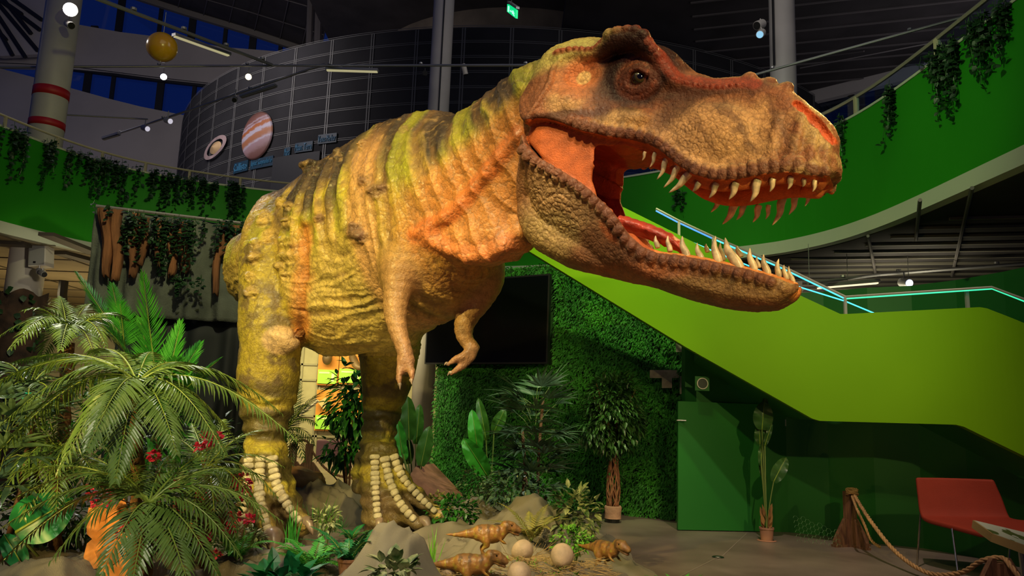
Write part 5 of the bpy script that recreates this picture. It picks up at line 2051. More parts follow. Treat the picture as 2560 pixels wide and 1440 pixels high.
# loudspeaker on the column
p = W(92, 632, 11.45)
sp = empty('loudspeaker', p, 'white wall loudspeaker with a grey grille on the left column', 'loudspeaker')
hS = 68 / 1900 * 11.45
MB().box(p + (0, .12, 0), (.26, .22, hS), Matrix.Rotation(R(-6), 3, 'Y')).build('cabinet', M_white, sp)
MB().box(p + (0, -.0, 0), (.225, .012, hS - .04), Matrix.Rotation(R(-6), 3, 'Y')).build('grille', mat('grille_grey', (.20, .20, .20), .7), sp)
MB().box(p + (-.01, -.012, -hS * .36), (.035, .008, .03)).build('badge', M_black, sp)

# ================================================================ draped mound
BUMPS = [  # px, py of the summit, distance, radii x, y, height
    (985, 1312, 4.95, .36, .36, .60), (760, 1372, 5.3, .55, .30, .36), (1325, 1258, 7.3, .55, .5, .52), (1250, 1300, 6.6, .5, .4, .34), (1420, 1300, 6.9, .5, .4, .30),
    (820, 1212, 8.8, 1.0, .55, .42), (700, 1250, 8.6, .8, .5, .34), (640, 1420, 5.4, .6, .35, .26), (1290, 1400, 5.5, .75, .55, .27), (1450, 1405, 5.6, .55, .5, .20),
    (1560, 1430, 5.6, .4, .3, .14), (120, 1350, 5.0, .9, .6, .36), (330, 1340, 5.4, .8, .6, .30), (500, 1370, 5.6, .6, .4, .24), (1130, 1290, 7.2, .5, .4, .26),
    (1180, 1240, 8.4, .45, .35, .38), (120, 1180, 7.6, 1.2, .7, .45), (400, 1200, 8.0, 1.0, .7, .35), (1100, 1400, 5.2, .4, .35, .26), (560, 1180, 8.6, .6, .5, .3)]
BMP = []
for (a, b, d, sx, sy, h_) in BUMPS:
    p = W(a, b, d)
    BMP.append((p[0], p[1], sx, sy, h_))


def hgt(x, y):
    x = np.asarray(x, float); y = np.asarray(y, float)
    inb = sstep(1.25, .8, x - .10 * (y - 5.5)) * sstep(4.0, 4.5, y) * sstep(9.6, 8.9, y + .35 * np.maximum(x + .2, 0) * 2)
    z = -.03 + .115 * inb
    s = np.zeros_like(x)
    for (cx, cy, sx, sy, h_) in BMP:
        q = ((x - cx) / sx) ** 2 + ((y - cy) / sy) ** 2
        s = np.maximum(s, h_ * np.exp(-q ** .8 * 1.1))
    s = s * sstep(9.9, 9.2, y)
    return np.maximum(z, np.where(s > .03, s, z)) + 0.0


NX, NY = 330, 300
gx_ = np.linspace(-5.2, 1.9, NX); gy_ = np.linspace(4.0, 9.9, NY)
GX_, GY_ = np.meshgrid(gx_, gy_, indexing='ij')
P2 = np.column_stack([GX_.ravel(), GY_.ravel(), np.zeros(NX * NY)])
warp = fbm(P2 * .9, 3)
fold = np.clip(1 - np.abs(pnoise(np.column_stack([P2[:, 0] * 2.4 + warp * 2.2, P2[:, 1] * 1.1 + warp, P2[:, 2] + 5])) * 3.2), 0, 1) ** 2.2
fold2 = np.clip(1 - np.abs(pnoise(np.column_stack([P2[:, 0] * 5.2 - P2[:, 1] * 3 + warp * 4, P2[:, 1] * 2.2, P2[:, 2] + 9])) * 3.4), 0, 1) ** 2
hz = hgt(P2[:, 0], P2[:, 1])
on = sstep(.0, .1, hz)
rad3 = np.zeros(len(P2))
for bi, (cx, cy, sx, sy, h_) in enumerate(BMP):
    ddx, ddy = (P2[:, 0] - cx) / sx, (P2[:, 1] - cy) / sy
    an_ = np.arctan2(ddy, ddx); q_ = np.hypot(ddx, ddy)
    nf_ = 7 + bi % 4
    rad3 += (1 - np.abs(np.sin(an_ * nf_ / 2 + warp * 2 + bi))) ** 2 * sstep(.15, .6, q_) * sstep(1.7, .9, q_) * .05 * min(1, h_ / .35)
Z0 = hz + on * rad3 + on * (.075 * fold + .035 * fold2 + .02 * fbm(P2 * 3, 3)) - (1 - on) * .03
HG = Z0.reshape(NX, NY)
V_ = np.column_stack([P2[:, 0], P2[:, 1], Z0])
ii = np.arange(NX * NY).reshape(NX, NY)
F_ = np.column_stack([ii[:-1, :-1].ravel(), ii[1:, :-1].ravel(), ii[1:, 1:].ravel(), ii[:-1, 1:].ravel()])
keepf = (Z0[F_] > -.02).any(1)
M_cloth = mat('drape_cloth', (.235, .21, .155), .85, var=.22, vscale=1.8, bump=.25, bscale=180)
o = mesh_obj('ground_drape', V_, F_[keepf], M_cloth, smooth=True)
setp(o, 'crumpled olive grey cloth draped over the rocky mound under the dinosaur', 'cloth')


def gz(x, y):
    i = (x - gx_[0]) / (gx_[1] - gx_[0]); j = (y - gy_[0]) / (gy_[1] - gy_[0])
    i = min(max(i, 0), NX - 1.001); j = min(max(j, 0), NY - 1.001)
    if x < gx_[0] or x > gx_[-1] or y > gy_[-1]: return 0.0
    a, b = int(i), int(j); u, v = i - a, j - b
    return max(0.0, float(HG[a, b] * (1 - u) * (1 - v) + HG[a + 1, b] * u * (1 - v) + HG[a, b + 1] * (1 - u) * v + HG[a + 1, b + 1] * u * v))


def onm(px, d):
    """point on the mound at distance d in the direction of column px"""
    p = W(px, 1300, d)
    return np.array((p[0], d, gz(p[0], d)))


# ================================================================ plants
def leafmat(name, c1, c2, rough=.45, vs=6):
    m = mat(name, c1, rough, col2=c2, vscale=vs)
    b = m.node_tree.nodes['Principled BSDF']
    b.inputs['Specular IOR Level'].default_value = .5
    return m


M_palm = leafmat('palm_leaf', (.075, .15, .022), (.17, .28, .055), .36)
M_palmbright = leafmat('palm_leaf_bright', (.03, .26, .018), (.08, .42, .04), .4)
M_rach = mat('palm_rib', (.26, .36, .05), .5)
M_fibre = mat('trunk_fibre', (.16, .075, .025), .95, var=.5, vscale=10, bump=1, bscale=30)
M_dark = leafmat('leaf_dark', (.016, .06, .012), (.05, .13, .025), .35)
M_rhap = leafmat('rhapis_leaf', (.045, .10, .045), (.14, .24, .12), .28)
M_fern = leafmat('fern_leaf', (.035, .27, .03), (.10, .50, .06), .45)
M_fernd = leafmat('fern_leaf_deep', (.008, .13, .045), (.02, .26, .07), .4)
M_yfern = leafmat('fern_yellow', (.22, .22, .04), (.40, .36, .09), .5)
M_grass = leafmat('grass_blade', (.10, .36, .02), (.22, .55, .05), .5)
M_banana = leafmat('banana_leaf', (.030, .11, .012), (.07, .20, .025), .4, 3)
M_bananal = leafmat('banana_leaf_lit', (.04, .34, .03), (.10, .50, .05), .4, 3)  # lit copy of the banana leaf, brightness put into its colour
M_stem = mat('plant_stem', (.16, .22, .05), .6)
M_wood = mat('plant_wood', (.18, .085, .035), .8, var=.4, vscale=12, bump=.6, bscale=30)
M_pot = mat('pot_terracotta', (.36, .17, .11), .7, var=.15)
M_flower = mat('bougainvillea_pink', (.62, .01, .07), .55, col2=(.75, .04, .12), vscale=12)
M_vari = leafmat('ivy_cream_edge', (.03, .12, .02), (.55, .58, .30), .5, 16)
M_ivy = leafmat('ivy_dark', (.006, .030, .008), (.015, .060, .012), .5)
M_orangeleaf = mat('dry_leaf_orange', (.62, .24, .05), .7, var=.3, vscale=8)


def nrm(v):
    l = np.linalg.norm(v)
    return v / l if l > 1e-9 else v


def leaf_into(V, F, base, d, up, L, w, n=3, curl=.2, fold=.15):
    """one lens-shaped leaf: n segments along direction d, drooping by curl, folded along the midrib"""
    d = nrm(d); s = nrm(np.cross(d, up)); u = nrm(np.cross(s, d))
    b = len(V)
    V.append(base)
    for i in range(1, n + 1):
        t = i / n
        c = base + d * L * t - u * curl * L * t * t
        if i == n:
            V.append(c)
        else:
            ww = w * math.sin(math.pi * (t ** .75)) * .5
            V.append(c + s * ww + u * fold * ww)
            V.append(c)
            V.append(c - s * ww + u * fold * ww)
    # faces
    F.append((b, b + 1, b + 2)); F.append((b, b + 2, b + 3))
    for i in range(1, n - 1):
        k = b + 1 + (i - 1) * 3
        F.append((k, k + 3, k + 4, k + 1)); F.append((k + 1, k + 4, k + 5, k + 2))
    k = b + 1 + (n - 2) * 3
    e = b + 1 + (n - 1) * 3
    F.append((k, e, k + 1)); F.append((k + 1, e, k + 2))


def two_mat(name, V1, F1, m1, mb2, m2, parent):
    o = MB()
    o.v = [tuple(v) for v in V1]; o.f = list(F1)
    n1 = len(o.f)
    o.add(mb2.v, mb2.f)
    ob = o.build(name, m1, parent)
    ob.data.materials.append(m2)
    mi = np.zeros(len(ob.data.polygons), dtype=np.int32); mi[n1:] = 1
    ob.data.polygons.foreach_set('material_index', mi)
    return ob


def frond(parent, P0, P1, arch, ll, n=26, w=.016, droop=.25, m=None, V=.6, rr=.006, name='frond', seed=0, tipw=.35, fwd=.55):
    rg = random.Random(seed)
    P0 = np.array(P0, float); P1 = np.array(P1, float)
    c = (P0 + P1) / 2 + np.array((0, 0, arch))
    c = c + (P0 - P1) * .12
    Vt, F, rb_ = [], [], []
    for i in range(15):
        t = i / 14
        rb_.append(P0 * (1 - t) ** 2 + 2 * c * t * (1 - t) + P1 * t * t)
    rb_ = np.array(rb_)
    for i in range(n):
        t = .10 + .90 * i / (n - 1)
        q = t * 14; k = min(int(q), 13); u_ = q - k
        p = rb_[k] * (1 - u_) + rb_[k + 1] * u_
        T = nrm(rb_[min(k + 1, 14)] - rb_[k])
        side = nrm(np.cross(T, (0, 0, 1.0)))
        up = nrm(np.cross(side, T))
        L = ll * (math.sin(math.pi * min(1, (t * .82 + .14))) ** .6 * (1 - tipw * t)) * rg.uniform(.9, 1.08)
        f = fwd + .5 * t
        for sg in (-1, 1):
            d = T * f + side * sg * (1 - .45 * t) + up * (V * .5) + np.array((rg.uniform(-.06, .06), rg.uniform(-.06, .06), rg.uniform(-.06, .04)))
            leaf_into(Vt, F, p, d, up if abs(d @ up) < .95 else T, L, w * rg.uniform(.85, 1.1), 3, droop * rg.uniform(.7, 1.4), .35)
    mb2 = MB().tube(rb_, [rr * (1 - .75 * i / 14) for i in range(15)], 5)
    return two_mat(name, Vt, F, m or M_palm, mb2, M_rach, parent)


def trunk(parent, P0, P1, r0, r1, m, name='trunk', wob=.3, seed=1):
    rg = random.Random(seed)
    P0 = np.array(P0, float); P1 = np.array(P1, float)
    n = 18
    pts_ = [P0 * (1 - i / (n - 1)) + P1 * i / (n - 1) + np.array((rg.uniform(-.008, .008), rg.uniform(-.008, .008), 0)) for i in range(n)]
    rr = [(r0 + (r1 - r0) * i / (n - 1)) * rg.uniform(1 - wob * .5, 1 + wob * .5) for i in range(n)]
    return MB().tube(pts_, rr, 10).build(name, m, parent, smooth=True)


def palm(name, label, crown, d, foot, ends, ll, arch=.35, m=None, tr=.045, group=None, nf=26, w=.016, droop=.25, V=.6, trm=None, seed=0, rr=.007):
    """ends: (px, py, distance offset[, arch])"""
    c = W(*crown, d)
    f = W(*foot, d)
    base = np.array((f[0], d, gz(f[0], d) - .01 if d < 9.8 else 0.0))
    e = empty(name, base, label, 'palm', group)
    if tr > 0: trunk(e, base, c, tr, tr * .85, trm or M_fibre, wob=.5, seed=seed)
    for i, q in enumerate(ends):
        P1 = W(q[0], q[1], d + q[2])
        a = q[3] if len(q) > 3 else arch
        dist = np.linalg.norm(P1 - c)
        s = q[4] if len(q) > 4 else 1
        frond(e, c + np.array((0, 0, .01)), P1, a, ll * s, n=max(14, int(nf * min(1.2, dist / .7))), w=w, droop=droop, m=m, V=V, seed=seed * 50 + i, rr=rr)
    return e


# tall palm at the back left
palm('potted_palm', 'arching grey green palm at the back left below the loudspeaker column', (168, 858), 5.9, (160, 1300),
     [(150, 742, .3, .10), (62, 775, -.3, .22), (-4, 842, -.3, .30), (30, 868, -.6, .30), (152, 872, -.9, .30), (262, 862, -.4, .34), (302, 832, .1, .30), (330, 905, .3, .32), (318, 800, .6, .28), (230, 760, .9, .2), (90, 800, .7, .25), (100, 905, .5, .3), (240, 905, -.7, .3), (60, 830, -.8, .3)],
     .20, .25, M_palm, .05, nf=30, w=.015, droop=.35, V=.35, seed=3)
palm('potted_palm', 'second low palm half hidden behind the left foreground palms', (70, 985), 5.4, (110, 1330),
     [(-10, 905, .1, .15), (-30, 960, -.2, .22), (-20, 1040, -.4, .25), (60, 1080, -.6, .25), (150, 1040, -.3, .25), (170, 950, .2, .25), (110, 900, .5, .15), (200, 1000, 0, .25), (-40, 1100, -.2, .3)],
     .20, .2, M_rhap, .04, nf=24, w=.02, droop=.3, V=.3, seed=4)
# foreground palms
palm('potted_palm', 'large foreground palm with fronds sweeping across the near leg', (342, 962), 4.55, (368, 1330),
     [(290, 1195, -.65, .22, 1.1), (440, 1130, -.55, .20), (735, 1095, -.1, .30), (700, 1030, .25, .34), (560, 1130, -.35, .28), (150, 1175, -.45, .34), (10, 1055, -.3, .36), (-20, 962, .0, .30), (40, 905, .4, .22), (230, 880, .7, .2), (500, 925, .6, .18), (620, 985, .3, .26), (610, 1130, .3, .30), (90, 1250, -.2, .42), (220, 1120, -.75, .25), (-20, 1150, .1, .4), (380, 880, .8, .12)],
     .235, .25, M_palm, .042, nf=34, w=.017, droop=.38, V=.22, seed=5)
palm('potted_palm', 'low front palm spreading over the bottom left corner', (372, 1265), 4.15, (365, 1420),
     [(468, 1452, -.45, .12, 1.1), (545, 1440, -.3, .18), (700, 1300, .1, .26), (660, 1190, .35, .22), (560, 1110, .5, .12), (250, 1445, -.45, .18), (130, 1400, -.3, .28), (30, 1250, -.1, .30), (40, 1180, .3, .22), (160, 1130, .5, .15), (300, 1120, .6, .06), (330, 1460, -.5, .10), (10, 1400, 0, .34), (600, 1390, -.1, .24), (-10, 1330, -.2, .3), (420, 1140, .6, .1)],
     .20, .2, M_palm, .045, nf=32, w=.016, droop=.32, V=.22, seed=6)
palm('potted_palm', 'small palm tucked between the front palm and the near foot', (515, 1175), 5.35, (515, 1400),
     [(650, 1075, .2, .12), (705, 1165, .1, .18), (655, 1300, -.2, .22), (590, 1345, -.4, .2), (470, 1340, -.4, .2), (415, 1085, .3, .1), (560, 1050, .4, .08), (690, 1240, 0, .22), (480, 1060, .5, .05), (540, 1360, -.5, .2)],
     .18, .2, M_palm, .035, nf=28, w=.014, droop=.3, V=.22, seed=11)
palm('potted_palm', 'low palm filling the gap left of the large foreground palm', (140, 1130), 5.1, (140, 1400),
     [(20, 1040, .1, .15), (-30, 1120, 0, .2), (10, 1230, -.3, .25), (140, 1280, -.5, .22), (250, 1220, -.3, .2), (230, 1050, .3, .1), (100, 1010, .4, .1), (60, 1290, -.4, .25), (-20, 1180, -.1, .2), (280, 1130, .1, .15)],
     .21, .2, M_palm, .035, nf=28, w=.016, droop=.35, V=.22, seed=13)
# upright bright palm
palm('potted_palm', 'bright green upright palm standing in front of the curtain', (400, 1040), 6.7, (410, 1180),
     [(357, 690, .1, .02, 1.25), (452, 808, .1, .02), (518, 935, -.2, .08), (548, 900, .2, .05), (300, 860, -.1, .05), (330, 960, -.3, .08), (440, 900, -.3, .04), (350, 800, .3, .02), (500, 860, .3, .05)],
     .30, .03, M_palmbright, .03, nf=44, w=.018, droop=.05, V=.35, seed=7, rr=.009)
palm('potted_palm', 'slender green palm with two long fronds left of the curtain', (312, 880), 6.9, (330, 1180),
     [(192, 684, .1, .04, 1.0), (280, 712, .2, .02), (300, 760, -.2, .02), (238, 800, -.2, .05)],
     .24, .03, M_palmbright, .02, nf=40, w=.013, droop=.05, V=.3, seed=8, rr=.008)
palm('potted_palm', 'dark palm between the near leg and the display boards', (712, 1085), 8.4, (712, 1215),
     [(806, 978, -.1, .12), (790, 1062, -.3, .22), (784, 1110, -.2, .2), (745, 958, .2, .05), (700, 960, .3, .05), (770, 1010, .3, .18), (650, 1040, -.2, .2), (760, 1150, -.3, .25), (680, 1120, -.3, .2), (730, 1160, -.4, .2)],
     .20, .15, M_dark, .035, nf=26, w=.014, droop=.35, V=.2, seed=9)


def fan_leaf(V, F, base, d, up, L, n, w, spread, rg, curl=.25):
    s = nrm(np.cross(d, up)); u = nrm(np.cross(s, d))
    for i in range(n):
        a = (i / (n - 1) - .5) * spread
        dd = nrm(d * math.cos(a) + s * math.sin(a) + u * rg.uniform(-.05, .12))
        leaf_into(V, F, base, dd, u, L * (1 - .25 * abs(a) / (spread / 2 + .01)) * rg.uniform(.88, 1.08), w * rg.uniform(.8, 1.15), 4, curl * rg.uniform(.6, 1.5), .25)


def rhapis(name, label, px, d, top, H_, R_, stems, nfans, L, m, seed, w=.026, group=None):
    rg = random.Random(seed)
    b = onm(px, d) if d < 9.8 else np.array((W(px, 1200, d)[0], d, 0))
    e = empty(name, b, label, 'palm', group)
    zt = W(px, top, d)[2]
    Hh = zt - b[2]
    for i in range(stems):
        a = 2 * math.pi * i / stems + .4
        q = b + np.array((.08 * math.cos(a), .08 * math.sin(a), -.02))
        t_ = b + np.array((.16 * math.cos(a + .6), .16 * math.sin(a + .6), Hh * (.92 - .22 * i)))
        MB().tube(bez([q, (q + t_) / 2 + (rg.uniform(-.04, .04), rg.uniform(-.04, .04), 0), t_], 10), .018, 7).build('stem', M_wood, e, smooth=True)
    for i in range(nfans):
        t = i / nfans
        a = i * 2.4 + rg.uniform(-.3, .3)
        zz = Hh * (.30 + .62 * t)
        c = b + np.array((.05 * math.cos(a), .05 * math.sin(a), zz))
        el = rg.uniform(-.25, .7) + .8 * max(0, t - .55)
        out_ = np.array((math.cos(a) * math.cos(el), math.sin(a) * math.cos(el), math.sin(el)))
        pet = R_ * rg.uniform(.25, .45)
        p1 = c + out_ * pet + (0, 0, .05)
        V, F = [], []
        fan_leaf(V, F, p1, nrm(out_ + np.array((0, 0, .15))), np.array((0, 0, 1.0)), L * rg.uniform(.85, 1.15), 8, w, 2.3, rg)
        two_mat('fan_leaf', V, F, m, MB().tube([c, (c + p1) / 2 + (0, 0, .02), p1], .004, 4), M_stem, e)
    return e


rhapis('lady_palm', 'tall lady palm with long dark strap leaves in front of the moss wall', 1330, 8.3, 965, 0, .50, 4, 46, .38, M_rhap, 21, w=.042)
rhapis('lady_palm', 'broad strap leaved palm cut off by the left edge', -20, 4.9, 985, 0, .5, 3, 26, .36, M_rhap, 22, w=.04)


def banana_leaf(parent, P0, P1, w, m, side=None, bend=.1, name='leaf', stem=0.0, n=14):
    """a broad paddle leaf from P0 (foot of the blade) to P1 with waves and a midrib; facing roughly to the camera"""
    P0 = np.array(P0, float); P1 = np.array(P1, float)
    T = P1 - P0; L = np.linalg.norm(T)
    tocam = nrm(CP - P0) if side is None else nrm(np.array(side, float))
    s = nrm(np.cross(T, tocam)); u = nrm(np.cross(s, T))
    V, F = [], []
    K = 6
    for i in range(n + 1):
        t = i / n
        c = P0 + T * t + u * bend * L * math.sin(math.pi * t) + np.array((0, 0, -.05 * L * t * t))
        ww = w * (math.sin(math.pi * min(1, t * .93 + .05)) ** .55) * (1 - .25 * t) * .5
        if i == n: ww = .002
        for k in range(-K, K + 1):
            x_ = k / K
            V.append(c + s * ww * x_ + u * (abs(x_) * ww * .35 + .006 * math.sin(i * 2.1 + k) * abs(x_) + .008 * math.sin(i * 1.3) * abs(x_)))
    m_ = 2 * K + 1
    for i in range(n):
        for k in range(m_ - 1):
            F.append((i * m_ + k, i * m_ + k + 1, (i + 1) * m_ + k + 1, (i + 1) * m_ + k))
    rib = [np.array(V[i * m_ + K]) + u * .003 for i in range(n + 1)]
    ob = two_mat(name, V, F, m, MB().tube(rib, [.006 * (1 - .8 * i / n) * max(1, w * 5) for i in range(n + 1)], 5), M_rach, parent)
    ob.data.polygons.foreach_set('use_smooth', np.ones(len(ob.data.polygons), dtype=bool))
    return ob


def strel(name, label, foot, d, leaves, m, z0=None):
    b = W(*foot, d); b[2] = gz(b[0], d) if z0 is None else z0
    e = empty(name, b, label, 'plant')
    for q in leaves:
        x0, y0, x1, y1, w, off = q[:6]
        mm = q[6] if len(q) > 6 else m
        P0, P1 = W(x0, y0, d + off), W(x1, y1, d + off)
        banana_leaf(e, P0, P1, w, mm, bend=.04)
        MB().tube(bez([b + (0, 0, .0), (b + P0) / 2 + (.02, 0, .05), P0], 8), .008, 5).build('stalk', M_stem, e)
    return e


strel('bird_of_paradise_plant', 'broad paddle leaved plant just right of the far leg', (1030, 1215), 9.1,
      [(1005, 1135, 994, 1045, .16, -.15, M_bananal), (1022, 1100, 1020, 985, .22, .05), (1040, 1110, 1050, 1005, .16, .1), (1052, 1165, 1074, 1060, .20, -.1), (1012, 1150, 1000, 1095, .14, .0, M_bananal), (1020, 1160, 1010, 1080, .2, .2)], M_banana)
strel('banana_plant', 'bright banana leaves behind the lady palm', (1215, 1245), 9.4,
      [(1195, 1135, 1180, 1018, .20, .0, M_bananal), (1218, 1190, 1158, 1090, .26, -.2, M_bananal), (1215, 1100, 1196, 990, .16, .15, M_banana), (1235, 1080, 1262, 1020, .18, .2, M_banana)], M_bananal)
# slim potted strelitzia by the door
pp = G(1917, 1352)
e = empty('potted_strelitzia', pp, 'slim dark leaved plant in a pale pink pot in front of the green wall', 'potted plant')
def pot(e, p, r, h):
    MB().lathe(p, [(0.0, .002), (r * .84, .0), (r, h * .86), (r * 1.07, h * .86), (r * 1.07, h), (r * .92, h), (r * .88, h * .85), (0, h * .85)], 28).build('pot', M_pot, e, smooth=False)
pot(e, pp, .078, .15)
MB().lathe(pp, [(.11, 0.004), (.085, .012)], 24).build('saucer', M_pot, e)
dS = pp[1]
for q in ((1905, 1075, 1911, 1000, .17, 0), (1900, 1110, 1898, 1058, .09, .05), (1912, 1115, 1930, 1055, .05, -.05), (1934, 1205, 1966, 1140, .12, -.08), (1903, 1165, 1905, 1100, .06, .05), (1905, 1190, 1903, 1130, .05, .1), (1912, 1100, 1913, 985, .09, .05)):
    P0, P1 = W(q[0], q[1], dS + q[5]), W(q[2], q[3], dS + q[5])
    banana_leaf(e, P0, P1, q[4] * 1.5, M_dark, bend=.04)
    MB().tube(bez([pp + (0, 0, .12), (pp + P0) / 2 + (0, 0, .1), P0], 8), .007, 5).build('stalk', M_stem, e)
V, F = [], []
for k in range(14):
    a = k * 2.4
    leaf_into(V, F, pp + np.array((.03 * math.cos(a), .03 * math.sin(a), .12 + .012 * k)), np.array((.25 * math.cos(a), .25 * math.sin(a), 1.0)), np.array((math.cos(a + 1.57), math.sin(a + 1.57), 0)), .15, .05, 3, .0, .2)
MB().add(V, F).build('dry_sheath', mat('dry_sheath', (.32, .15, .05), .8, var=.3), e)


def leaf_cloud(name, parent, centre, rad, n, L, w, m, seed, droop=.5, hollow=.35, lump=.35):
    rg = np.random.RandomState(seed)
    V, F = [], []
    k = 0
    while k < n:
        q = rg.uniform(-1, 1, 3)
        l = np.linalg.norm(q)
        if l > 1 or l < hollow: continue
        if lump and mnoise.noise(Vector(q * 2.2) + Vector((seed, 0, 0))) < -lump * .35: continue
        p = np.array(centre) + q * np.array(rad)
        d = nrm(q + rg.uniform(-.6, .6, 3) - np.array((0, 0, droop)))
        leaf_into(V, F, p, d, np.array((rg.uniform(-.3, .3), rg.uniform(-.3, .3), 1.0)), L * rg.uniform(.7, 1.25), w * rg.uniform(.7, 1.2), 3, .2, .3)
        k += 1
    return MB().add(V, F).build(name, m, parent)


# ficus with a woven trunk
pf = G(1532, 1306)
e = empty('potted_ficus', pf, 'leafy artificial tree with a woven vine trunk in a cloth wrapped pot', 'potted tree')
dF = pf[1]
MB().lathe(pf, [(0, .002), (.085, 0), (.095, .09), (0, .09)], 24).build('pot', M_black, e)
vv = []
mb = MB().lathe(pf, [(.108, .05), (.104, .12), (.112, .19), (.10, .21), (.085, .20)], 28)
mb.build('pot_wrap', mat('wrap_cloth', (.42, .22, .16), .9, var=.2, bump=.5, bscale=20), e, smooth=True)
mb = MB()
rg = random.Random(3)
zt = W(1530, 1130, dF)[2]
for k in range(34):
    a0 = 2 * math.pi * k / 34
    P_ = []
    for i in range(16):
        t = i / 15
        a = a0 + .5 * math.sin(t * 6 + k) + (.9 if k % 2 else -.9) * t
        r_ = .068 + .022 * math.sin(math.pi * min(1, t * 1.3)) + rg.uniform(-.006, .006) - .02 * t
        P_.append((pf[0] + r_ * math.cos(a), pf[1] + r_ * math.sin(a), .19 + (zt - .19) * t))
    mb.tube(P_, .0085, 5)
mb.build('woven_trunk', mat('vine_brown', (.26, .10, .05), .75, var=.35, vscale=14), e, smooth=True)
ztop = W(1530, 1010, dF)[2]
mb = MB()
for k in range(14):
    a = k * 2.4
    q = np.array((pf[0], pf[1], zt - .05))
    t_ = np.array((pf[0] + .3 * math.cos(a), pf[1] + .3 * math.sin(a), ztop + .25 * math.sin(k * 1.7)))
    mb.tube(bez([q, q * .6 + t_ * .4 + (0, 0, .1), t_], 7), [.012, .011, .01, .009, .007, .006, .004], 5)
mb.build('branches', M_wood, e)
cz = W(1530, 1030, dF)
leaf_cloud('foliage', e, (pf[0] - .0, pf[1], cz[2] - .02), (.40, .40, .56), 2100, .095, .042, M_dark, 31, droop=.55)
leaf_cloud('foliage', e, (pf[0] - .25, pf[1] - .1, cz[2] - .25), (.24, .24, .22), 420, .09, .04, M_dark, 32, droop=.6)
leaf_cloud('foliage', e, (pf[0] + .02, pf[1], zt - .18), (.15, .15, .25), 90, .06, .02, M_dark, 33, droop=.2)
# shrub with glossy leaves behind the far leg
ps = W(876, 1190, 9.6); ps[2] = 0
e = empty('glossy_shrub', ps, 'glossy dark leaved shrub between the belly and the far leg', 'shrub')
mb = MB()
for k in range(10):
    a = k * 2.4
    t_ = ps + np.array((.28 * math.cos(a), .25 * math.sin(a), .9 + .45 * math.sin(k)))
    mb.tube(bez([ps + (0, 0, .1), ps * .5 + t_ * .5 + (0, 0, .15), t_], 8), [.014] * 4 + [.008] * 4, 5)
mb.build('branches', M_wood, e)
MB().lathe(ps, [(0, 0.002), (.12, 0), (.15, .24), (0, .24)], 20).build('pot', M_black, e)
M_gloss = leafmat('glossy_leaf', (.015, .10, .012), (.05, .24, .03), .3)
leaf_cloud('foliage', e, (ps[0] + .02, ps[1], W(876, 1010, 9.6)[2]), (.38, .35, .55), 620, .15, .065, M_gloss, 41, droop=.5, hollow=.2)
leaf_cloud('foliage', e, (ps[0] - .05, ps[1], W(876, 1120, 9.6)[2]), (.33, .3, .22), 160, .15, .065, M_gloss, 42, droop=.4, hollow=.2)


# small ground plants
def fern(label, px, d, R_, n, m, seed, elev=.6, dist=None, ll=.08, name='fern', group=None, lean=(0, 0), w=.012, z=None, cat='fern'):
    rg = random.Random(seed)
    b = onm(px, d)
    if z is not None: b[2] = z
    e = empty(name, b, label, cat, group)
    for i in range(n):
        a = 2 * math.pi * i / n + rg.uniform(-.3, .3)
        r_ = R_ * rg.uniform(.75, 1.1)
        q = b + np.array((r_ * math.cos(a) + lean[0], r_ * math.sin(a) * .8 + lean[1], R_ * elev * rg.uniform(.3, 1.0)))
        q[2] = max(q[2], gz(q[0], q[1]) + .03)
        frond(e, b + (0, 0, .01), q, R_ * .35, ll * rg.uniform(.8, 1.1), n=22, w=w, droop=.12, m=m, V=.15, rr=.0025, seed=seed * 9 + i, tipw=.75, fwd=.3)
    return e


fern('bright green sword fern beside the middle claw of the near foot', 790, 5.15, .34, 12, M_fern, 51, ll=.10, lean=(.02, -.02), w=.016)
fern('bluish green fern growing from a small clay pot behind the cloth peak', 880, 5.05, .30, 11, M_fernd, 52, ll=.095, elev=.9, w=.016)
MB_p = onm(880, 4.98)
o = MB().lathe(MB_p, [(0, -.04), (.055, -.04), (.07, .05), (.075, .05), (.075, .065), (.055, .065), (.05, .02), (0, .02)], 20).build('clay_pot', mat('clay_rough', (.22, .10, .05), .9, var=.3))
setp(o, 'small rough clay pot under the bluish fern', 'pot')
fern('low fern behind the mound between the two feet', 880, 7.2, .28, 7, M_fernd, 53, ll=.07)
fern('yellow tinged fern at the back of the nest', 1330, 6.5, .38, 10, M_yfern, 54, ll=.10, elev=.8, w=.016)
fern('bushy green fern at the right edge of the mound', 1700, 5.55, .36, 15, M_fern, 55, ll=.085, elev=.75, w=.013, z=.02)
fern('second fern overhanging the floor at the lower right of the mound', 1655, 5.25, .30, 10, M_fernd, 56, ll=.075, elev=.6, z=.0)
fern('small pale fern at the bottom edge right of the nest', 1735, 5.15, .22, 7, M_vari, 57, ll=.06, elev=.5, z=.0)
fern('short green fern left of the near foot', 600, 5.3, .30, 10, M_fern, 58, ll=.085, elev=.6)


def tuft(label, px, d, h_, n, m, seed, w=.012, spread=.5, cat='grass', name='grass_tuft', z=None, lean=(0, 0), group=None):
    rg = random.Random(seed)
    b = onm(px, d)
    if z is not None: b[2] = z
    V, F = [], []
    for i in range(n):
        a = rg.uniform(0, 6.28)
        d_ = np.array((spread * math.cos(a) * rg.random() + lean[0], spread * math.sin(a) * rg.random() + lean[1], 1.0))
        leaf_into(V, F, b + np.array((rg.uniform(-.03, .03), rg.uniform(-.03, .03), -.01)), d_, np.array((math.cos(a), math.sin(a), .1)), h_ * rg.uniform(.6, 1.1), w, 4, rg.uniform(-.1, .35), .2)
    o = MB().add(V, F).build(name, m)
    return setp(o, label, cat, group)


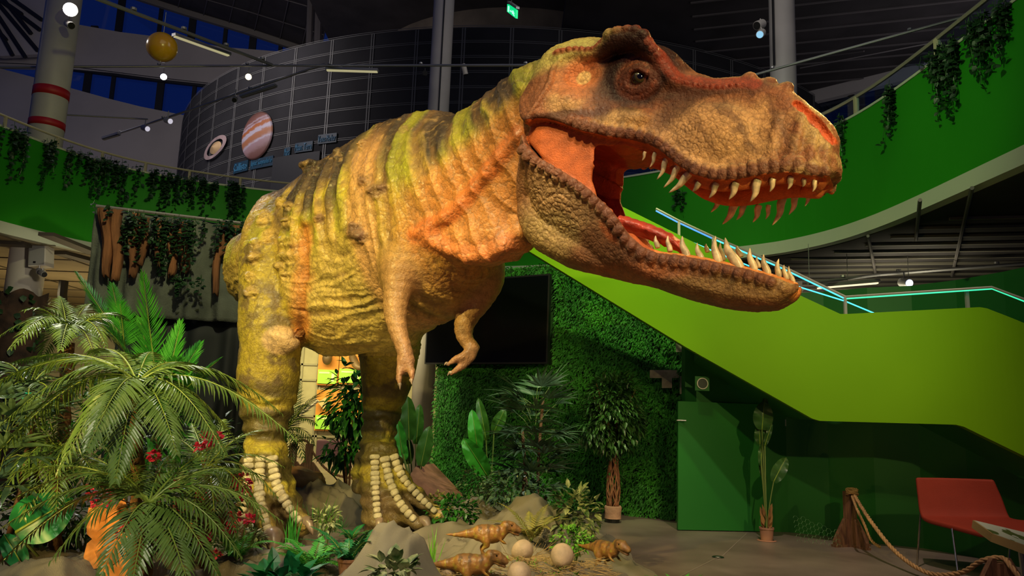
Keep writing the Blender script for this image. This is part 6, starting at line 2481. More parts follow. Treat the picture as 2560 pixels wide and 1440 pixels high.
tuft('yellow green grass tuft on the dark cloth between the feet', 805, 7.9, .40, 26, M_grass, 61, spread=.8, lean=(.25, 0))
tuft('fresh green grass tuft leaning left below it between the feet', 775, 7.7, .30, 30, M_fern, 62, spread=1.0, lean=(-.3, 0), w=.008)
tuft('long grass blades in front of the far foot', 1085, 6.2, .30, 14, M_grass, 63, spread=.35)
tuft('grass blades beside the bright green fern', 735, 5.4, .34, 20, M_fern, 64, spread=.5)
tuft('bright spiky grass left of the big claw', 600, 5.45, .26, 46, M_grass, 65, spread=1.3, lean=(-.2, 0))
tuft('thin grass blades behind the far toes', 975, 6.9, .22, 14, M_grass, 66, spread=.5)
tuft('small grass tuft in the nest foreground', 1200, 5.0, .10, 30, M_fern, 67, spread=1.2, w=.006)
tuft('feathery green tuft on the dark cloth behind the clay pot fern', 850, 7.8, .20, 50, M_fern, 68, spread=1.6, w=.006)


def bush(label, px, py, d, rad, n, L, w, m, seed, name='small_shrub', cat='shrub', droop=.1, group=None):
    c = W(px, py, d)
    b = np.array((c[0], d, gz(c[0], d)))
    e = empty(name, b, label, cat, group)
    leaf_cloud('foliage', e, c, rad, n, L, w, m, seed, droop=droop, hollow=.1, lump=.2)
    mb = MB()
    for k in range(6):
        a = k * 2.4
        t_ = c + np.array((rad[0] * .6 * math.cos(a), rad[1] * .6 * math.sin(a), rad[2] * .4 * math.sin(k * 3)))
        mb.tube(bez([b + (0, 0, -.01), (b + t_) / 2 + (0, 0, .03), t_], 5), .004, 4)
    mb.build('stems', M_stem, e)
    return e


bush('cream edged ivy bush right of the yellow fern', 1440, 1285, 6.9, (.20, .18, .24), 230, .085, .06, M_vari, 71, name='variegated_ivy')
bush('light green leafy shrub behind the nest', 1430, 1352, 6.1, (.17, .14, .11), 420, .035, .022, M_grass, 72)
bush('dark ivy shrub right of the far foot', 1130, 1278, 7.5, (.26, .2, .15), 360, .06, .04, M_gloss, 73)
bush('yellow green shrub behind the far toes', 1090, 1262, 8.0, (.18, .15, .13), 260, .045, .03, M_yfern, 74)
bush('cream edged leaves beside the near claws', 815, 1300, 6.3, (.10, .1, .10), 100, .055, .032, M_vari, 75, name='variegated_ivy')
bush('yellow edged shrub behind the spiky grass', 622, 1345, 5.9, (.13, .10, .09), 150, .05, .03, M_vari, 76, name='variegated_ivy')
bush('pale flowering shrub at the foot of the moss wall', 1195, 1208, 9.2, (.24, .15, .22), 260, .06, .03, M_vari, 77, name='variegated_ivy')
bush('dark leafy shrub under the lady palm', 1290, 1225, 8.0, (.42, .25, .17), 420, .08, .045, M_rhap, 78)
bush('broad glossy leaves at the bottom edge below the big claw', 700, 1462, 4.45, (.20, .12, .07), 90, .13, .085, M_fernd, 79, name='broad_leaf_plant', cat='plant')
bush('striped cream and green leaves at the bottom edge in front of the cloth peak', 985, 1430, 4.4, (.12, .1, .07), 70, .09, .06, M_vari, 80, name='variegated_ivy')
bush('dark shrub between the left palms and the near foot', 470, 1250, 5.6, (.38, .25, .30), 520, .08, .035, M_gloss, 81)
bush('low dark shrub in the far left corner of the mound', 110, 1290, 5.4, (.5, .3, .22), 420, .10, .045, M_dark, 82)
bush('leafy undergrowth behind the left palm trunks', 300, 1080, 6.6, (.75, .3, .45), 900, .12, .04, M_gloss, 83)
bush('leafy undergrowth beneath the upright bright palm', 480, 1130, 7.4, (.55, .3, .40), 520, .12, .04, M_dark, 84)
# big rounded leaf at the lower left
e = empty('elephant_ear_plant', onm(110, 4.95), 'single large rounded green leaf low at the left', 'plant')
P0, P1 = W(40, 1330, 4.8), W(185, 1240, 4.9)
banana_leaf(e, P0, P1, .34, M_fernd, bend=.12)
banana_leaf(e, W(60, 1420, 4.9), W(10, 1330, 4.9), .14, M_fernd, bend=.12)
MB().tube([onm(110, 4.95), P0], .008, 6).build('stalk', M_stem, e)

# bougainvillea: arching stems with red bracts, one thing
e = empty('bougainvillea', onm(480, 5.5), 'bougainvillea stems with crimson flower clusters among the palm fronds', 'flowering plant')
rg = random.Random(12)
FLW = [(527, 1100, 5.2, 20, 22), (600, 1205, 5.3, 20, 20), (250, 1240, 4.5, 26, 12), (308, 1330, 4.6, 16, 16), (612, 1238, 5.4, 10, 10), (575, 1320, 5.3, 10, 8), (540, 1385, 5.1, 7, 7), (505, 1240, 5.2, 10, 12),
       (385, 1140, 5.0, 8, 10), (450, 1265, 5.1, 9, 10), (360, 1425, 4.4, 8, 8), (515, 1348, 5.2, 12, 10), (440, 1210, 5.2, 7, 8), (500, 1120, 5.3, 8, 8), (625, 1298, 5.4, 7, 8), (590, 1290, 5.3, 8, 8)]
root = onm(480, 5.5)
mb = MB()
for (a, b, d, r_, n) in FLW:
    c = W(a, b, d)
    mb.tube(bez([root, (root + c) / 2 + (rg.uniform(-.1, .1), 0, .12), c], 8), .004, 4)
    V, F = [], []
    R3 = r_ / 1900 * d
    for k in range(n * 3):
        q = np.array([rg.uniform(-1, 1) for _ in range(3)])
        leaf_into(V, F, c + q * R3 * np.array((1, .6, .75)), q, np.array((rg.uniform(-1, 1), rg.uniform(-1, 1), 1.0)), .032, .030, 3, .1, .3)
    MB().add(V, F).build('flower_cluster', M_flower, e)
mb.build('stems', M_wood, e)
# dry orange leaves seen through the fronds
OL = [(285, 1345, 4.9, .13, .22), (270, 1300, 4.8, .10, .10), (530, 1305, 5.5, .15, .08), (495, 1330, 5.5, .08, .06), (300, 1400, 4.8, .14, .14), (545, 1240, 5.6, .05, .05)]
for i, (a, b, d, w_, h_) in enumerate(OL):
    c = W(a, b, d)
    V, F = [], []
    for k in range(5):
        an = k * 1.26 + i
        leaf_into(V, F, c, np.array((math.cos(an) * w_, -.05, math.sin(an) * h_)), np.array((.1, -1, .2)), max(w_, h_) * 1.1, max(w_, h_) * .9, 4, .15, .1)
    o = MB().add(V, F).build('dry_leaf', M_orangeleaf)
    setp(o, ('large orange dry leaf behind the front palm trunk', 'small orange dry leaf above the large one', 'orange dry leaf right of the bougainvillea stems', 'second orange dry leaf near the spiky grass', 'orange dry leaf at the bottom behind the front palm', 'tiny orange dry leaf near the crimson cluster')[i], 'leaf')

# ================================================================ hanging ivy
def ivy(p, n, spread, length, m, seed, label, group, nrm_=None, big=1.0):
    rg = random.Random(seed)
    e_ = MB()
    V, F = [], []
    st = MB()
    for i in range(n):
        u = rg.uniform(-1, 1)
        top = np.array(p) + np.array((u * spread * (nrm_[0] if nrm_ is not None else 1), u * spread * (nrm_[1] if nrm_ is not None else 0), rg.uniform(-.02, .10)))
        L = length * rg.uniform(.35, 1.0) * (1 - .3 * abs(u))
        pts_ = []
        q = top.copy()
        k = int(L / .05) + 2
        for j in range(k):
            pts_.append(q.copy())
            q = q + np.array((rg.uniform(-.015, .015), rg.uniform(-.012, .012), -.05))
            for _ in range(2 if j < k * .5 else 1):
                a = rg.uniform(0, 6.28)
                dd = np.array((math.cos(a), math.sin(a) - .5, rg.uniform(-.9, .2)))
                leaf_into(V, F, q + np.array((rg.uniform(-.02, .02), -.01, 0)), dd, np.array((0, -.7, .7)), rg.uniform(.055, .09) * big, rg.uniform(.05, .075) * big, 3, .2, .15)
        st.tube(pts_, .0035, 3)
    o = two_mat('hanging_ivy', V, F, m, st, M_dark, None)
    return setp(o, label, 'ivy', group)


def ring_at(px):
    """point on the parapet's inner face seen in column px"""
    v = ray(px, 500); k = v[0] / v[1]
    best_ = None
    for i in range(len(RG) - 1):
        a, b = RG[i], RG[i + 1]
        fa, fb = a[0] - k * a[1], b[0] - k * b[1]
        if fa * fb <= 0 and abs(fa - fb) > 1e-9:
            t = fa / (fa - fb)
            q = a + (b - a) * t
            if q[1] > 1 and (best_ is None or q[1] > best_[1]): best_ = q; dr_ = nrm(b - a)
    return best_, dr_


IV = [(12, 9, .22, 1.0, 'thick dark ivy clump at the left end of the left parapet'), (98, 3, .05, .75, 'single thin ivy strand below the red banded column'), (150, 9, .30, .65, 'wide ivy clump just right of the red banded column'), (205, 3, .12, .45, 'short ivy tuft on the left parapet second from the column'),
      (232, 7, .16, .85, 'long double ivy strand above the left edge of the curtain'), (262, 5, .1, .7, 'ivy strand directly above the curtain corner'), (305, 9, .2, .95, 'long ivy bunch above the bark strips'), (352, 6, .2, .55, 'sparse ivy strands in the middle of the left parapet'), (395, 7, .16, .80, 'ivy curtain above the middle of the backdrop'),
      (430, 4, .06, .75, 'narrow ivy strand right of the middle of the backdrop'), (480, 10, .22, .55, 'dense ivy clump below the ringed planet'), (520, 6, .14, .85, 'trailing ivy below the ringed planet on its right'), (585, 12, .16, .95, 'thick ivy clump nearest the dinosaur on the left parapet')]
for i, (px_, n, sp_, L, lb) in enumerate(IV):
    q, t = ring_at(px_)
    q = ring_off(q, -.04)
    ivy((q[0], q[1], PAR + .05), n, sp_, L, M_ivy, 100 + i, lb, 'ivy on the left parapet', t)
IVR = [(1700, 5, .12, .0, 'ivy tuft seen through the open jaws'), (2118, 4, .05, .62, 'thin ivy strand beside the snout'), (2240, 8, .07, .85, 'long ivy strand by the second rail post right of the snout'), (2350, 10, .16, .45, 'bushy ivy clump in the middle of the right parapet'), (2385, 16, .24, .85, 'widest ivy curtain on the right parapet'),
       (2440, 8, .14, .35, 'short ivy on the rail right of the widest curtain'), (2490, 12, .12, .80, 'ivy bunch near the top right corner'), (2545, 10, .10, .6, 'ivy at the extreme top right corner')]
for i, (px_, n, sp_, L, lb) in enumerate(IVR):
    q, t = ring_at(px_)
    q = ring_off(q, -.04)
    z_ = PAR + .06
    if L == 0:
        z_ = W(1700, 480, q[1])[2]; L = .45
    ivy((q[0], q[1], z_), n, sp_, L, M_ivy, 140 + i, lb, 'ivy on the right parapet', t, big=.9)
# ivy and leaf bunches on the curtain pole
for i, (px_, py_, n, sp_, L, lb) in enumerate(((352, 540, 14, .22, .70, 'dark leaf bunch hanging left of centre on the curtain pole'), (440, 552, 20, .28, .85, 'biggest dark leaf bunch on the curtain pole'), (545, 560, 6, .2, .5, 'sparse ivy on the right part of the curtain pole'), (600, 562, 10, .18, .3, 'ivy tuft at the right end of the curtain pole'), (470, 690, 8, .2, .25, 'green leaves at the lower ends of the bark strips'), (290, 520, 4, .3, .12, 'few ivy leaves on the left end of the curtain pole'))):
    d = curtain_d(px_) - .22
    p = W(px_, py_, d)
    ivy(p, n, sp_, L, M_ivy, 160 + i, lb, 'leaf bunches on the curtain', None, big=.9)
# leaves on the bark cladding
V, F = [], []
rg = random.Random(2)
for k in range(120):
    a = rg.uniform(2.6, 6.8); z_ = rg.uniform(.6, 2.95)
    p = np.array((pL[0] + .40 * math.cos(a), pL[1] + .40 * math.sin(a), z_))
    leaf_into(V, F, p, np.array((rg.uniform(-1, 1), -.3, rg.uniform(-1, .4))), np.array((math.cos(a), math.sin(a), 0)), .12, .10, 3, .1, .1)
o = MB().add(V, F).build('bark_leaves', M_ivy); o.parent = bpy.data.objects['bark_cladding']

# ================================================================ nest, eggs, hatchlings
M_egg = mat('egg_shell', (.60, .46, .32), .55, var=.18, vscale=14, bump=.15, bscale=60)
M_straw = mat('straw', (.42, .30, .12), .8, var=.3, vscale=30)
EGG = [(1096, 1380, 5.65, .060, 'pale egg left of the back hatchling'), (1305, 1387, 5.55, .072, 'speckled egg at the back centre of the nest'), (1298, 1424, 5.2, .078, 'large egg at the front of the nest by the bottom edge'), (1405, 1402, 5.5, .080, 'round egg at the right of the nest'), (1122, 1418, 5.25, .055, 'egg half hidden behind the front hatchling tail'), (1190, 1434, 5.1, .055, 'egg under the front hatchling belly')]
for i, (a, b, d, r_, lb) in enumerate(EGG):
    c = W(a, b, d)
    g_ = gz(c[0], c[1])
    c[2] = g_ + r_ * .82
    v_, f_ = [], []
    prof = []
    for k in range(19):
        th = math.pi * k / 18
        prof.append((r_ * math.sin(th) * (1 - .10 * math.cos(th)), -r_ * 1.12 * math.cos(th)))
    o = MB().lathe((0, 0, 0), prof, 28).build('egg', M_egg, smooth=True)
    o.location = c
    o.rotation_euler = (R(55 if i % 2 else 25), R(20 * (i % 3)), i)
    setp(o, lb, 'egg', 'eggs in the straw nest')
rg = random.Random(8)
V, F = [], []
cn = W(1290, 1400, 5.45)
for k in range(1500):
    a = rg.uniform(0, 6.28); rr = math.sqrt(rg.random())
    x_, y_ = cn[0] + .0 + .72 * rr * math.cos(a), cn[1] + .46 * rr * math.sin(a)
    z_ = gz(x_, y_) + rg.uniform(0, .035) + .02 * rr
    t = rg.uniform(0, 3.14)
    L = rg.uniform(.05, .19)
    d = np.array((math.cos(t), math.sin(t), rg.uniform(-.12, .22)))
    p, q = np.array((x_, y_, z_)) - d * L / 2, np.array((x_, y_, z_)) + d * L / 2
    n_ = nrm(np.cross(d, (0, 0, 1.0))) * .0018
    u_ = np.array((0, 0, .0022))
    b = len(V)
    V += [p - n_, p + n_, p + u_, q - n_, q + n_, q + u_]
    F += [(b, b + 1, b + 4, b + 3), (b + 1, b + 2, b + 5, b + 4), (b + 2, b, b + 3, b + 5)]
for k in range(60):
    x_, y_ = W(1330 + rg.uniform(-60, 60), 1345, 5.9)[:2]
    p = np.array((x_, y_, gz(x_, y_) + .02)); d = np.array((rg.uniform(-.4, 1), rg.uniform(-.5, .5), rg.uniform(.1, .6))); q = p + nrm(d) * rg.uniform(.12, .3)
    n_ = np.array((0, 0, .002)); b = len(V)
    V += [p - n_, p + n_, p + (0, .002, 0), q - n_, q + n_, q + (0, .002, 0)]
    F += [(b, b + 1, b + 4, b + 3), (b + 1, b + 2, b + 5, b + 4), (b + 2, b, b + 3, b + 5)]
o = MB().add(V, F).build('nest_straw', M_straw)
setp(o, 'loose straw scattered round the eggs in the nest', 'straw', kind='stuff')
V, F = [], []
for k in range(420):
    a = rg.uniform(0, 6.28); rr = math.sqrt(rg.random())
    x_, y_ = cn[0] - .1 + .6 * rr * math.cos(a), cn[1] - .1 + .4 * rr * math.sin(a)
    leaf_into(V, F, np.array((x_, y_, gz(x_, y_) + .01)), np.array((rg.uniform(-1, 1), rg.uniform(-1, 1), .8)), np.array((0, 0.1, 1.0)), .035, .010, 3, .2, .2)
o = MB().add(V, F).build('nest_moss', M_grass)
setp(o, 'small green moss sprigs between the straw of the nest', 'moss', kind='stuff')

M_hatch = attr_mat('hatchling_skin', rough=.45, bump1=.25, s1=90, bump2=.3, s2=200, coat=.3, attr='paint', bdist=.002)
M_heye = mat('hatchling_eye', (.01, .008, .004), .1)


def hatchling(label, loc, rz, k, turn=0.0, crouch=0.0):
    """local: +x forward, feet at z=0, about 1 unit = 1 metre before scaling k"""
    f = Field((-.34, -.12, -.02), (.30, .12, .30), .0048)
    ax = (0, 1, 0)
    hx = lambda x, z, y=0: (x, y, z)
    f.chain([hx(-.05, .175), hx(.0, .170), hx(.06, .168), hx(.11, .178)], [.054, .064, .062, .048], [.062, .072, .070, .056], k=.02, axis=ax)
    f.chain([hx(-.05, .175), hx(-.13, .168), hx(-.22, .158), hx(-.31, .160)], [.044, .032, .017, .005], [.05, .036, .018, .005], k=.02, axis=ax)
    ty = turn
    f.chain([hx(.10, .18), hx(.135, .20, ty * .3), hx(.165, .225, ty * .6)], [.042, .038, .038], [.052, .046, .044], k=.02, axis=ax)
    f.chain([hx(.155, .232, ty * .6), hx(.195, .226, ty * .9), hx(.235, .210, ty * 1.2), hx(.262, .198, ty * 1.4)], [.040, .042, .035, .024], [.040, .042, .032, .021], k=.012, axis=ax)
    f.chain([hx(.165, .205, ty * .6), hx(.205, .184, ty * .95), hx(.252, .166, ty * 1.3)], [.032, .030, .020], [.015, .013, .010], k=.004, axis=ax)
    for s in (-1, 1):
        f.chain([(-.03, s * .042, .165), (.00, s * .052, .125), (.008, s * .052, .09)], [.030, .030, .020], [.042, .034, .022], k=.015, axis=ax)
        f.chain([(.008, s * .052, .09), (-.028, s * .052, .055), (-.012, s * .052, .018)], [.018, .012, .012], k=.008, axis=ax)
        for dx, dy in ((.040, 0), (.034, .016), (.034, -.016)):
            f.chain([(-.018, s * .052, .014), (-.012 + dx, s * .052 + dy, .008)], [.010, .006], k=.005, axis=ax)
        f.chain([(.10, s * .034, .16), (.118, s * .042, .125), (.145, s * .040, .108)], [.017, .011, .008], k=.008, axis=ax)
        for dz in (0, .012):
            f.chain([(.145, s * .040, .108), (.165, s * .038 + (dz * .8), .100 - dz * .3)], [.006, .003], k=.003, axis=ax)
        f.blob((.190, s * .033 + ty * .85, .254), (.022, .012, .012), k=.006)
    V, F = f.mesh()
    V = relax(V, F, 1, .4)
    N = normals(V, F)
    V = V + N * (.0022 * fbm(V * 60, 3) + .0012 * np.sin(V[:, 0:1] * 150)[:, 0] * (V[:, 2] > .1))[:, None]
    c = np.tile(np.array((.36, .17, .04)), (len(V), 1))
    n_ = fbm(V * 30, 3)
    def mx(m_, q): nonlocal c; c = c * (1 - m_[:, None]) + np.array(q) * m_[:, None]
    mx(sstep(-.1, .4, n_) * sstep(.0, .3, np.sin(V[:, 0] * 85 + n_ * 2 + 2)) * .8, (.46, .38, .05))
    mx(sstep(.2, .7, np.sin(V[:, 0] * 85 + n_ * 2)) * sstep(.15, .22, V[:, 2]) * .8, (.10, .06, .03))
    mx(sstep(.6, .9, N[:, 2]) * .5, (.20, .12, .06))
    mx(sstep(.16, .2, V[:, 0]) * .6, (.32, .17, .07))
    mx(sstep(.03, .0, np.abs(V[:, 2] - (.206 - (V[:, 0] - .17) * .42)) * 4) * sstep(.16, .18, V[:, 0]) * .8, (.06, .02, .01))
    mx(sstep(.06, .02, V[:, 2]) * .5, (.24, .15, .06))
    e = empty('hatchling_dinosaur', loc, label, 'dinosaur', 'hatchlings round the nest', rz)
    me_v = V * k
    o = mesh_obj('body', me_v, F, M_hatch, None, smooth=True)
    o.parent = e
    paint(o, np.clip(c, .01, .9))
    for s in (-1, 1):
        q = MB().ball((.198 * k, (s * .0385 + ty * .9) * k, .240 * k), .0065 * k, 10, 6).build('eye', M_heye, smooth=True)
        q.parent = e
    return e


def hl(px, d, dz=0):
    p = W(px, 1400, d)
    return (p[0], p[1], gz(p[0], p[1]) + dz)


hatchling('brown striped hatchling at the back of the nest facing right', hl(1212, 5.75, .03), R(6), .93)
hatchling('yellow striped hatchling in front of the nest with its tail to the left', hl(1170, 5.2, -.01), R(-2), .95)
hatchling('hatchling crouching at the right of the nest turned toward the viewer', hl(1508, 5.75, .02), R(-52), .88, turn=.015)

# dark rocks and clay shapes
def rock(name, label, c, rad, m, seed, loc_z=None):
    mb = MB().ball((0, 0, 0), 1, 28, 18)
    V = np.array(mb.v)
    n_ = fbm(V * 1.4 + seed, 3)
    V = V * (1 + .28 * n_[:, None]) * np.array(rad) + np.array(c)
    o = mesh_obj(name, V, mb.f, m, smooth=True)
    return setp(o, label, 'rock')


c = W(742, 1205, 9.2); rock('boulder', 'rounded orange brown boulder behind the mound by the rope posts', (c[0], c[1], .42), (.34, .25, .20), mat('boulder_orange', (.30, .15, .06), .6, var=.4, vscale=5, bump=.6, bscale=8), 3)
c = W(1058, 1215, 8.9)
mb = MB().prism([W(1030, 1255, 8.6), W(1118, 1252, 8.5), W(1092, 1222, 8.7), W(1062, 1192, 8.9), W(1040, 1165, 9.0), (W(1026, 1185, 8.9))], (.15, .55, .0))
o = mb.build('rock_slab', mat('slab_pinkish', (.36, .15, .09), .8, var=.3, vscale=6, bump=.6, bscale=10)); setp(o, 'pinkish angular rock slab right of the far foot', 'rock')

# ================================================================ rope barriers
M_post = mat('post_wood', (.15, .065, .030), .7, var=.35, vscale=6, stretch=(6, 6, 1), bump=.3, bscale=30)
M_rope = mat('rope_hemp', (.36, .20, .085), .85, var=.25, vscale=30)


def barrier_post(px, py, h_, label, sc_=1.0, rz=.3):
    p = G(px, py)
    e = empty('barrier_post', p, label, 'post', 'wooden rope barrier posts')
    Rz = Matrix.Rotation(rz, 3, 'Z')
    def L(v): return Vector(p) + Rz @ Vector(v)
    MB().box(L((0, 0, h_ / 2)), (.10 * sc_, .10 * sc_, h_), Rz).build('upright', M_post, e)
    for k in range(4):
        a = k * math.pi / 2
        R2 = Rz @ Matrix.Rotation(a, 3, 'Z')
        poly = [(.05, -.02, .02), (.24, -.02, .02), (.24, -.02, .07), (.09, -.02, .30), (.05, -.02, .30)]
        MB().prism([Vector(p) + R2 @ (Vector(q) * sc_) for q in poly], R2 @ Vector((0, .04, 0))).build('brace', M_post, e)
    MB().box(L((0, 0, .012)), (.5 * sc_, .07, .024), Rz).box(L((0, 0, .0122)), (.07, .5 * sc_, .024), Rz).build('foot', M_post, e)
    return p


def rope_mesh(pts_, r=.02, name='rope', label=None, m=None, turns=None):
    P_ = bez(pts_, 160)
    s = np.concatenate([[0], np.cumsum(np.linalg.norm(np.diff(P_, axis=0), axis=1))])
    mb = MB()
    tot = s[-1]
    for st in range(3):
        Q = []
        for i, p in enumerate(P_):
            T = nrm(P_[min(i + 1, 159)] - P_[max(i - 1, 0)])
            a = nrm(np.cross(T, (0.1, 0.2, 1.0))); b = np.cross(T, a)
            an = 2 * math.pi * (s[i] / (r * 7.5) + st / 3)
            Q.append(p + (a * math.cos(an) + b * math.sin(an)) * r * .52)
        mb.tube(Q, r * .56, 6)
    o = mb.build(name, m or M_rope, smooth=True)
    if label: setp(o, label, 'rope', 'ropes of the barriers')
    return o


p1 = barrier_post(2128, 1366, .60, 'wooden barrier post in front of the dark green wall', 1.0, .35)
p2 = W(2500, 1400, 6.55)
e_h = p2[2]
g2 = np.array((p2[0], p2[1], 0))
def post_at(g, h_, label, rz=.2):
    e = empty('barrier_post', g, label, 'post', 'wooden rope barrier posts')
    Rz = Matrix.Rotation(rz, 3, 'Z')
    MB().box(Vector(g) + Vector((0, 0, h_ / 2)), (.11, .11, h_), Rz).build('upright', M_post, e)
    for k in range(4):
        R2 = Rz @ Matrix.Rotation(k * math.pi / 2, 3, 'Z')
        poly = [(.05, -.02, .02), (.24, -.02, .02), (.24, -.02, .07), (.09, -.02, .30), (.05, -.02, .30)]
        MB().prism([Vector(g) + R2 @ Vector(q) for q in poly], R2 @ Vector((0, .04, 0))).build('brace', M_post, e)
    return e
h2 = p2[2] - .02
post_at(g2, h2, 'wooden barrier post at the bottom right corner under the rope')
top1 = p1 + np.array((0, 0, .58))
# knot on the first post and rope to the second
rope_mesh([top1 + (.02, -.06, .0), W(2175, 1300, 8.1), W(2240, 1380, 7.6), W(2320, 1432, 7.1), W(2400, 1432, 6.8), W(2455, 1402, 6.6), p2 + (0, -.03, .02), W(2530, 1420, 6.4), W(2590, 1500, 6.2)], .021, label='thick hemp rope sagging between the two right hand posts')
rope_mesh([top1 + (.0, -.06, -.02), W(2142, 1272, 8.25), W(2160, 1310, 8.2), W(2178, 1350, 8.15), W(2200, 1368, 8.0)], .014, label='second rope end hanging down beside the post')
kn = []
for k in range(40):
    a = k / 39 * 4.4 * math.pi
    kn.append(top1 + np.array((.052 * math.cos(a), -.02 + .045 * math.sin(a) - .05, .02 + .028 * math.sin(a * .5 + 1))))
rope_mesh(kn, .019, name='rope_knot', label='knotted rope loop on top of the post by the green wall')
# pair of posts far behind
for (px_, lb) in ((728, 'left post of the far rope barrier behind the near leg'), (768, 'right post of the far rope barrier behind the near leg')):
    g = W(px_, 1190, 14.0); g[2] = 0
    e = empty('barrier_post', g, lb, 'post', 'wooden rope barrier posts')
    MB().box(g + (0, 0, .33), (.12, .10, .66)).build('upright', M_post, e)
    for s in (-1, 1):
        MB().prism([g + np.array(q) for q in ((s * .05, -.03, .0), (s * .32, -.03, .0), (s * .32, -.03, .06), (s * .09, -.03, .34), (s * .05, -.03, .34))], (0, .06, 0)).build('brace', M_post, e)
a_, b_ = W(732, 1112, 14.0), W(772, 1102, 14.0)
rope_mesh([W(722, 1118, 13.9), W(745, 1103, 13.95), W(768, 1104, 13.95), W(785, 1135, 14), W(815, 1172, 14), W(850, 1190, 14), W(900, 1196, 14), W(960, 1188, 14)], .022, label='brown rope of the far barrier sagging behind the shrub', m=mat('rope_brown', (.18, .08, .04), .85))

# ================================================================ red chair and sign
M_redf = mat('chair_fabric', (.24, .017, .003), .8, var=.06, bump=.2, bscale=150)
M_chrome = mat('chrome', (.55, .52, .42), .15, metal=1)
# shell: profile swept sideways
dC = 7.55
fl_ = W(2292, 1388, 7.75)
e = empty('lounge_chair', (W(2400, 1400, 7.5)[0], 7.5, 0), 'red upholstered lounge chair on thin chrome legs', 'chair')
u_b = nrm(W(2480, 1197, 7.45) - W(2289, 1194, 7.75)); wB = np.linalg.norm(W(2482, 1197, 7.45) - W(2289, 1194, 7.75))
back_l = [W(2289, 1194, 7.75), W(2294, 1240, 7.72), W(2300, 1283, 7.68), W(2314, 1300, 7.6), W(2370, 1316, 7.35), W(2450, 1338, 7.05)]
back_r = [W(2484, 1199, 7.45), W(2505, 1246, 7.42), W(2521, 1288, 7.38), W(2535, 1302, 7.3), W(2590, 1310, 7.05), W(2680, 1325, 6.75)]
A_, B_ = bez(back_l, 30), bez(back_r, 30)
vv = []
for i in range(30):
    for k in range(13):
        t = k / 12
        p = A_[i] * (1 - t) + B_[i] * t
        edge = math.sin(math.pi * t)
        vv.append(p + np.array((0, .05 * edge * (1 - i / 29), -.02 * edge * (i / 29))))
ff = []
for i in range(29):
    for k in range(12):
        ff.append((i * 13 + k, i * 13 + k + 1, (i + 1) * 13 + k + 1, (i + 1) * 13 + k))
o = mesh_obj('seat_shell', vv, ff, M_redf, e, smooth=True)
md = o.modifiers.new('s', 'SOLIDIFY'); md.thickness = .05; md.offset = 0
md = o.modifiers.new('b', 'BEVEL'); md.width = .018; md.segments = 3
for (t0, t1) in (((2301, 1285, 7.68), (2291, 1390, 7.72)), ((2380, 1322, 7.3), (2397, 1432, 7.05)), ((2528, 1300, 7.35), (2516, 1398, 7.35)), ((2600, 1320, 6.9), (2620, 1440, 6.8))):
    P0, P1 = W(*t0), W(*t1)
    P1[2] = .0
    MB().tube([P0, P1], .009, 10).build('leg', M_chrome, e)
# information board
M_board = mat('sign_board_edge', (.42, .26, .10), .6)
q4 = [W(2432, 1300, 6.1), W(2480, 1334, 5.75), W(2640, 1392, 5.3), W(2640, 1350, 5.9)]
n_ = nrm(np.cross(q4[1] - q4[0], q4[3] - q4[0]))
if n_[2] < 0: n_ = -n_
e = empty('information_stand', (q4[2][0], 5.7, 0), 'tilted information board with a green pattern at the right edge', 'sign')
MB().prism(q4, -n_ * .06).build('panel', M_board, e)
cen = sum(q4) / 4
q5 = [cen + (q - cen) * .96 + n_ * .003 for q in q4]
M_sgn = bpy.data.materials.new('sign_print'); M_sgn.use_nodes = True
nt = M_sgn.node_tree; b = nt.nodes['Principled BSDF']
vz = nt.nodes.new('ShaderNodeTexNoise'); vz.inputs['Scale'].default_value = 9
mp = nt.nodes.new('ShaderNodeMapping'); mp.inputs['Scale'].default_value = (1, .35, 1)
tc = nt.nodes.new('ShaderNodeTexCoord'); nt.links.new(tc.outputs['Object'], mp.inputs['Vector']); nt.links.new(mp.outputs[0], vz.inputs['Vector'])
rp = nt.nodes.new('ShaderNodeValToRGB'); rp.color_ramp.interpolation = 'CONSTANT'
rp.color_ramp.elements[0].color = (.08, .10, .03, 1); rp.color_ramp.elements[1].position = .46; rp.color_ramp.elements[1].color = (.52, .52, .46, 1)
nt.links.new(vz.outputs['Fac'], rp.inputs[0]); nt.links.new(rp.outputs[0], b.inputs['Base Color'])
MB().prism(q5, -n_ * .004).build('printed_face', M_sgn, e)
MB().tube([cen - n_ * .05 + (.1, .1, 0), (cen[0] + .15, cen[1] + .15, 0)], .03, 10).build('support', M_railm, e)
# chicken wire rolled against the wall
mb = MB()
P0 = W(1985, 1330, 9.0); P1 = W(2090, 1342, 8.75)
ux = (P1 - P0); ux[2] = 0; Lx = np.linalg.norm(ux); ux = ux / Lx
s_ = .028
rows, cols = 7, int(Lx / (s_ * 1.5)) + 1
for r_ in range(rows):
    for c_ in range(cols):
        ox = c_ * s_ * 1.5; oz = r_ * s_ * 1.732 + (c_ % 2) * s_ * .866 + .03
        hx_ = [(ox + s_ * math.cos(k * math.pi / 3), oz + s_ * math.sin(k * math.pi / 3)) for k in range(4)]
        lim = .30 * (1 - .45 * (c_ / cols)) + .0
        if oz > lim: continue
        mb.tube([P0 * (1, 1, 0) + ux * h_[0] + np.array((0, -.05 - .12 * (1 - h_[1] / .3), max(h_[1], .005))) for h_ in hx_], .0016, 3, cap=False)
o = mb.build('wire_netting', mat('wire_green', (.10, .22, .10), .4, metal=.4)); setp(o, 'piece of hexagonal wire netting lying at the foot of the dark green wall', 'wire mesh')

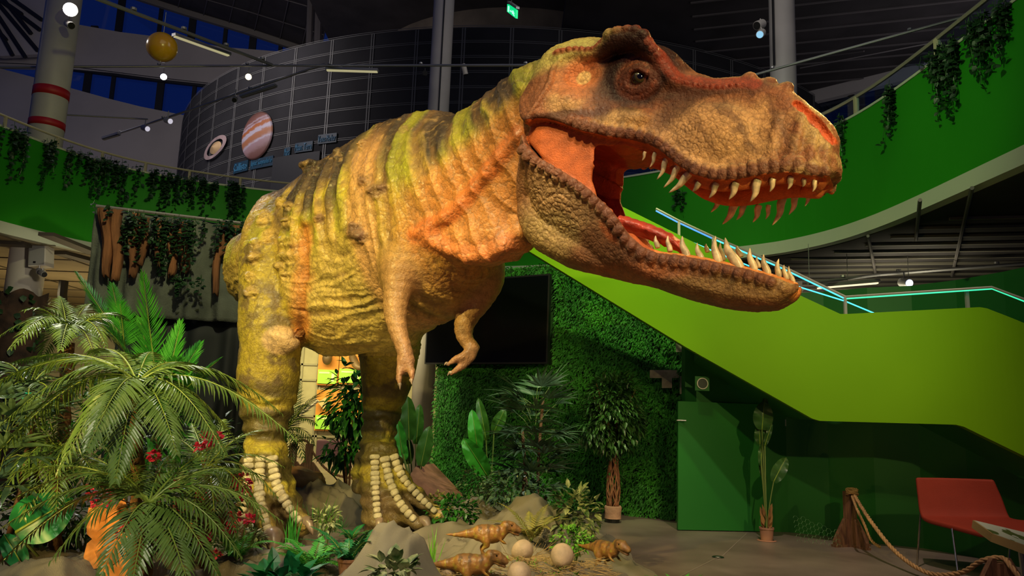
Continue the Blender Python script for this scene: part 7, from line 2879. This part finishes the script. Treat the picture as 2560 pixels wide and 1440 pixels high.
# ================================================================ pipes, tracks and lamps overhead
def pipe(pl, r, label, m=M_steel, name='lighting_pipe', group='lighting pipes overhead', clamps=0):
    P_ = [W(*q) for q in pl]
    mb = MB().tube(P_, r, 8)
    o = mb.build(name, m)
    setp(o, label, 'pipe', group)
    for k in range(clamps):
        t = (k + .7) / clamps
        s = t * (len(P_) - 1); i = min(int(s), len(P_) - 2); u = s - i
        p = P_[i] * (1 - u) + P_[i + 1] * u
        MB().tube([p + (0, 0, r), p + (0, 0, r * 2.2)], r * 1.5, 8).build('clamp', m, o)
    return o


pipe([(230, -8, 9.5), (680, 162, 13.5)], .03, 'lighting pipe running down from the top left corner above the yellow balloon', clamps=4)
pipe([(-20, 168, 12), (680, 164, 13.5), (1400, 163, 11)], .022, 'long level pipe crossing the hall above the back of the dinosaur', clamps=6)
pipe([(812, 160, 13.4), (430, 290, 15), (270, 342, 16)], .022, 'dark pipe sloping down to the left in front of the ringed planet', clamps=3)
pipe([(1650, 218, 12), (1800, 212, 11.6), (1990, 158, 11), (2410, 42, 9.8)], .022, 'pipe rising behind the snout to the right parapet ivy', clamps=3)
pipe([(2020, 708, 9.6), (2200, 686, 10.3), (2570, 658, 9.6)], .022, 'bluish lighting pipe under the right balcony', clamps=3)
pipe([(2050, 768, 13), (2560, 745, 12)], .02, 'low pipe under the right balcony behind the green rail', clamps=3)
pipe([(2355, 502, 8.0), (2570, 515, 7.6)], .022, 'short pipe end below the parapet trim at the right edge', clamps=1)
pipe([(145, 286, 13.0), (370, 298, 13.6)], .015, 'thin wire like pipe right of the red banded column')
M_tube = mat('tube_lamp', (.9, .85, .5), .4, emit=(1, .9, .5), estr=.35)


def fixture(a, b, label, lit=.5, w=.09, m=None):
    P0, P1 = W(*a), W(*b)
    v = P1 - P0; L = np.linalg.norm(v)
    q = Vector(v).to_track_quat('X', 'Z').to_matrix()
    c = (P0 + P1) / 2
    e = empty('tube_light', c, label, 'lamp', 'fluorescent fittings on the pipes')
    MB().box(c, (L, w, w * .5), q).build('housing', M_steel, e)
    MB().box(c + np.array((0, 0, -w * .35)), (L * .96, w * .6, w * .2), q).build('diffuser', m or M_tube, e)


fixture((434, 86, 11.5), (574, 136, 12.5), 'slanting tube light fitting beside the yellow balloon')
fixture((815, 172, 13.0), (946, 176, 12.9), 'tube light fitting on the level pipe above the dinosaur back')
fixture((602, 241, 14.2), (690, 213, 13.9), 'unlit tube light fitting on the dark sloping pipe', m=M_steel)
fixture((258, 346, 15.5), (298, 334, 15.3), 'small dark fitting at the lower end of the sloping pipe', m=M_steel)
M_tubel = mat('tube_lamp_lit', (.9, .85, .6), .4, emit=(1, .85, .55), estr=1.1)
fixture((2042, 715, 9.9), (2196, 702, 10.0), 'lit tube light fitting under the right balcony', m=M_tubel)
fixture((2440, 760, 12), (2550, 752, 11.8), 'unlit tube fitting low under the right balcony', m=M_steel)


def head_lamp(a, tgt, label, r=.05, L=.16, glow=None, st=0, hang=.15, m=None):
    p = W(*a)
    e = empty('spotlight', p, label, 'spotlight', 'track spotlights')
    d = nrm(np.array(tgt, float) - p)
    mb = MB().tube([p - d * L, p - d * L * .8, p, p + d * .01], [r * .6, r, r, r * .96], 18)
    mb.build('lamp_body', m or M_white, e, smooth=False)
    MB().tube([p - d * L * .5, p - d * L * .5 + (0, 0, hang)], .010, 6).build('bracket', m or M_white, e)
    MB().tube([p + d * .011, p + d * .018], r * .85, 18).build('lens', mat('lens_glow', (.3, .3, .3), .2, emit=glow, estr=st) if glow else M_black, e)
    return e


head_lamp((409, 192, 13.2), (0, 2, 1), 'lit white spotlight hanging under the yellow balloon', .062, .14, (.85, .93, 1), 14, .25)
head_lamp((621, 192, 13.5), (0, 2, 1), 'lit warm spotlight hanging right of the yellow balloon', .062, .14, (1, .85, .5), 14, .25)
head_lamp((176, 24, 11.2), (0, .5, 1.5), 'dazzling white spotlight on the red banded column', .11, .18, (1, .93, .85), 120, .3)
head_lamp((178, 64, 11.3), (3, 4, 0), 'pale spotlight just below the dazzling one', .06, .2, None, 0, .12)
head_lamp((368, 322, 14.8), (4, 8, 2), 'grey spotlight at the lower part of the sloping pipe', .06, .18, (.9, .85, 1), .6, .2)
head_lamp((425, 303, 14.6), (4, 8, 2), 'grey spotlight just above it on the sloping pipe', .06, .18, (.9, .85, 1), .6, .2)
head_lamp((586, 250, 14.0), (-4, 8, 3), 'small dark spotlight in front of the curved wall grid', .05, .16, None, 0, .2, M_steel)
head_lamp((1062, 183, 12.9), (0, 2, 3), 'black spotlight left of the middle column', .05, .14, None, 0, .1, M_black)
head_lamp((1164, 185, 12.6), (1, 14, 0), 'white cylindrical spotlight right of the middle column', .045, .18, None, 0, .1)
head_lamp((1893, 64, 11.6), (-4, 6, 2), 'upper of the two spotlights on the right column', .075, .2, None, 0, .1)
head_lamp((1900, 86, 11.5), (-1, 4, 1), 'lower of the two spotlights on the right column with a bluish lens', .065, .2, (.3, .7, 1), .8, .1)
head_lamp((2272, 708, 10.0), (6, 3, 1.5), 'dark spotlight hanging under the bluish pipe', .06, .2, (.8, .85, 1), 1.2, .14, M_steel)
head_lamp((110, 686, 11.3), (0, 6, 0), 'small metal spotlight below the loudspeaker', .045, .14, None, 0, .08, M_steel)
head_lamp((98, 680, 11.35), (-3, 6, 0), 'second metal spotlight tucked under the loudspeaker', .04, .12, None, 0, .08, M_steel)
# yellow balloon planet
M_bal = mat('balloon_yellow', (.62, .36, .012), .25, col2=(.58, .28, .01), vscale=3, coat=.6)
c = W(405, 118, 10.8)
R_b = 39 / 1900 * 10.8
e = empty('balloon_planet', c, 'mottled yellow balloon hanging at the upper left', 'balloon')
mb = MB().ball(c, R_b, 40, 28, (1, 1, 1.0))
mb.build('balloon', M_bal, e, smooth=True)
MB().lathe(c, [(0, -R_b - .02), (.012, -R_b - .015), (.006, -R_b + .004), (0, -R_b + .004)], 12).build('valve', M_white, e)
MB().tube([c + (0, 0, R_b - .005), c + (0, 0, R_b + .35)], .004, 5).build('string', M_white, e)
# emergency exit sign
M_exg = mat('exit_green', (.02, .5, .2), .5, emit=(0.0, .62, .20), estr=1.1)
M_exw_ = mat('exit_white', (.7, .9, .8), .5, emit=(.45, 1, .75), estr=1.1)
q4 = [W(1268, 10, 10.6), W(1290, 25, 10.0), W(1289, 46, 10.0), W(1268, 29, 10.6)]
q4[3] = np.array((q4[0][0], q4[0][1], q4[3][2])); q4[2] = np.array((q4[1][0], q4[1][1], q4[2][2]))
n_ = nrm(np.cross(q4[1] - q4[0], q4[3] - q4[0]))
if n_ @ (CP - q4[0]) < 0: n_ = -n_
e = empty('exit_sign', q4[0], 'small green glowing emergency exit sign hung above the dinosaur head', 'sign')
MB().prism(q4, -n_ * .03).build('panel', M_exg, e)
def onq(u, v): return q4[0] * (1 - u) * (1 - v) + q4[1] * u * (1 - v) + q4[2] * u * v + q4[3] * (1 - u) * v + n_ * .004
def qprism(pl, nm): MB().prism([onq(*q) for q in pl], n_ * .003).build(nm, M_exw_, e)
qprism([(.14, .12), (.28, .12), (.28, .86), (.14, .86)], 'door_pictogram')
qprism([(.38, .55), (.50, .40), (.50, .50), (.60, .50), (.60, .60), (.50, .60), (.50, .70)], 'arrow_pictogram')
qprism([(.66, .30), (.74, .28), (.80, .45), (.90, .50), (.80, .60), (.90, .85), (.80, .85), (.72, .65), (.62, .80), (.64, .55)], 'runner_pictogram')
MB().prism([q4[0] + (0, 0, .02), q4[1] + (0, 0, .02), q4[1] + (0, 0, .055), q4[0] + (0, 0, .055)], -n_ * .05).build('housing', M_steel, e)
mid = (q4[0] + q4[1]) / 2
MB().tube([mid + (0, 0, .05), mid + (0, 0, 1.2)], .006, 5).build('cable', M_black, e)
# dark post between the left plants and ceiling brown ducts
o = MB().tube([W(160, 700, 15), W(156, 735, 15), W(160, 900, 15)], .09, 8).build('lamp_stand', M_black); setp(o, 'dark stand behind the back left palm', 'stand')
# glowing green screen behind the left palms
p, q = W(58, 985, 9.0), W(75, 1035, 9.0)
e = empty('info_screen', (p[0], 9, 0), 'small green lit screen glimpsed between the left palms', 'screen')
MB().box(((p[0] + q[0]) / 2, 9, (p[2] + q[2]) / 2), (.10, .03, .26)).build('screen_face', mat('screen_green', (.0, .4, .15), .5, emit=(0, .9, .3), estr=.7), e)
MB().box(((p[0] + q[0]) / 2, 9.03, q[2] / 2), (.05, .04, q[2])).build('screen_stand', M_black, e)

# suspension wires up to the lower ceiling
for o in [q for q in bpy.data.objects if q.parent is None and (q.name.startswith('tube_light') or q.name.startswith('spotlight'))]:
    p = np.array(o.location)
    if o.type == 'EMPTY' and 2.4 < p[2] < 3.6 and p[1] > 8 and p[0] > 0:
        MB().tube([p + (0, 0, .03), (p[0], p[1], 3.63)], .004, 5).build('wire', M_steel, o)
for o in [q for q in bpy.data.objects if q.parent is None and q.name.startswith('lighting_pipe')]:
    V0 = [v.co for v in o.data.vertices]
    zm = max(v.z for v in V0)
    if zm < 3.6:
        mb = MB()
        for t in (.25, .75):
            v = V0[int(t * (len(V0) - 1)) // 8 * 8]
            mb.tube([(v.x, v.y, v.z), (v.x, v.y, 3.63)], .004, 5)
        mb.build('wire', M_steel, o)
